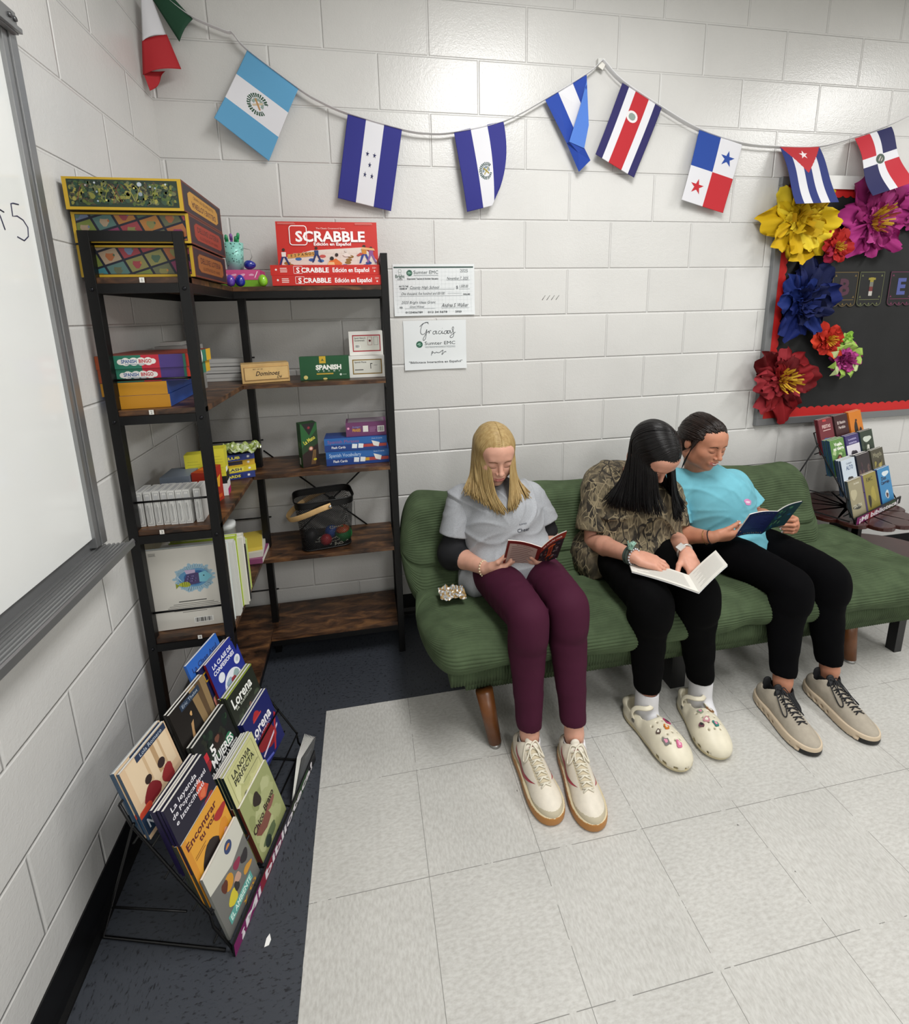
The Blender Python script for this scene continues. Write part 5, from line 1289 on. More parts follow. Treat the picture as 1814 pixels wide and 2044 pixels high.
    for c in 'ab':
        s_, e = g['sh' + c], g['el' + c]; d = unit(e - s_); L = np.linalg.norm(e - s_) * sr['slv'][c]; hem = s_ + d * L; x_ = unit(np.cross(d, (0, 1, .2))); Rb = np.stack([x_, np.cross(d, x_), d], 1)
        S.cap(s_, s_ + d * L * .30, .056, .054, .03)
        Q = SDF(np.minimum(s_, hem) - .12, np.maximum(s_, hem) + .12, .004); Q.cap(s_ + d * .02, hem + d * .02, .057, sr['sr'], .01); Q.warp(folds(.0055, tuple(s_), ord(c), 42))
        Q.box(hem + d * .07, (.12, .12, .07), .002, Rb, .003, 'sub'); Q.cap(hem - d * .03, hem + d * .03, sr['sr'] - .018, sr['sr'] - .012, .004, None, 'sub'); slv.append(Q)
    if 'neck' in sr:
        S.cap(g['neck'] + A3(sr['neck'][0]), g['neck'] + A3(sr['neck'][1]), sr['neck'][2], sr['neck'][3], .008, None, 'sub')
    for c, n_ in sr.get('cuts', []): S.half(c, n_)
    S.warp(folds(sr.get('wr', .0045) * 1.9, sr.get('fc', tuple(chest + A3((0, 0, .02)))), sr.get('seed', 0)))
    shirt = organic('shirt', [S] + slv, [sr['mat']], None, t, it=2)
    return t, g, body, shirt

FR = lambda n, d, t_, **k: dict(n=n, d=d, t=t_, **k)
# ============ person A: grey shirt, blonde
A = dict(neck=(1.200, -.352, .742), sha=(1.060, -.350, .713), shb=(1.352, -.350, .700), ela=(1.012, -.395, .500), wra=(1.103, -.560, .517), kna=(1.166, -.630, .540), elb=(1.425, -.400, .515), wrb=(1.335, -.560, .520), knb=(1.263, -.620, .536), hipa=(1.150, -.42, .435), hipb=(1.325, -.42, .435), kneea=(1.178, -.825, .478), kneeb=(1.318, -.812, .495), anka=(1.166, -.880, .105), ankb=(1.308, -.905, .100))
HA = Head((1.180, -.408, .905), .03, .30, 0, .94)
grey = M('#a3a6ab', .9, noise_amt=.10, nscale=260, bump=.0004, bscale=700)
ta, ga, ba, sa = person(A, 'person in grey t-shirt and burgundy leggings seated at the left end reading a red book', (1.2, -.5, 0), HA, dict(
    skin='#cf9d88', lip='#b8726a', brow='#7a5a3c', lash='#4a3428', hipr=.092, leg=(.084, .080, .066, .061, .036), hem=dict(a=.022, b=.034), legmat=M('#3f1229', .8, spec=.2), nails='#20243c', neckr=.044,
    handa=FR((-.1, .55, .8), (.93, -.32, .15), (0, -1, 0), curl=(35, 55, 35), thumb=(.75, .45, .3)), handb=FR((.15, .5, .8), (-.80, -.35, .25), (0, -1, 0), curl=(30, 45, 30), thumb=(.7, .5, .3)),
    shirt=dict(r=(.155, .142, .142, .118), flat=.74, lap=((-.0, -.075, .035), (.150, .115, .055)), slv=dict(a=.66, b=.60), sr=.068, neck=((0, -.0, .0), (0, .02, .2), .052, .06), mat=grey, wr=.0060, hipoff=(0, -.02, .035), extra=[((1.085, -.42, .40), (.055, .10, .06))])))
bvs = bvh_of(sa)
decal('shirt_print', ta, bvs, (1.262, -.60, .655), (1, 0, .05), (0, .25, 1), [('text', 'Cheer', 0, 0, .014, '#2f3440', .01), ('text', 'SUMTER', 0, .022, .006, '#4a4f5c', 0)], lift=.001)
# dark long sleeve under the left of the grey one
S = SDF(A3(A['ela']) - .16, A3(A['ela']) + .2, .004); e = A3(A['ela']); s_ = A3(A['sha']); w_ = A3(A['wra'])
S.cap(s_ * .45 + e * .55, e, .048, .050, .01); S.cap(e, e * .55 + w_ * .45, .050, .040, .02); S.warp(wrinkle(.002, 60, 50, 4)); dd = unit(w_ - e); hm = e * .58 + w_ * .42
x_ = unit(np.cross(dd, (0, 1, 0))); S.box(hm + dd * .06, (.08, .08, .06), .002, np.stack([x_, np.cross(dd, x_), dd], 1), .003, 'sub'); S.ell(e + A3((0, .02, -.01)), (.055, .06, .06), None, .03)
organic('undershirt_sleeve', [S], [M('#0f1015', .85)], None, ta)
S = SDF(A3(A['elb']) - .16, A3(A['elb']) + .16, .004); e = A3(A['elb']); s_ = A3(A['shb']); S.cap(s_ * .42 + e * .58, e + (s_ - e) * .22, .044, .044, .01); organic('undershirt_sleeve', [S], [M('#0f1015', .85)], None, ta)
def bracelet(parent, wr, kn, r, mat, name='bracelet', off=0, beads=0, tr=.0032, n=(0, .5, .8)):
    wr, d = A3(wr), unit(A3(kn) - A3(wr)); c = wr - d * off; x = unit(np.cross(d, n)); y = np.cross(d, x); s = MB()
    ring = [V(c + (x * math.cos(a) + y * math.sin(a)) * r) for a in [2 * PI * i / 32 for i in range(32)]]
    if beads:
        for i in range(0, 32, 2): s.lathe([(max(.0002, tr * math.sin(PI * j / 6)), -tr * math.cos(PI * j / 6)) for j in range(7)], ring[i], mat if beads == 1 or i % 4 else M('#e4dcc8', .3), 8)
    else: s.tube(ring, tr, mat, 8, closed=True)
    s.build(name, parent)
bracelet(ta, A['wra'], A['kna'], .027, M('#d8c9a8', .35), beads=1, off=.006, tr=.0036)
# hair
def cap_base(H, infl=1.06, back=1, face=(0, .098, -.045, .060, .070, .092), extra=None, k=.0035):
    S = SDF(H.c - .16, H.c + .16, k); q = H.sc
    S.ell(H.w(0, -.014, .032), A3((.0765, .0955, .084)) * infl * q, H.R, .01)
    if back: S.ell(H.w(0, -.045, -.02), A3((.070, .060, .075)) * infl * q, H.R, .03)
    for e in (extra or []): S.ell(H.w(*e[:3]), A3(e[3:]) * q, H.R, .03)
    S.ell(H.w(*face[:3]), A3(face[3:]) * q, H.R, .008, 'sub')
    return S
def lock(P, r, fl=((0, 1, .2), .6)):
    P = [A3(p) for p in P]; S = SDF(np.minimum.reduce(P) - .06, np.maximum.reduce(P) + .06, .0035); C_ = catmull(P, 3)
    S.chain(C_, list(np.interp(np.linspace(0, 1, len(C_)), np.linspace(0, 1, len(r)), r)), .0012, fl); return S
def long_hair(H, n, tgt, a0, a1, seed, r=.0036, lift=1.07, part=.0, eq=-.15, th1=1.0, w0=.55, tipr=.3, curl=0):
    """tgt(side, a, rnd) -> world end point"""
    rnd = random.Random(seed); out = []; C = A3((0, -.014, .032)); Rr = A3((.0765, .0955, .084)) * lift
    for i in range(n):
        g_ = -1 if i % 2 else 1; u = rnd.random(); al = a0 + (a1 - a0) * u; jr = 1 + rnd.uniform(-.01, .025)
        yp = .95 - 1.75 * u; st = np.array([part + g_ * .01, yp, math.sqrt(max(0, 1 - min(1, yp * yp)))]); st /= np.linalg.norm(st)
        en = np.array([g_ * math.sin(al), math.cos(al), eq if al < 2 else eq - .35]); en /= np.linalg.norm(en); pts = []
        for t_ in (0, .2, .4, .6, .8, 1.0):
            v = st * (1 - t_) + en * t_; v[2] += .35 * math.sin(PI * t_) * (1 if abs(st[2]) > .1 else .3); v /= np.linalg.norm(v); pts.append(H.w(*(C + v * Rr * jr)))
        L = pts[-1]; T = A3(tgt(g_, al, rnd)); 
        for t_ in (.2, .45, .72, 1.0):
            m = L * (1 - t_) + T * t_; q_ = math.sin(PI * t_) * .5
            m = m * (1 - q_) + np.array([L[0] * w0 + m[0] * (1 - w0), L[1] * w0 + m[1] * (1 - w0), m[2]]) * q_; pts.append(m)
        if curl: c0 = H.c[:2]; e_ = pts[-1].copy(); e_[:2] += (c0 - e_[:2]) * curl * rnd.uniform(.6, 1.3) * (1, 0); e_[2] -= .008; pts.append(e_)
        out.append((pts, r * rnd.uniform(.8, 1.2), r * tipr))
    return out
def tgA(g_, al, rnd):
    f = (al - .66) / 1.4; j = lambda a: rnd.uniform(-a, a)
    if al > 2.1: return (1.18 + g_ * .07 + j(.03), -.315 + j(.01), .70 + j(.03))
    if g_ < 0: return (1.186 - .125 * f + j(.012), -.515 + .08 * f + j(.012), .708 + .065 * f + j(.014))
    return (1.214 + .090 * f + j(.012), -.515 + .07 * f + j(.012), .722 + .02 * f + j(.014))
hA = hair_mat('#94784a', '#b59d6c')
hair_obj('hair', HA, hA, ta, long_hair(HA, 1300, tgA, .56, 2.9, 5, r=.0030, tipr=.42, lift=1.085, part=.05, w0=.85), [cap_base(HA, 1.055, face=(0, .098, -.054, .058, .070, .084)), lock([HA.w(-.070, -.01, 0), (1.110, -.435, .83), (1.130, -.455, .775), (1.152, -.475, .742)], [.012, .014, .016, .012]), lock([HA.w(-.066, -.03, 0), (1.100, -.405, .82), (1.095, -.415, .775), (1.105, -.430, .755)], [.012, .014, .014, .011]), lock([HA.w(.076, .0, 0), (1.246, -.435, .83), (1.245, -.455, .775), (1.240, -.475, .745)], [.010, .011, .013, .010]), lock([HA.w(.070, -.03, 0), (1.258, -.405, .83), (1.266, -.415, .775), (1.270, -.43, .757)], [.010, .011, .011, .009])])
for h_, t_, an in (((1.153, -.835, 0), (1.169, -1.079, 0), A['anka']), ((1.301, -.875, 0), (1.275, -1.118, 0), A['ankb'])):
    sneaker('retro', ta, h_, t_, an)
def sock(parent, ank, col, z0=.05, z1=.11, r=.0345, lean=(0, 0, 1), name='sock'):
    a = A3(ank); S = SDF(a - .09, a + .09, .003); S.cap((a[0], a[1], z0), (a[0] + lean[0] * .03, a[1] + lean[1] * .03, z1), r * 1.05, r, .01); S.half((a[0], a[1], z1), (0, 0, 1)); S.cap((a[0], a[1], z1 - .004), (a[0], a[1], z1 + .05), r - .004, r - .002, .003, None, 'sub'); S.ell((a[0], a[1] - .03, z0), (.03, .05, .03), None, .02)
    organic(name, [S], [M(col, .9)], None, parent)
sock(ta, A['anka'], '#e6e7ea', .045, .088); sock(ta, A['ankb'], '#e6e7ea', .045, .078)

# ============ person B: camouflage shirt, long black hair
B = dict(neck=(1.792, -.375, .735), sha=(1.640, -.350, .702), shb=(1.960, -.385, .672), ela=(1.598, -.420, .500), wra=(1.606, -0.700, 0.581), kna=(1.632, -0.775, 0.584), elb=(1.950, -.440, .490), wrb=(1.805, -0.720, 0.579), knb=(1.808, -0.795, 0.573), hipa=(1.690, -.41, .435), hipb=(1.885, -.41, .435), kneea=(1.615, -.815, .470), kneeb=(1.795, -.810, .476), anka=(1.622, -.815, .105), ankb=(1.842, -.805, .100))
HB = Head((1.775, -.520, .898), .20, .86, .02, .97)
def camo_mat():
    m = bpy.data.materials.new('woodland_print'); m.use_nodes = True; nt = m.node_tree; L = nt.links.new; b = nt.nodes['Principled BSDF']; tc = nd(nt, 'ShaderNodeTexCoord')
    def noi(sc, det, scale=(1, 1, 1), rot=(0, 0, 0), dist=0):
        mp = nd(nt, 'ShaderNodeMapping'); mp.inputs['Scale'].default_value = scale; mp.inputs['Rotation'].default_value = rot; L(tc.outputs['Object'], mp.inputs['Vector'])
        n = nd(nt, 'ShaderNodeTexNoise'); n.inputs['Scale'].default_value = sc; n.inputs['Detail'].default_value = det; n.inputs['Distortion'].default_value = dist; L(mp.outputs[0], n.inputs['Vector']); return n.outputs['Fac']
    def ramp(v, st):
        c = nd(nt, 'ShaderNodeValToRGB'); e = c.color_ramp.elements; e[0].position, e[0].color = st[0][0], lin(st[0][1]); e[1].position, e[1].color = st[-1][0], lin(st[-1][1])
        for p, h in st[1:-1]: x = e.new(p); x.color = lin(h)
        L(v, c.inputs[0]); return c.outputs[0]
    base = ramp(noi(26, 6, (1, 1, .6), dist=.5), [(.33, '#2c271f'), (.44, '#463f31'), (.52, '#5d5341'), (.6, '#756a52'), (.7, '#3a3428')])
    col = base
    for i, (rot, sc, hx, th) in enumerate((((.3, .5, 0), (1, 1, .12), '#8a7d63', .009), ((-.4, -.7, 0), (1, 1, .12), '#85795f', .009), ((.2, 1.1, 0), (1, 1, .1), '#241f18', .016), ((0, -.25, 0), (1, 1, .14), '#988b6d', .007))):
        mp = nd(nt, 'ShaderNodeMapping'); mp.inputs['Scale'].default_value = (sc[0] * 24 + 4, sc[1] * 24, sc[2] * 70 + 2); mp.inputs['Rotation'].default_value = rot; mp.inputs['Location'].default_value = (i * 3.1, i, 0); L(tc.outputs['Object'], mp.inputs['Vector'])
        vo = nd(nt, 'ShaderNodeTexVoronoi'); vo.feature = 'DISTANCE_TO_EDGE'; vo.inputs['Scale'].default_value = 1; L(mp.outputs[0], vo.inputs['Vector'])
        mr = nd(nt, 'ShaderNodeMath', operation='LESS_THAN'); L(vo.outputs['Distance'], mr.inputs[0]); mr.inputs[1].default_value = th * 3.4
        gate = nd(nt, 'ShaderNodeMath', operation='GREATER_THAN'); L(noi(9 + i, 1), gate.inputs[0]); gate.inputs[1].default_value = .52
        ml = nd(nt, 'ShaderNodeMath', operation='MULTIPLY'); L(mr.outputs[0], ml.inputs[0]); L(gate.outputs[0], ml.inputs[1])
        mx = nd(nt, 'ShaderNodeMix', data_type='RGBA'); L(ml.outputs[0], mx.inputs['Factor']); L(col, mx.inputs['A']); mx.inputs['B'].default_value = lin(hx); col = mx.outputs['Result']
    L(col, b.inputs['Base Color']); b.inputs['Roughness'].default_value = .85; return m
tb, gb, bb, sb_ = person(B, 'person in camouflage shirt with long black hair bent over an open book on the lap', (1.8, -.5, 0), HB, dict(
    skin='#c9937d', lip='#b56d68', brow='#2a1f1c', hipr=.100, leg=(.098, .090, .072, .066, .040), hem=dict(a=.03, b=.03), legmat=M('#050506', .9, spec=.08), nails='#3a1d24', lwr=.002,
    handa=FR((.1, .1, -1), (.80, -.58, -.12), (0, .6, 0), curl=(18, 25, 15), thumb=(.7, -.0, .2), tc=10), handb=FR((-.35, .1, -.9), (-.15, -.85, -.45), (-1, 0, 0), curl=(25, 35, 20), thumb=(.7, .6, .2)),
    shirt=dict(r=(.180, .170, .160, .125), flat=.80, lap=((.0, -.075, .030), (.165, .105, .07)), slv=dict(a=.80, b=.72), sr=.074, neck=((0, -.02, .0), (0, -.03, .2), .052, .06), mat=camo_mat(), wr=.007, seed=2, hipoff=(-.01, .0, .03), extra=[((1.60, -.40, .42), (.08, .12, .09)), ((1.74, -.30, .725), (.135, .08, .075)), ((1.80, -.38, .55), (.19, .12, .12))])))
bracelet(tb, B['wra'], B['kna'], .029, M('#3c4640', .8), 'hair_tie', off=.004, tr=.0055); bracelet(tb, B['wra'], B['kna'], .028, M('#c9ccd0', .3, .6), off=-.007, beads=1, tr=.004); bracelet(tb, B['wra'], B['kna'], .030, M('#2e3a34', .8), 'hair_tie', off=.014, tr=.005)
s = MB(); c = A3(B['wra']) + A3((-.012, -.008, .030)); rnd = random.Random(2)
for i in range(9):
    d = unit((rnd.uniform(-.6, .3), rnd.uniform(-.6, .2), rnd.uniform(.2, 1))); s.tube(catmull([c, c + d * .018 + A3((rnd.uniform(-.01, .01), 0, 0)), c + d * .034], 4), [.006, .0065, .0065, .006, .005, .005, .004, .003, .001], M('#8fb3a4', .9), 6, flat=.3)
s.build('scrunchie', tb)
bracelet(tb, B['wrb'], B['knb'], .028, M('#c9c6c0', .3, .7), 'watch_strap', off=.010, tr=.0045, n=(0, 0, 1))
s = MB(); d = V(unit(A3(B['knb']) - A3(B['wrb']))); c = V(B['wrb']) - d * .010 + V((-.020, -.004, .022)); N = V((-.6, -.1, .78)).normalized(); X = (d - N * d.dot(N)).normalized(); s.obox((c, X, N.cross(X), N), (-.012, -.013, -.003), (.012, .013, .004), M('#e2e0dc', .2, .4)); s.build('watch', tb, bevel=.001)
def tgB(g_, al, rnd):
    f = (al - .35) / 2.0; j = lambda a: rnd.uniform(-a, a)
    if g_ < 0:
        return (1.768 - .105 * f + j(.016), -.635 + .13 * f + j(.012), .702 - .012 * f + j(.022))
    if al < .95: return (1.838 + j(.016), -.615 + j(.01), .672 + j(.02))
    return (1.885 + .045 * min(f, 1) + j(.015), -.575 + .08 * f + j(.01), .665 + j(.02))
hB = hair_mat('#050405', '#0d0a0b', .34)
hair_obj('hair', HB, hB, tb, long_hair(HB, 1100, tgB, .46, 3.1, 8, r=.0033, lift=1.085, part=.16, w0=.8), [cap_base(HB, 1.055, back=0, face=(.01, .100, -.056, .050, .070, .084))])
for h_, t_, an, mi in (((1.590, -.765, 0), (1.632, -1.010, 0), B['anka'], 1), ((1.812, -.775, 0), (1.772, -.992, 0), B['ankb'], 0)):
    sneaker('clog', tb, h_, t_, an, mirror=mi)
sock(tb, B['anka'], '#dcdce0', .03, .132, .038); sock(tb, B['ankb'], '#dcdce0', .03, .128, .038)

# ============ person C: aqua shirt
Cc = dict(neck=(2.120, -.335, .730), sha=(2.010, -.330, .690), shb=(2.305, -.345, .668), ela=(1.975, -.420, .495), wra=(2.024, -.570, .545), kna=(2.068, -.630, .575), elb=(2.385, -.400, .520), wrb=(2.335, -.555, .585), knb=(2.330, -.630, .590), hipa=(2.130, -.40, .425), hipb=(2.310, -.40, .425), kneea=(2.172, -.812, .452), kneeb=(2.340, -.800, .462), anka=(2.135, -.855, .110), ankb=(2.352, -.840, .110))
HC = Head((2.083, -.400, .890), .16, .26, .04, .95)
aqua = M('#6fb6c6', .9, noise_amt=.05, nscale=25, bump=.0004, bscale=700)
tcx, gc, bc, sc3 = person(Cc, 'person in aqua t-shirt with dark tied-back hair smiling at a dark blue book', (2.2, -.5, 0), HC, dict(
    skin='#bd8368', lip='#a85c54', brow='#2a1d18', smile=1, hipr=.095, leg=(.092, .085, .068, .062, .036), hem=dict(a=.022, b=.022), legmat=M('#050507', .9, spec=.08), nails='#e4dfe2', lwr=.0015,
    handa=FR((-.1, .7, .6), (.93, -.25, .10), (0, -.3, 1), curl=(22, 38, 25), thumb=(.85, .25, .25), tc=12), handb=FR((-.95, .1, .0), (.15, -.95, .05), (0, 0, 1), curl=(70, 60, 30), thumb=(.6, .6, .4)),
    shirt=dict(r=(.165, .150, .150, .118), flat=.74, lap=((.02, -.085, .025), (.150, .105, .055)), slv=dict(a=.80, b=.66), sr=.072, neck=((0, -.0, .0), (0, .02, .2), .050, .06), mat=aqua, wr=.0038, seed=5, extra=[((2.30, -.47, .435), (.06, .08, .035))])))
decal('shirt_print', tcx, bvh_of(sc3), (2.240, -.60, .665), (1, 0, .1), (0, .2, 1), [([(.022 * math.cos(a) * (1 + .15 * math.sin(5 * a)), .014 * math.sin(a) - .3 * .022 * math.cos(a)) for a in [2 * PI * i / 14 for i in range(14)]], M('#d98fc0', .8)), ([(.014 * math.cos(a), .005 * math.sin(a) - .3 * .014 * math.cos(a)) for a in [2 * PI * i / 10 for i in range(10)]], M('#f0d8e8', .8))], lift=.001)
s = MB(); nk = A3(Cc['neck']); s.tube(catmull([nk + (-.045, -.01, .02), nk + (-.035, -.045, -.01), nk + (.0, -.075, -.045), nk + (.04, -.05, -.015), nk + (.05, -.01, .015)], 6), .0009, M('#2e3134', .4, .5), 6)
s.lathe([(.0005, -.006), (.004, 0), (.0005, .006)], V(nk + (-.018, -.068, -.033)), M('#1a1c1e', .3), 10, (1, 0, 0)); s.build('necklace', tcx)
bracelet(tcx, Cc['wra'], Cc['kna'], .0265, M('#14161a', .7), off=.002, tr=.0022); bracelet(tcx, Cc['wra'], Cc['kna'], .0275, M('#9a7a4a', .3, .8), off=.020, tr=.0012)
hC = hair_mat('#120c0a', '#251812', .38)
st = []; rnd = random.Random(4); Cn = A3((0, -.014, .032)); Rr = A3((.0765, .0955, .084)) * 1.075
for i in range(420):
    al = rnd.uniform(-2.2, 2.2); el = .66 - 1.1 * abs(math.sin(al / 1.4)) ** 1.3 + rnd.uniform(-.05, .35); s0 = np.array([math.sin(al) * math.cos(el), math.cos(al) * math.cos(el), math.sin(el)])
    if abs(al) < .80 and el < .44: continue
    if .80 <= abs(al) < 1.15 and el < .0: continue
    pts = []
    for t_ in (0, .25, .5, .75, 1):
        v = s0 * (1 - t_) + np.array([.0, -1.0, -.35]) * t_; v[2] += .10 * math.sin(PI * t_); v /= np.linalg.norm(v); pts.append(HC.w(*(Cn + v * Rr * (1 + rnd.uniform(-.005, .02)))))
    pts.append(HC.w(rnd.uniform(-.02, .02), -.135, -.03)); pts.append(HC.w(rnd.uniform(-.02, .02), -.14, -.10)); st.append((pts, .0036, .002))
for i in range(14):
    pts = [HC.w(-.068 + rnd.uniform(-.004, .004), .030, .055), HC.w(-.0765, .028 + rnd.uniform(-.006, .01), .02), HC.w(-.078, .022, -.03), HC.w(-.074 + rnd.uniform(-.006, .004), .012, -.085), HC.w(-.070, .005, -.13)]; st.append((pts, .0028, .001))
for i in range(3): st.append(([HC.w(.072, .03, .03), HC.w(.078, .034, -.02), HC.w(.076, .036, -.07), HC.w(.078, .030, -.11)], .0012, .0004))
hair_obj('hair', HC, hC, tcx, st, cap_base(HC, 1.05, face=(0, .108, -.056, .066, .080, .094)))
for h_, t_, an in (((2.100, -.815, 0), (2.078, -1.040, 0), Cc['anka']), ((2.318, -.812, 0), (2.305, -1.045, 0), Cc['ankb'])):
    sneaker('run', tcx, h_, t_, an)
sock(tcx, Cc['anka'], '#101114', .04, .085, .036); sock(tcx, Cc['ankb'], '#101114', .04, .085, .036)
# ------------------------------------------------------------------ open books in the hands
def sheet(s, edge_a, edge_b, m, th, nrm, smooth=True, print_fn=None):
    """ruled sheet between two polylines of equal length (top edge a, bottom edge b), thickness th along nrm"""
    n = len(edge_a); A_, B_ = [V(p) for p in edge_a], [V(p) for p in edge_b]; N = V(nrm) * th
    vs_ = A_ + B_ + [p + N for p in A_] + [p + N for p in B_]
    fs = []
    for i in range(n - 1):
        fs += [(i, i + 1, n + i + 1, n + i), (2 * n + i, 3 * n + i, 3 * n + i + 1, 2 * n + i + 1), (i, 2 * n + i, 2 * n + i + 1, i + 1), (n + i, n + i + 1, 3 * n + i + 1, 3 * n + i)]
    fs += [(0, n, 3 * n, 2 * n), (n - 1, 3 * n - 1, 4 * n - 1, 2 * n - 1)]
    s.add(vs_, fs, m, False)
class CurvePR(PR):
    """prints on a ruled surface: P(u,v) with u along the polylines, v from bottom to top"""
    def __init__(s, mb, a, b, nrm, w, h, l0=1):
        s.mb = mb; s.a = [V(p) for p in a]; s.b = [V(p) for p in b]; s.N = V(nrm).normalized(); s.w = w; s.h = h; s.l = l0; s.LIFT = .00012
    def P(s, u, v):
        n = len(s.a) - 1; t = min(max(u, 0), 1) * n; i = min(int(t), n - 1); f = t - i
        p = s.a[i].lerp(s.a[i + 1], f); q = s.b[i].lerp(s.b[i + 1], f); return q.lerp(p, v) + s.N * (s.LIFT * s.l)
    def poly(s, pts, c):   # subdivide in u so that it follows the bend
        us = [p[0] for p in pts]; d = max(us) - min(us)
        if d < .12: return PR.poly(s, pts, c)
        k = max(2, int(d / .08)); u0 = min(us)
        for j in range(k):
            lo, hi = u0 + d * j / k, u0 + d * (j + 1) / k; q = pts
            for sg, lim in ((1, lo), (-1, -hi)):
                o = []
                for i in range(len(q)):
                    A_, B_ = q[i - 1], q[i]; ia, ib = A_[0] * sg >= lim - 1e-9, B_[0] * sg >= lim - 1e-9
                    if ia != ib: t = (lim * sg - A_[0]) / (B_[0] - A_[0]); o.append((A_[0] + t * (B_[0] - A_[0]), A_[1] + t * (B_[1] - A_[1])))
                    if ib: o.append(B_)
                q = o
                if not q: break
            if q and len(q) > 2: s.mb.add([s.P(*p) for p in q], [tuple(range(len(q)))], c)
        s.l += 1
    def text(s, t, u, v, h, c, weight=0, fit=None, **k):
        vs_, fs, x0, x1, y0, y1 = text_mesh(t, weight); sy = h / .7; sx = (fit / (x1 - x0)) if fit else sy * s.h / s.w
        s.mb.add([s.P(u + (p[0] - (x0 + x1) / 2) * sx, v + (p[1] - .35) * sy) for p in vs_], fs, c); s.l += 1
def open_book(name, lab, TL, TS, TR, dn, bend, col, pg, outN, prL=None, prR=None, loc=None):
    """TL/TS/TR: top corners (left, spine, right); dn: vector top->bottom; outN: outward normal of the covers"""
    TL, TS, TR, dn, outN = V(TL), V(TS), V(TR), V(dn), V(outN).normalized(); t = thing(name, lab, 'book', tuple((TS + dn)))
    for side, E_ in (('left', TL), ('right', TR)):
        pts = []
        for i in range(9):
            u = i / 8; p = TS.lerp(E_, u) + outN * (-bend * math.sin(PI * u) * (1 if side == 'left' else 1)) ; pts.append(p)
        if side == 'left': pts = pts[::-1]
        bot = [p + dn for p in pts]
        s = MB(); sheet(s, pts, bot, M(col, .3), .0012, outN)
        fn = prL if side == 'left' else prR
        if fn: fn(CurvePR(s, [p + outN * .0012 for p in pts], [p + outN * .0012 for p in bot], outN, (E_ - TS).length, dn.length))
        s.build('cover', t)
        s = MB(); du = dn.normalized() * .002
        for k in range(4):
            f = [(p - outN * (.0012 * k + .0002)) for p in pts]; sheet(s, [p + du for p in f], [p + dn - du * 2 for p in f], M(('#e9e7e0', '#dddbd3')[k % 2], .8), .0011, -outN)
        if pg: 
            q = [p - outN * .0056 for p in pts]; qb = [p + dn for p in q]; r = CurvePR(s, q[::-1], qb[::-1], -outN, (E_ - TS).length, dn.length); pg(r)
        s.build('pages', t)
    return t
def pagetext(r):
    for k in range(13): r.rect(.1, .85 - k * .058, .9 - .1 * ((k * 7) % 3), .862 - k * .058, '#b4b4b1'); r.l -= 1
def aL(p):
    p.rect(0, 0, 1, 1, '#6e1d18'); p.rect(.07, .06, .9, .90, '#b39a90'); 
    for k in range(9): p.rect(.16, .78 - k * .07, .80 - .06 * (k % 3), .80 - k * .07, '#7c5a55'); p.l -= 1
    p.l += 1; p.text('EN LA CIUDAD', .5, .86, .03, '#6e1d18', .02, fit=.4)
def aR(p):
    p.rect(0, 0, 1, 1, '#2a1f22'); p.rect(0, .78, 1, 1, '#8c2a1c'); p.text('La noche roja', .5, .89, .07, '#e8d9d2', .02, fit=.75); rnd = random.Random(6)
    for i in range(46): u, v = rnd.uniform(.05, .9), rnd.uniform(.03, .72); p.blob(u, v, rnd.uniform(.02, .07), rnd.uniform(.02, .06), rnd.choice(['#17130f', '#5b4a4c', '#3c2f33', '#7a6a68', '#8a3a22', '#403a4a']), i, 8); p.l -= .85
    p.rect(.44, .3, .62, .74, '#b0481f'); p.rect(.47, .36, .59, .66, '#6e2413'); p.rect(.38, .66, .68, .72, '#b8552a')
open_book('open_book', 'red-covered paperback held open by the person in the grey shirt', (1.160, -.662, .672), (1.284, -.655, .628), (1.346, -.722, .714), (.0, .074, -.135), .008, '#7a2018', None, (-.05, -.9, -.35), aL, aR)
open_book('open_book', 'white-paged open book lying on the lap of the person in camouflage', (1.572, -.756, .553), (1.700, -.926, .560), (1.838, -.876, .610), (.050, .118, -.012), .004, '#cfd2d6', pagetext, (.05, .12, -1))
def cL(p):
    p.rect(0, 0, 1, 1, '#141f52')
    for k in range(8): p.rect(.15, .8 - k * .07, .85 - .07 * (k % 3), .815 - k * .07, '#33427c'); p.l -= 1
    p.l += 1
    for k in range(12): p.disc(.08 + .077 * k, .06 + .02 * (k % 2), .015, '#c8b05a', 8); p.l -= .9
    for k in range(7): p.disc(.1 + .13 * k, .93, .018, '#3f6b4a', 8); p.l -= .9
open_book('open_book', 'dark blue paperback held open by the person in the aqua shirt', (2.106, -.662, .672), (2.238, -.652, .667), (2.262, -.725, .735), (-.004, .060, -.120), .007, '#141f52', None, (-.05, -.9, -.35), cL, lambda p: (p.rect(0, 0, 1, 1, '#12343a'), p.art(.05, .05, .95, .95, ['#1f5a4a', '#174a6a', '#0e2430', '#4a7a5a'], 26, 5, .1)))
# bits lying on the sofa
crumple('paper_scrap', 'crumpled brown and clear wrapper on the sofa beside the grey shirt', 'wrapper', (.985, -.52, .402), (.095, .085, .018), ['#a08253', '#8f7346', '#b39a6e', '#9fa3a6', '#c4c6c6'], 12)
s = MB(); s.prism([(0, 0), (.010, .002), (.013, .012), (.008, .024), (.002, .016)], V((.404, -1.212, .0006)), V((1, 0, 0)), V((0, 1, 0)), Z3, .0008, M('#f2f2f0', .6)); setp(s.build('paper_scrap'), 'tiny white scrap of paper on the dark floor tiles', 'paper')

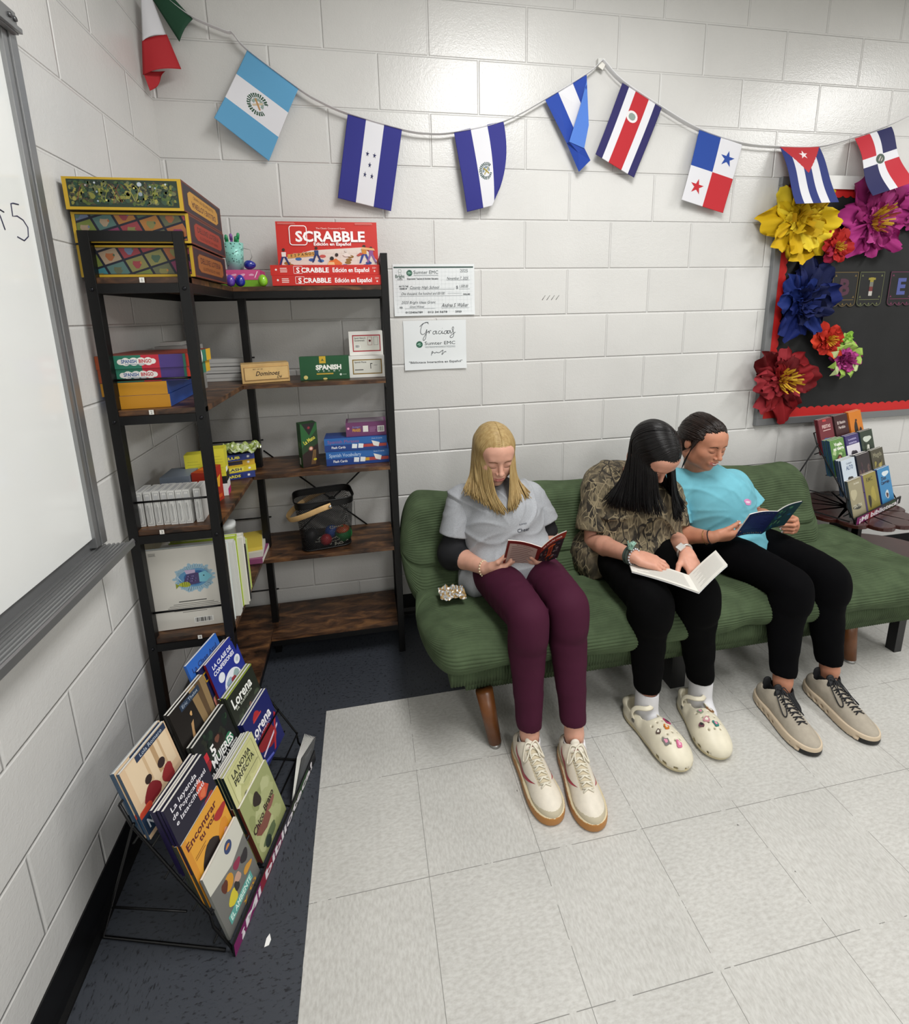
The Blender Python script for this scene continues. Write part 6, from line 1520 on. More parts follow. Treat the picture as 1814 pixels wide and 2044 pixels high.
# ------------------------------------------------------------------ flag bunting
def bunting():
    t = thing('flag_bunting', 'string of small national flags on a white cord across the block wall', 'bunting', (1.7, -.02, 2.2))
    Y = -.024
    cord = [(.022, -.155, 2.55), (.03, -.10, 2.575), (.055, -.03, 2.585), (.1, Y, 2.547), (.16, Y, 2.505), (.216, Y, 2.481), (.285, Y, 2.459), (.307, Y, 2.455), (.352, Y, 2.405), (.524, Y, 2.286), (.603, Y, 2.244), (.702, Y, 2.208), (.911, Y, 2.160), (1.015, Y, 2.150), (1.121, Y, 2.158), (1.329, Y, 2.207), (1.512, Y, 2.300), (1.693, Y, 2.405), (1.75, Y, 2.451), (1.765, Y, 2.452), (1.851, Y, 2.384), (2.04, Y, 2.293), (2.23, Y, 2.214), (2.451, Y, 2.166), (2.651, Y, 2.158), (2.861, Y, 2.166), (3.051, Y, 2.213), (3.249, Y, 2.279), (3.45, Y, 2.37), (3.7, Y, 2.5)]
    s = MB(); P = catmull(cord, 4); s.tube(P, .0115, M('#e8e8ea', .8), 8, flat=.16, up=(0, 1, 0)); o = s.build('cord', t)
    s = MB(); s.box((1.742, -.02, 2.440), (1.774, -.001, 2.468), M('#d8d8d4', .5)); s.build('wall_hook', t)
    s = MB(); s.box((1.745, -.0225, 2.428), (1.770, -.02, 2.452), M('#e4e2da', .6), Matrix.Rotation(.5, 3, 'Y')); s.build('tape', t)
    def flag(a, b, dn, L, lab, draw, curl=None, bulge=.012, nu=14, nv=18, wav=(1, 0)):
        """a,b: hoist ends on the cord (x,z); dn: hanging direction (x,z); draw(u,v)->material; u along the cord, v downwards"""
        a, b = V((a[0], Y - .004, a[1])), V((b[0], Y - .004, b[1])); d = V((dn[0], 0, dn[1])).normalized() * L
        def P(u, v):
            p = a.lerp(b, u) + d * v; p.y -= bulge * (math.sin(PI * v * wav[0] + wav[1] + u * 1.5)) * v ** .5 + .006 * v
            if curl: p = curl(p, u, v, a, b, d)
            return p
        nu2, nv2 = nu * 6, nv * 6; s = MB(); vs_ = [P(i / nu2, j / nv2) for j in range(nv2 + 1) for i in range(nu2 + 1)]; W = nu2 + 1; off = len(s.v)
        grp = {}
        for j in range(nv2):
            for i in range(nu2):
                grp.setdefault(draw((i + .5) / nu2, (j + .5) / nv2), []).append((j * W + i, j * W + i + 1, (j + 1) * W + i + 1, (j + 1) * W + i))
        s.v = [tuple(p) for p in vs_]
        for c, fs in grp.items():
            k = s.mi(M(c, .75)); s.f += fs; s.m += [k] * len(fs); s.sm += [True] * len(fs)
        o = s.build('flag', t); o['label'] = lab; sol = o.modifiers.new('t', 'SOLIDIFY'); sol.thickness = .0004; return o, P
    def emblem(o, P, u, v, r, draw, n=40):
        s = MB(); q = [[None] * (n + 1) for _ in range(n + 1)]; grp = {}
        e = 1e-3
        for j in range(n + 1):
            for i in range(n + 1):
                a, b = (i / n - .5) * 2, (j / n - .5) * 2; uu, vv = u + a * r[0], v + b * r[1]; p = P(uu, vv); nn = (P(uu + e, vv) - p).cross(P(uu, vv + e) - p).normalized(); nn = nn if nn.y < 0 else -nn; q[j][i] = p + nn * .0006
        s.v = [tuple(p) for row in q for p in row]; W = n + 1
        for j in range(n):
            for i in range(n):
                c = draw((i + .5) / n * 2 - 1, (j + .5) / n * 2 - 1)
                if c: grp.setdefault(c, []).append((j * W + i, j * W + i + 1, (j + 1) * W + i + 1, (j + 1) * W + i))
        for c, fs in grp.items(): k = s.mi(M(c, .75)); s.f += fs; s.m += [k] * len(fs); s.sm += [True] * len(fs)
        s.build('emblem', o)
    WH, BL = '#dfdfe4', '#25277f'
    def star(a, b, r=1, rot=0):
        an = math.atan2(a, -b) + rot; R = math.hypot(a, b); k = (an % (2 * PI / 5)); k = min(k, 2 * PI / 5 - k); return R < r * .38 * math.cos(PI / 5) / max(.05, math.cos(k)) * 1.02 if R < .3 * r else R * (math.sin(k) * (math.cos(PI / 5) - .382) / math.sin(PI / 5) * -1 + math.cos(k)) * 1 < 0 or (R < r and math.sin(PI / 5) * .382 * r / (math.sin(PI / 5) * .382 * math.cos(k) + (1 - .382 * math.cos(PI / 5)) * math.sin(k)) > R)
    def wreath(cols):
        def f(a, b):
            R = math.hypot(a, b); an = math.atan2(b, a)
            if .62 < R < .98 and not (-.5 < an < .5): return cols[0] if math.sin(an * 26) > -.5 else None
            if R < .5 and abs(a - b) < .13: return cols[2]
            if R < .5 and abs(a + b) < .13: return cols[3]
            if .3 < R < .55 and b < .1: return cols[1]
            return None
        return f
    # green, white and red flag, curled up in the corner
    s = MB(); q = lambda x, y, z: V((x, y, z)); gr, rd = M('#14432c', .75), M('#b02028', .75); wt = M(WH, .75)
    def patch(c4, m, bul, n=10):
        a_, b_, c_, d_ = [V(p) for p in c4]; g_ = [[a_.lerp(b_, i / n).lerp(d_.lerp(c_, i / n), j / n) + V((0, -bul * math.sin(PI * i / n) * (.3 + .7 * j / n), 0)) for i in range(n + 1)] for j in range(n + 1)]
        W = n + 1; s.add([p for r_ in g_ for p in r_], [(j * W + i, j * W + i + 1, (j + 1) * W + i + 1, (j + 1) * W + i) for j in range(n) for i in range(n)], m, True)
    MP = [[(0.047, -0.03, 2.549), (0.082, -0.03, 2.592), (0.177, -0.025, 2.491), (0.127, -0.04, 2.408)], [(0.03, -0.07, 2.532), (0.055, -0.045, 2.539), (0.088, -0.05, 2.422), (0.022, -0.09, 2.379)], [(0.021, -0.09, 2.382), (0.091, -0.05, 2.424), (0.125, -0.05, 2.317), (0.009, -0.09, 2.274)], [(0.009, -0.088, 2.29), (0.071, -0.05, 2.308), (0.059, -0.06, 2.29), (0.025, -0.09, 2.226)]]
    patch(MP[0], gr, .012); patch(MP[1], wt, .016); patch(MP[2], rd, .022); patch(MP[3], rd, -.02)
    o = s.build('flag', t); o['label'] = 'curled green, white and red flag in the corner'; sol = o.modifiers.new('t', 'SOLIDIFY'); sol.thickness = .0004
    SKY = '#5d9fc8'
    o, P = flag((.352, 2.402), (.524, 2.283), (-.52, -1), .285, 'light blue and white banded flag with a green wreath emblem', lambda u, v: SKY if v < 1 / 3 or v > 2 / 3 else WH, lambda p, u, v, a, b, d: p + V((.0, -.03 * (1 - u) * v * v, .03 * (1 - u) * max(0, v - .7))))
    emblem(o, P, .50, .49, (.20, .125), wreath(['#1f4a33', '#8fa39a', '#b58a5a', '#c9b9a0']))
    o, P = flag((.702, 2.205), (.911, 2.160), (-.19, -1), .312, 'navy and white striped flag with five small stars', lambda u, v: WH if .33 < u < .67 else BL, bulge=.006)
    def five(a, b):
        for (x, y) in ((-.5, -.62), (.5, -.62), (0, 0), (-.5, .62), (.5, .62)):
            if star((a - x) / .28, (b - y) / .19, 1): return '#1c2050'
    emblem(o, P, .5, .52, (.13, .20), five, 70)
    o, P = flag((1.121, 2.160), (1.329, 2.208), (.16, -1), .310, 'navy and white striped flag with a round wreath emblem', lambda u, v: WH if .33 < u < .67 else BL, lambda p, u, v, a, b, d: p + V((-.07 * max(0, u - .5) * v ** 2 * 2, -.03 * u * v, .05 * max(0, u - .55) * v * v * 2)))
    emblem(o, P, .50, .56, (.15, .11), wreath(['#2c4a44', '#7f8f9a', '#9a8a3a', '#b0a878']))
    s = MB(); nb, lb_ = M('#1740a0', .75), M('#4a78cc', .75)
    for pts, m in zip([[(1.51, -0.026, 2.296), (1.566, -0.026, 2.328), (1.639, -0.026, 2.195), (1.619, -0.03, 2.141), (1.608, -0.03, 2.133)], [(1.566, -0.026, 2.328), (1.629, -0.026, 2.365), (1.666, -0.03, 2.289), (1.639, -0.026, 2.195)], [(1.629, -0.026, 2.365), (1.69, -0.026, 2.4), (1.686, -0.04, 2.346), (1.666, -0.03, 2.289)], [(1.687, -0.035, 2.376), (1.695, -0.05, 2.201), (1.678, -0.05, 2.111), (1.612, -0.045, 2.136), (1.659, -0.045, 2.282)], [(1.607, -0.03, 2.135), (1.613, -0.044, 2.136), (1.679, -0.048, 2.114), (1.715, -0.035, 2.07), (1.666, -0.03, 2.024)]], (nb, wt, nb, lb_, nb)):
        c_ = sum((V(p) for p in pts), V((0, 0, 0))) / len(pts); c_.y -= .004; s.add([c_] + pts, [(0, 1 + i, 1 + (i + 1) % len(pts)) for i in range(len(pts))], m, False)
    o = s.build('flag', t); o['label'] = 'folded bright blue and white striped flag'; sol = o.modifiers.new('t', 'SOLIDIFY'); sol.thickness = .0004
    o, P = flag((1.851, 2.378), (2.04, 2.291), (-.40, -1), .305, 'flag with navy, white and broad red stripes and a small crest', lambda u, v: '#b8202a' if .335 < u < .665 else (WH if .17 < u < .83 else '#241f5c'), bulge=.006)
    emblem(o, P, .45, .32, (.13, .075), lambda a, b: ('#8a9a92' if math.hypot(a * 1.6, b * 1.6) < 1 else '#e4e0e0') if math.hypot(a, b) < 1 else None)
    o, P = flag((2.23, 2.212), (2.452, 2.160), (-.23, -1), .30, 'quartered white, blue and red flag with two stars', lambda u, v: ('#19439a' if u < .5 else WH) if v < .5 else (WH if u < .5 else '#bd1f2a'), bulge=.006)
    emblem(o, P, .75, .26, (.17, .12), lambda a, b: '#19439a' if star(a, b, 1) else None); emblem(o, P, .25, .76, (.16, .115), lambda a, b: '#bd1f2a' if star(a, b, 1) else None)
    o, P = flag((2.65, 2.158), (2.861, 2.166), (.04, -1), .270, 'flag with blue and white stripes and a red triangle with a white star', lambda u, v: '#b8262e' if v < .47 * (1 - abs(2 * u - 1)) + .0 else (['#1f2f74', WH][int(u * 5) % 2]), lambda p, u, v, a, b, d: p + V((.012 * math.sin(3 * v) * u, -.115 * v, 0)), bulge=.010, wav=(1.6, .3))
    emblem(o, P, .5, .15, (.11, .08), lambda a, b: '#f0e4e6' if star(a, b, 1) else None)
    DN = '#191b52'
    o, P = flag((3.053, 2.208), (3.251, 2.268), (.03, -1), .280, 'flag quartered red and navy by a white cross with a dark crest', lambda u, v: WH if abs(u - .5) < .09 or abs(v - .46) < .07 else ('#bd2030' if (u < .5) == (v < .46) else DN), lambda p, u, v, a, b, d: p + V((0, -.115 * v, 0)), bulge=.014, wav=(1.8, .5))
    emblem(o, P, .5, .46, (.13, .085), lambda a, b: ('#4a5a4e' if math.hypot(a, b) > .5 or math.sin(9 * a + 7 * b) > 0 else '#b9b0a8') if math.hypot(a, b) < .95 else None)
bunting()

# ------------------------------------------------------------------ papers on the wall
def paper(name, lab, cat, x0, x1, z0, z1, fn, lift=.003, lean=.02):
    s = MB(); n = 14; X, Z = V((1, 0, lean)), V((0, 0, 1)); m = M('#e3e7e8', .7); w, h = x1 - x0, z1 - z0
    O = V((x0, -.003, z0)); pts = [(i / n, j / n) for j in range(n + 1) for i in range(n + 1)]
    s.add([O + V((u * w, -.006 * max(0, .25 - v) * 4 * (.35 + .65 * abs(2 * u - 1)), v * h)) for u, v in pts], [(j * (n + 1) + i, j * (n + 1) + i + 1, (j + 1) * (n + 1) + i + 1, (j + 1) * (n + 1) + i) for j in range(n) for i in range(n)], m, True)
    p = PR(s, O + V((0, -.0, 0)), (1, 0, 0), (0, 0, 1), w, h)
    base = PR.P
    def P2(u, v): return O + V((u * w, -.006 * max(0, .25 - v) * 4 * (.35 + .65 * abs(2 * u - 1)) - .00004 * p.l - .0004, v * h))
    def tx(t, u, v, h, c, weight=0, fit=None, italic=0, **k):
        vs_, fs, a0, a1, b0, b1 = text_mesh(t, weight, italic); sy = h / .7; sx = (fit / (a1 - a0)) if fit else sy * p.h / p.w
        s.add([P2(u + (q[0] - (a0 + a1) / 2) * sx, v + (q[1] - .35) * sy) for q in vs_], fs, c); p.l += 1
    p.P = P2; p.text = tx; fn(p); o = s.build(name); setp(o, lab, cat); return o
def logo(p, u, v, r):
    p.disc(u, v, r, '#1f5a44', 22); p.poly([(u - r * .8, v - r * .1), (u - r * .3, v + r * .5), (u + r * .5, v + r * .6), (u + r * .1, v), (u - r * .3, v - r * .2)], '#8fb8a4'); p.poly([(u - r * .4, v - r * .8), (u, v - r * .1), (u + r * .7, v + r * .1), (u + r * .4, v - r * .5)], '#7aa890')
def cheque(p):
    g = '#d3d8da'
    for i in range(1, 22): p.rect(i / 22, .05, i / 22 + .0015, .93, g); p.l -= 1
    for i in range(1, 13): p.rect(.02, i / 13, .98, i / 13 + .0025, g); p.l -= 1
    p.l += 1; p.rect(.012, .925, .985, .952, '#24443c'); ink = '#454b50'
    logo(p, .20, .83, .036); p.text('Sumter EMC', .40, .845, .065, '#3f4a4c', 0, fit=.30); p.rect(.25, .782, .55, .789, '#7a8284'); p.text('Empowering Teachers & Enriching Education', .36, .72, .03, '#33393c', .03, fit=.38)
    p.frame(.07, .80, .10, .90, .002, '#6a7a74'); p.disc(.085, .87, .02, '#9aa8a2', 12); p.disc(.085, .87, .015, '#e3e7e8', 12); p.text('Bright', .085, .77, .06, '#4a6458', .02, fit=.11); p.text('IDEAS', .085, .71, .03, ink, fit=.06)
    p.text('2025', .87, .87, .06, '#6a7074', fit=.095); p.text('November 7, 2025', .79, .725, .055, '#50565a', fit=.27, italic=.3); p.rect(.65, .685, .94, .689, '#8a9094')
    p.text('PAY TO THE', .125, .575, .03, ink, .03, fit=.11); p.text('ORDER OF', .12, .53, .03, ink, .03, fit=.09); p.text('County High School', .38, .555, .055, '#50565a', fit=.36, italic=.3); p.rect(.19, .512, .75, .517, '#8a9094'); p.text('$', .78, .55, .06, ink); p.text('1,500.00', .865, .57, .055, '#50565a', fit=.11, italic=.3); p.rect(.80, .512, .94, .517, '#8a9094')
    p.text('One thousand, five hundred and 00/100', .36, .435, .05, '#50565a', fit=.53, italic=.3); p.rect(.07, .385, .85, .389, '#8a9094'); p.rect(.66, .43, .84, .434, '#8a9094'); p.text('DOLLARS', .90, .41, .032, ink, .03, fit=.085)
    p.text('2025 Bright Ideas Grant', .30, .265, .05, '#50565a', fit=.42, italic=.3); p.text('Grant Winner', .28, .18, .045, '#50565a', fit=.18, italic=.3); p.text('FOR', .085, .165, .035, ink, .03, fit=.035); p.rect(.13, .14, .50, .144, '#8a9094')
    p.text('Andrea S. Walker', .75, .20, .075, '#22272c', .0, fit=.34, italic=.45); p.rect(.58, .14, .93, .144, '#8a9094'); p.text('0123456789', .24, .07, .035, '#33393c', .02, fit=.21); p.text('012 34 5678', .53, .07, .035, '#33393c', .02, fit=.24); p.text('2025', .79, .07, .035, '#33393c', .02, fit=.08)
paper('large_cheque', 'large printed presentation cheque taped to the wall above the thank-you note', 'paper sign', .850, 1.205, 1.432, 1.648, cheque)
def gracias(p):
    ink = '#3a3f44'
    k = p.w / p.h
    def st(pts, r=.0011): p.mb.tube([p.P(a, b) for a, b in [tuple(q) for q in catmull([(x, y, 0) for x, y in pts], 6)][:] for a, b in [(a, b)]] if False else [p.P(q[0], q[1]) - V((0, .0004, 0)) for q in catmull([(x, y, 0) for x, y in pts], 6)], r, M(ink, .6), 6, flat=.3, up=(0, 1, 0))
    st([(.40, .93), (.37, .965), (.31, .93), (.28, .85), (.27, .76), (.30, .72), (.345, .75), (.37, .82), (.36, .74), (.345, .64), (.315, .60), (.31, .64), (.36, .74), (.40, .79)]); st([(.26, .88), (.32, .945), (.40, .965)])
    st([(.40, .79), (.405, .74), (.415, .79), (.44, .795)]); 
    for x in (.475, .655): st([(x + .04, .785), (x, .775), (x - .01, .735), (x + .02, .725), (x + .045, .785), (x + .045, .73), (x + .065, .735)])
    st([(.588, .785), (.562, .778), (.552, .745), (.572, .725), (.598, .74), (.612, .785), (.614, .735), (.640, .735)]); st([(.616, .835), (.619, .84)])
    st([(.74, .785), (.70, .775), (.695, .735), (.72, .73), (.745, .785), (.75, .735), (.775, .75), (.80, .83), (.79, .86), (.775, .82), (.80, .74), (.79, .665), (.755, .64), (.74, .67), (.80, .73), (.83, .75)])
    logo(p, .245, .52, .052); p.text('Sumter EMC', .575, .54, .068, '#2f3a3c', 0, fit=.49); p.rect(.33, .468, .82, .474, '#8a9496'); p.text('Your Member-Owned Electric Cooperative', .58, .455, .018, '#6a7476', 0, fit=.48)
    st([(.43, .29), (.445, .37), (.46, .35), (.44, .33)]); st([(.47, .35), (.49, .335), (.51, .355), (.54, .34), (.57, .35), (.62, .39), (.60, .30), (.64, .35), (.66, .36), (.67, .35)])
    p.text('"Biblioteca Interactiva en Español"', .50, .155, .044, '#3a3f44', .012, fit=.86)
paper('thank_you_note', 'white thank-you note with script heading taped below the cheque', 'paper sign', .885, 1.164, 1.196, 1.411, gracias)

# ------------------------------------------------------------------ bulletin board with paper flowers
def board():
    t = thing('bulletin_board', 'black paper bulletin board with red scalloped border and grey metal frame', 'bulletin board', (3.8, 0, .83))
    x0, x1, z0, z1 = 2.690, 5.12, .832, 2.035; al = M('#8a8c8e', .4, .6)
    s = MB(); s.box((x0 + .03, -.014, z0 + .03), (x1 - .03, -.002, z1 - .03), M('#151617', .8, noise_amt=.3, nscale=6, bump=.0012, bscale=9)); s.build('black_paper', t)
    s = MB(); w = .036
    for a, b in (((x0, z0), (x1, z0 + w)), ((x0, z1 - w), (x1, z1)), ((x0, z0 + w), (x0 + w, z1 - w)), ((x1 - w, z0 + w), (x1, z1 - w))): s.box((a[0], -.024, a[1]), (b[0], -.001, b[1]), al)
    s.build('frame', t, bevel=.0015)
    def scal(name, p0, p1, inn, n):
        s = MB(); p0, p1, inn = V(p0), V(p1), V(inn); d = p1 - p0; pts = [p0]; vs_ = [p0, p1]
        top = []
        for i in range(n * 8 + 1):
            u = i / (n * 8); top.append(p0 + d * u + inn * (.040 + .010 * abs(math.sin(PI * i / 8)) ** .8))
        bot = [p0 + d * (i / (n * 8)) for i in range(n * 8 + 1)]; m = len(top); s.add(bot + top, [(i, i + 1, m + i + 1, m + i) for i in range(m - 1)], M('#c01d1c', .6)); o = s.build(name, t); sol = o.modifiers.new('t', 'SOLIDIFY'); sol.thickness = .0008
    Y = -.0155
    scal('scalloped_border', (x0 + w, Y, z0 + w), (x1 - w, Y, z0 + w), (0, 0, 1), 52); scal('scalloped_border', (x0 + w, Y, z1 - w), (x1 - w, Y, z1 - w), (0, 0, -1), 52)
    scal('scalloped_border', (x0 + w, Y - .0005, z0 + w), (x0 + w, Y - .0005, z1 - w), (1, 0, 0), 25)
    s = MB(); s.box((2.93, -.027, 1.985), (3.75, -.0245, 2.045), M('#e4e4e2', .7)); s.build('paper_strip', t)
    for i, (x, ch, bc, cc) in enumerate(((3.125, 'B', '#7d6630', ['#4a2438', '#d8c4b0']), (3.285, 'I', '#6f7448', ['#8f8230', '#6f6f66', '#6a2a2a', '#b5b1aa']), (3.475, 'E', '#7a2a55', ['#4a5490', '#ece8e0', '#c98a2a']), (3.665, 'N', '#6f7448', ['#8a2a2a', '#ece8e0']), (3.855, 'V', '#a5863a', ['#8f8f86']))):
        s = MB(); w_, h_ = .155, .175; O = V((x - w_ / 2, -.0172, 1.428)); p = PR(s, O, (1, 0, 0), (0, 0, 1), w_, h_)
        out = [(0, 1), (0, .12)] 
        for k in range(3):
            for j in range(1, 8): a = PI + PI * j / 8; out.append((1 / 6 + k / 3 + math.cos(a) / 6, .12 + .12 * math.sin(a)))
        out += [(1, .12), (1, 1)]
        s.prism([(a * w_, b * h_) for a, b in out], O, V((1, 0, 0)), V((0, 0, 1)), V((0, -1, 0)), .0008, M('#101112', .6)); p.l = 18
        k = p.w / p.h; inn = [(.02 + a * .96, .02 + b * .965) for a, b in out]
        for (a, b), (c, d) in zip(inn, inn[1:] + inn[:1]):
            L = math.hypot(c - a, d - b); nx, ny = -(d - b) / L * .012, (c - a) / L * .012; p.poly([(a, b), (c, d), (c + nx, d + ny), (a + nx, b + ny)], bc); p.l -= 1
        p.rect(.1, .2, .9, .212, bc)
        for u, v in ((.12, .88), (.88, .88), (.12, .28), (.88, .28), (.18, .08), (.5, .08), (.82, .08)): p.star(u, v, .05, bc, n=3, ri=.35)
        p.text(ch, .5, .57, .44, cc[0], .04)
        if ch == 'I':
            for j, c in enumerate(cc): p.rect(.43, .79 - .13 * (j + 1) + .04, .57, .79 - .13 * j + .04, c)
            p.rect(.36, .76, .64, .82, cc[0])
        o = s.build('letter_card', t)
board()
def tissue(name, lab, c, R, cols, seed, layers=4, petals=7, ctr=None, depth=.5, squash=(1, 1), green=None):
    """pleated tissue-paper flower made of ruffled petals"""
    t = thing(name, lab, 'paper flower', c); C = V(c); rnd = random.Random(seed); s = MB()
    for L in range(layers):
        rr = R * (1 - .20 * L); tilt = .20 + .36 * L; n = petals - (L > 2)
        for k in range(n):
            a0 = 2 * PI * (k + .5 * (L % 2)) / n + rnd.uniform(-.15, .15); wd = (1.25 + .2 * rnd.random()) * PI / n; ln = rr * rnd.uniform(.82, 1.12); sd = rnd.uniform(0, 99); col = M(rnd.choice(cols), .7, spec=.2)
            nu, nv = 12, 12; pts = []; tl = tilt + rnd.uniform(-.12, .2); tip = rnd.uniform(-.5, .6)
            for j in range(nv + 1):
                v = j / nv; w_ = (.55 + .45 * math.sin(PI * min(1, .15 + v * .7))) * (1 - .35 * max(0, v - .75) ** 2 * 16 * .5)
                for i in range(nu + 1):
                    u = i / nu * 2 - 1; a = a0 + u * wd * w_ * 1.05; r = ln * v * (1 - .30 * abs(u) ** 3.5 * v ** 3 - .07 * abs(math.sin(4 * u + sd)) * v ** 2)
                    rf = (.085 * math.sin(u * 6 + sd) + .06 * math.sin(u * 11 + sd * 2)) * v * ln + .22 * ln * noise.noise(V((u * 1.7 + sd, v * 2.3, sd)))
                    h = ln * v * math.sin(tl) * (1 - .35 * v) + tip * .45 * ln * v ** 3 + rf; rad = r * math.cos(tl * .8)
                    pts.append(C + V((math.cos(a) * rad * squash[0], -(.012 + h * depth), math.sin(a) * rad * squash[1])))
            for p in pts: p.y = min(p.y, -.018 - .004 * L)
            W = nu + 1; s.add(pts, [(j * W + i, j * W + i + 1, (j + 1) * W + i + 1, (j + 1) * W + i) for j in range(nv) for i in range(nu)], col, True)
    s.build('petals', t)
    s = MB(); cc = ctr or cols
    for k in range(60 if ctr else 26):
        a = rnd.uniform(0, 2 * PI); q = rnd.random() ** .5 * R * (.22 if ctr else .30); p = C + V((math.cos(a) * q * squash[0], -R * depth * .42, math.sin(a) * q * squash[1])); d = V((math.cos(a) * .5, -1, math.sin(a) * .5 + rnd.uniform(-.3, .3))).normalized(); x = d.orthogonal().normalized(); L = R * rnd.uniform(.12, .26); w_ = R * (.025 if ctr else .09)
        x = Matrix.Rotation(rnd.uniform(0, 6), 3, d) @ x; s.add([p - x * w_, p + x * w_, p + x * w_ * 1.2 + d * L, p - x * w_ * .6 + d * L * 1.1], [(0, 1, 2, 3)], M(rnd.choice(cc), .7))
    s.build('centre', t)
    if green:
        s = MB()
        for k in range(11):
            a = 2 * PI * k / 11 + rnd.uniform(-.1, .1); d = V((math.cos(a), 0, math.sin(a))); x = V((-d.z, 0, d.x)); b = C + V((0, -.02, 0)); r0, r1 = R * .5, R * rnd.uniform(.95, 1.12)
            s.add([b + d * r0 - x * R * .2, b + d * (r0 + r1) / 2 - x * R * .20 + V((0, -.02, 0)), b + d * r1, b + d * (r0 + r1) / 2 + x * R * .2 + V((0, -.01, 0)), b + d * r0 + x * R * .2], [(0, 1, 2, 3, 4)], M(rnd.choice(green), .7))
        s.build('leaves', t)
    return t
YE = ['#d8b81e', '#cfae1a', '#e0c634', '#c9a414']; MG = ['#a12f78', '#94276c', '#b04488', '#8a2462']; BU = ['#0c184c', '#101f5c', '#0a143e', '#182a6a']; RD = ['#6c1016', '#80151b', '#5c0c12', '#8f2830']; OR = ['#b32a1c', '#c43a22', '#a02016']
tissue('tissue_flower', 'big yellow tissue-paper flower at the top left corner of the board', (2.790, -.02, 1.845), .225, YE, 3, ctr=None, layers=4, petals=8)
tissue('tissue_flower', 'big magenta tissue-paper flower with yellow centre at the top of the board', (3.215, -.02, 1.845), .215, MG, 6, ctr=['#c9a02a', '#d8b43a', '#a83a4a'], layers=4, petals=8)
tissue('tissue_flower', 'magenta tissue-paper flower partly cut off at the right edge of view', (3.48, -.02, 1.93), .18, MG, 9, layers=3)
tissue('tissue_flower', 'small red tissue-paper flower between the yellow and magenta ones', (3.000, -.045, 1.715), .095, ['#a01c1a', '#b32822', '#8f1a3a'], 12, ctr=['#d8b43a', '#cfa42a'], layers=3, petals=6)
tissue('tissue_flower', 'big dark blue tissue-paper flower on the left edge of the board', (2.872, -.02, 1.462), .205, BU, 15, layers=4, petals=8, squash=(.92, 1.08))
tissue('tissue_flower', 'small orange-red tissue-paper flower just under the blue one', (3.020, -.05, 1.265), .100, OR, 18, ctr=['#d8a82a', '#cf9a22'], layers=3, petals=6)
tissue('tissue_flower', 'small pink carnation-like tissue flower with green leaves', (3.130, -.05, 1.165), .105, ['#a83a80', '#b84a90', '#962e70'], 21, layers=4, petals=7, green=['#8fb04a', '#9fbf5a', '#b5c58a'])
tissue('tissue_flower', 'small lime green tissue leaves rosette above the pink carnation', (3.125, -.05, 1.262), .050, ['#8fc04a', '#7fb03a', '#a8cf6a'], 24, layers=3, petals=6)
tissue('tissue_flower', 'big dark red tissue-paper flower at the lower left of the board', (2.800, -.02, 1.070), .205, RD, 27, ctr=['#d8b43a', '#cfa42a'], layers=4, petals=8, squash=(1, 1.05))
# ------------------------------------------------------------------ book racks and their paperbacks
WIRE = M('#0d0d0e', .4, .4)
def rack(name, lab, O, ang, tiers, W=.482, far=.325):
    O = V(O); X, Y = rotz(ang); t = thing(name, lab, 'book rack', tuple(O + Y * .15)); P = lambda a, b, c: O + X * a + Y * b + Z3 * c
    zb, db = tiers
    def rod(nm, pts, r=.0026): s = MB(); s.tube(pts, r, WIRE, 8); s.build(nm, t)
    for a in (0, W):
        pts = [P(a, .0, .0)]
        for k in range(4): pts += [P(a, db[k], zb[k]), P(a, db[k] + .035, zb[k] + .055)]
        pts += [P(a, db[3] + .055, zb[3] + .11)]
        rod('side_wire', pts, .0032)
        bk = far if a else .325
        rod('stand_leg', [P(a, db[3] + .03, zb[3] + .06), P(a, bk, .004), P(a, .02, .004)], .0035); rod('stand_leg', [P(a, .10, zb[1]), P(a, bk - .035, .10)])
    for k in range(4):
        z, d = zb[k], db[k]
        rod('tier_wire', [P(0, d - .004, z), P(W, d - .004, z)]); rod('tier_wire', [P(0, d + .040, z + .004), P(W, d + .040, z + .004)])
        for c in (1, 2): rod('divider', [P(W * c / 3, d - .004, z), P(W * c / 3, d + .04, z + .004), P(W * c / 3, d + .075, z + .11)], .0022)
    rod('top_wire', [P(0, db[3] + .055, zb[3] + .11), P(W, db[3] + .055, zb[3] + .11)])
    s = MB(); m = M('#111013', .4); s.obox((O, X, Y, Z3), (-.008, -.009, .0), (W + .008, -.004, .038), m)
    p = PR(s, O + X * -.008 - Y * .009, X, Z3, W + .016, .038)
    cols = ['#7a1f5e', '#7a1f5e', '#8a2236', '#6e2a4a', '#3e3a44', '#39412e', '#2f4a2c', '#1c1c1e']
    for i, c in enumerate(cols): p.rect(.0 + i / 8, 0, (i + 1) / 8, .92, c); p.l -= 1
    p.l += 1; p.text('¡Mi biblioteca!', .5, .44, .62, '#ece6ea', .03, fit=.88)
    s.build('sign_strip', t); return P
def cv(bg, *els):
    def f(p):
        p.rect(0, 0, 1, 1, bg)
        for e in els:
            k = e[0]; getattr(p, {'t': 'text', 'r': 'rect', 'b': 'blob', 'p': 'poly', 'd': 'disc', 'a': 'art', 'f': 'frame', 's': 'star'}[k])(*e[1:-1], **e[-1]) if isinstance(e[-1], dict) else getattr(p, {'t': 'text', 'r': 'rect', 'b': 'blob', 'p': 'poly', 'd': 'disc', 'a': 'art', 'f': 'frame', 's': 'star'}[k])(*e[1:])
    return f
def T(s_, u, v, h, c, w=.02, **k): return ('t', s_, u, v, h, c, w, k)
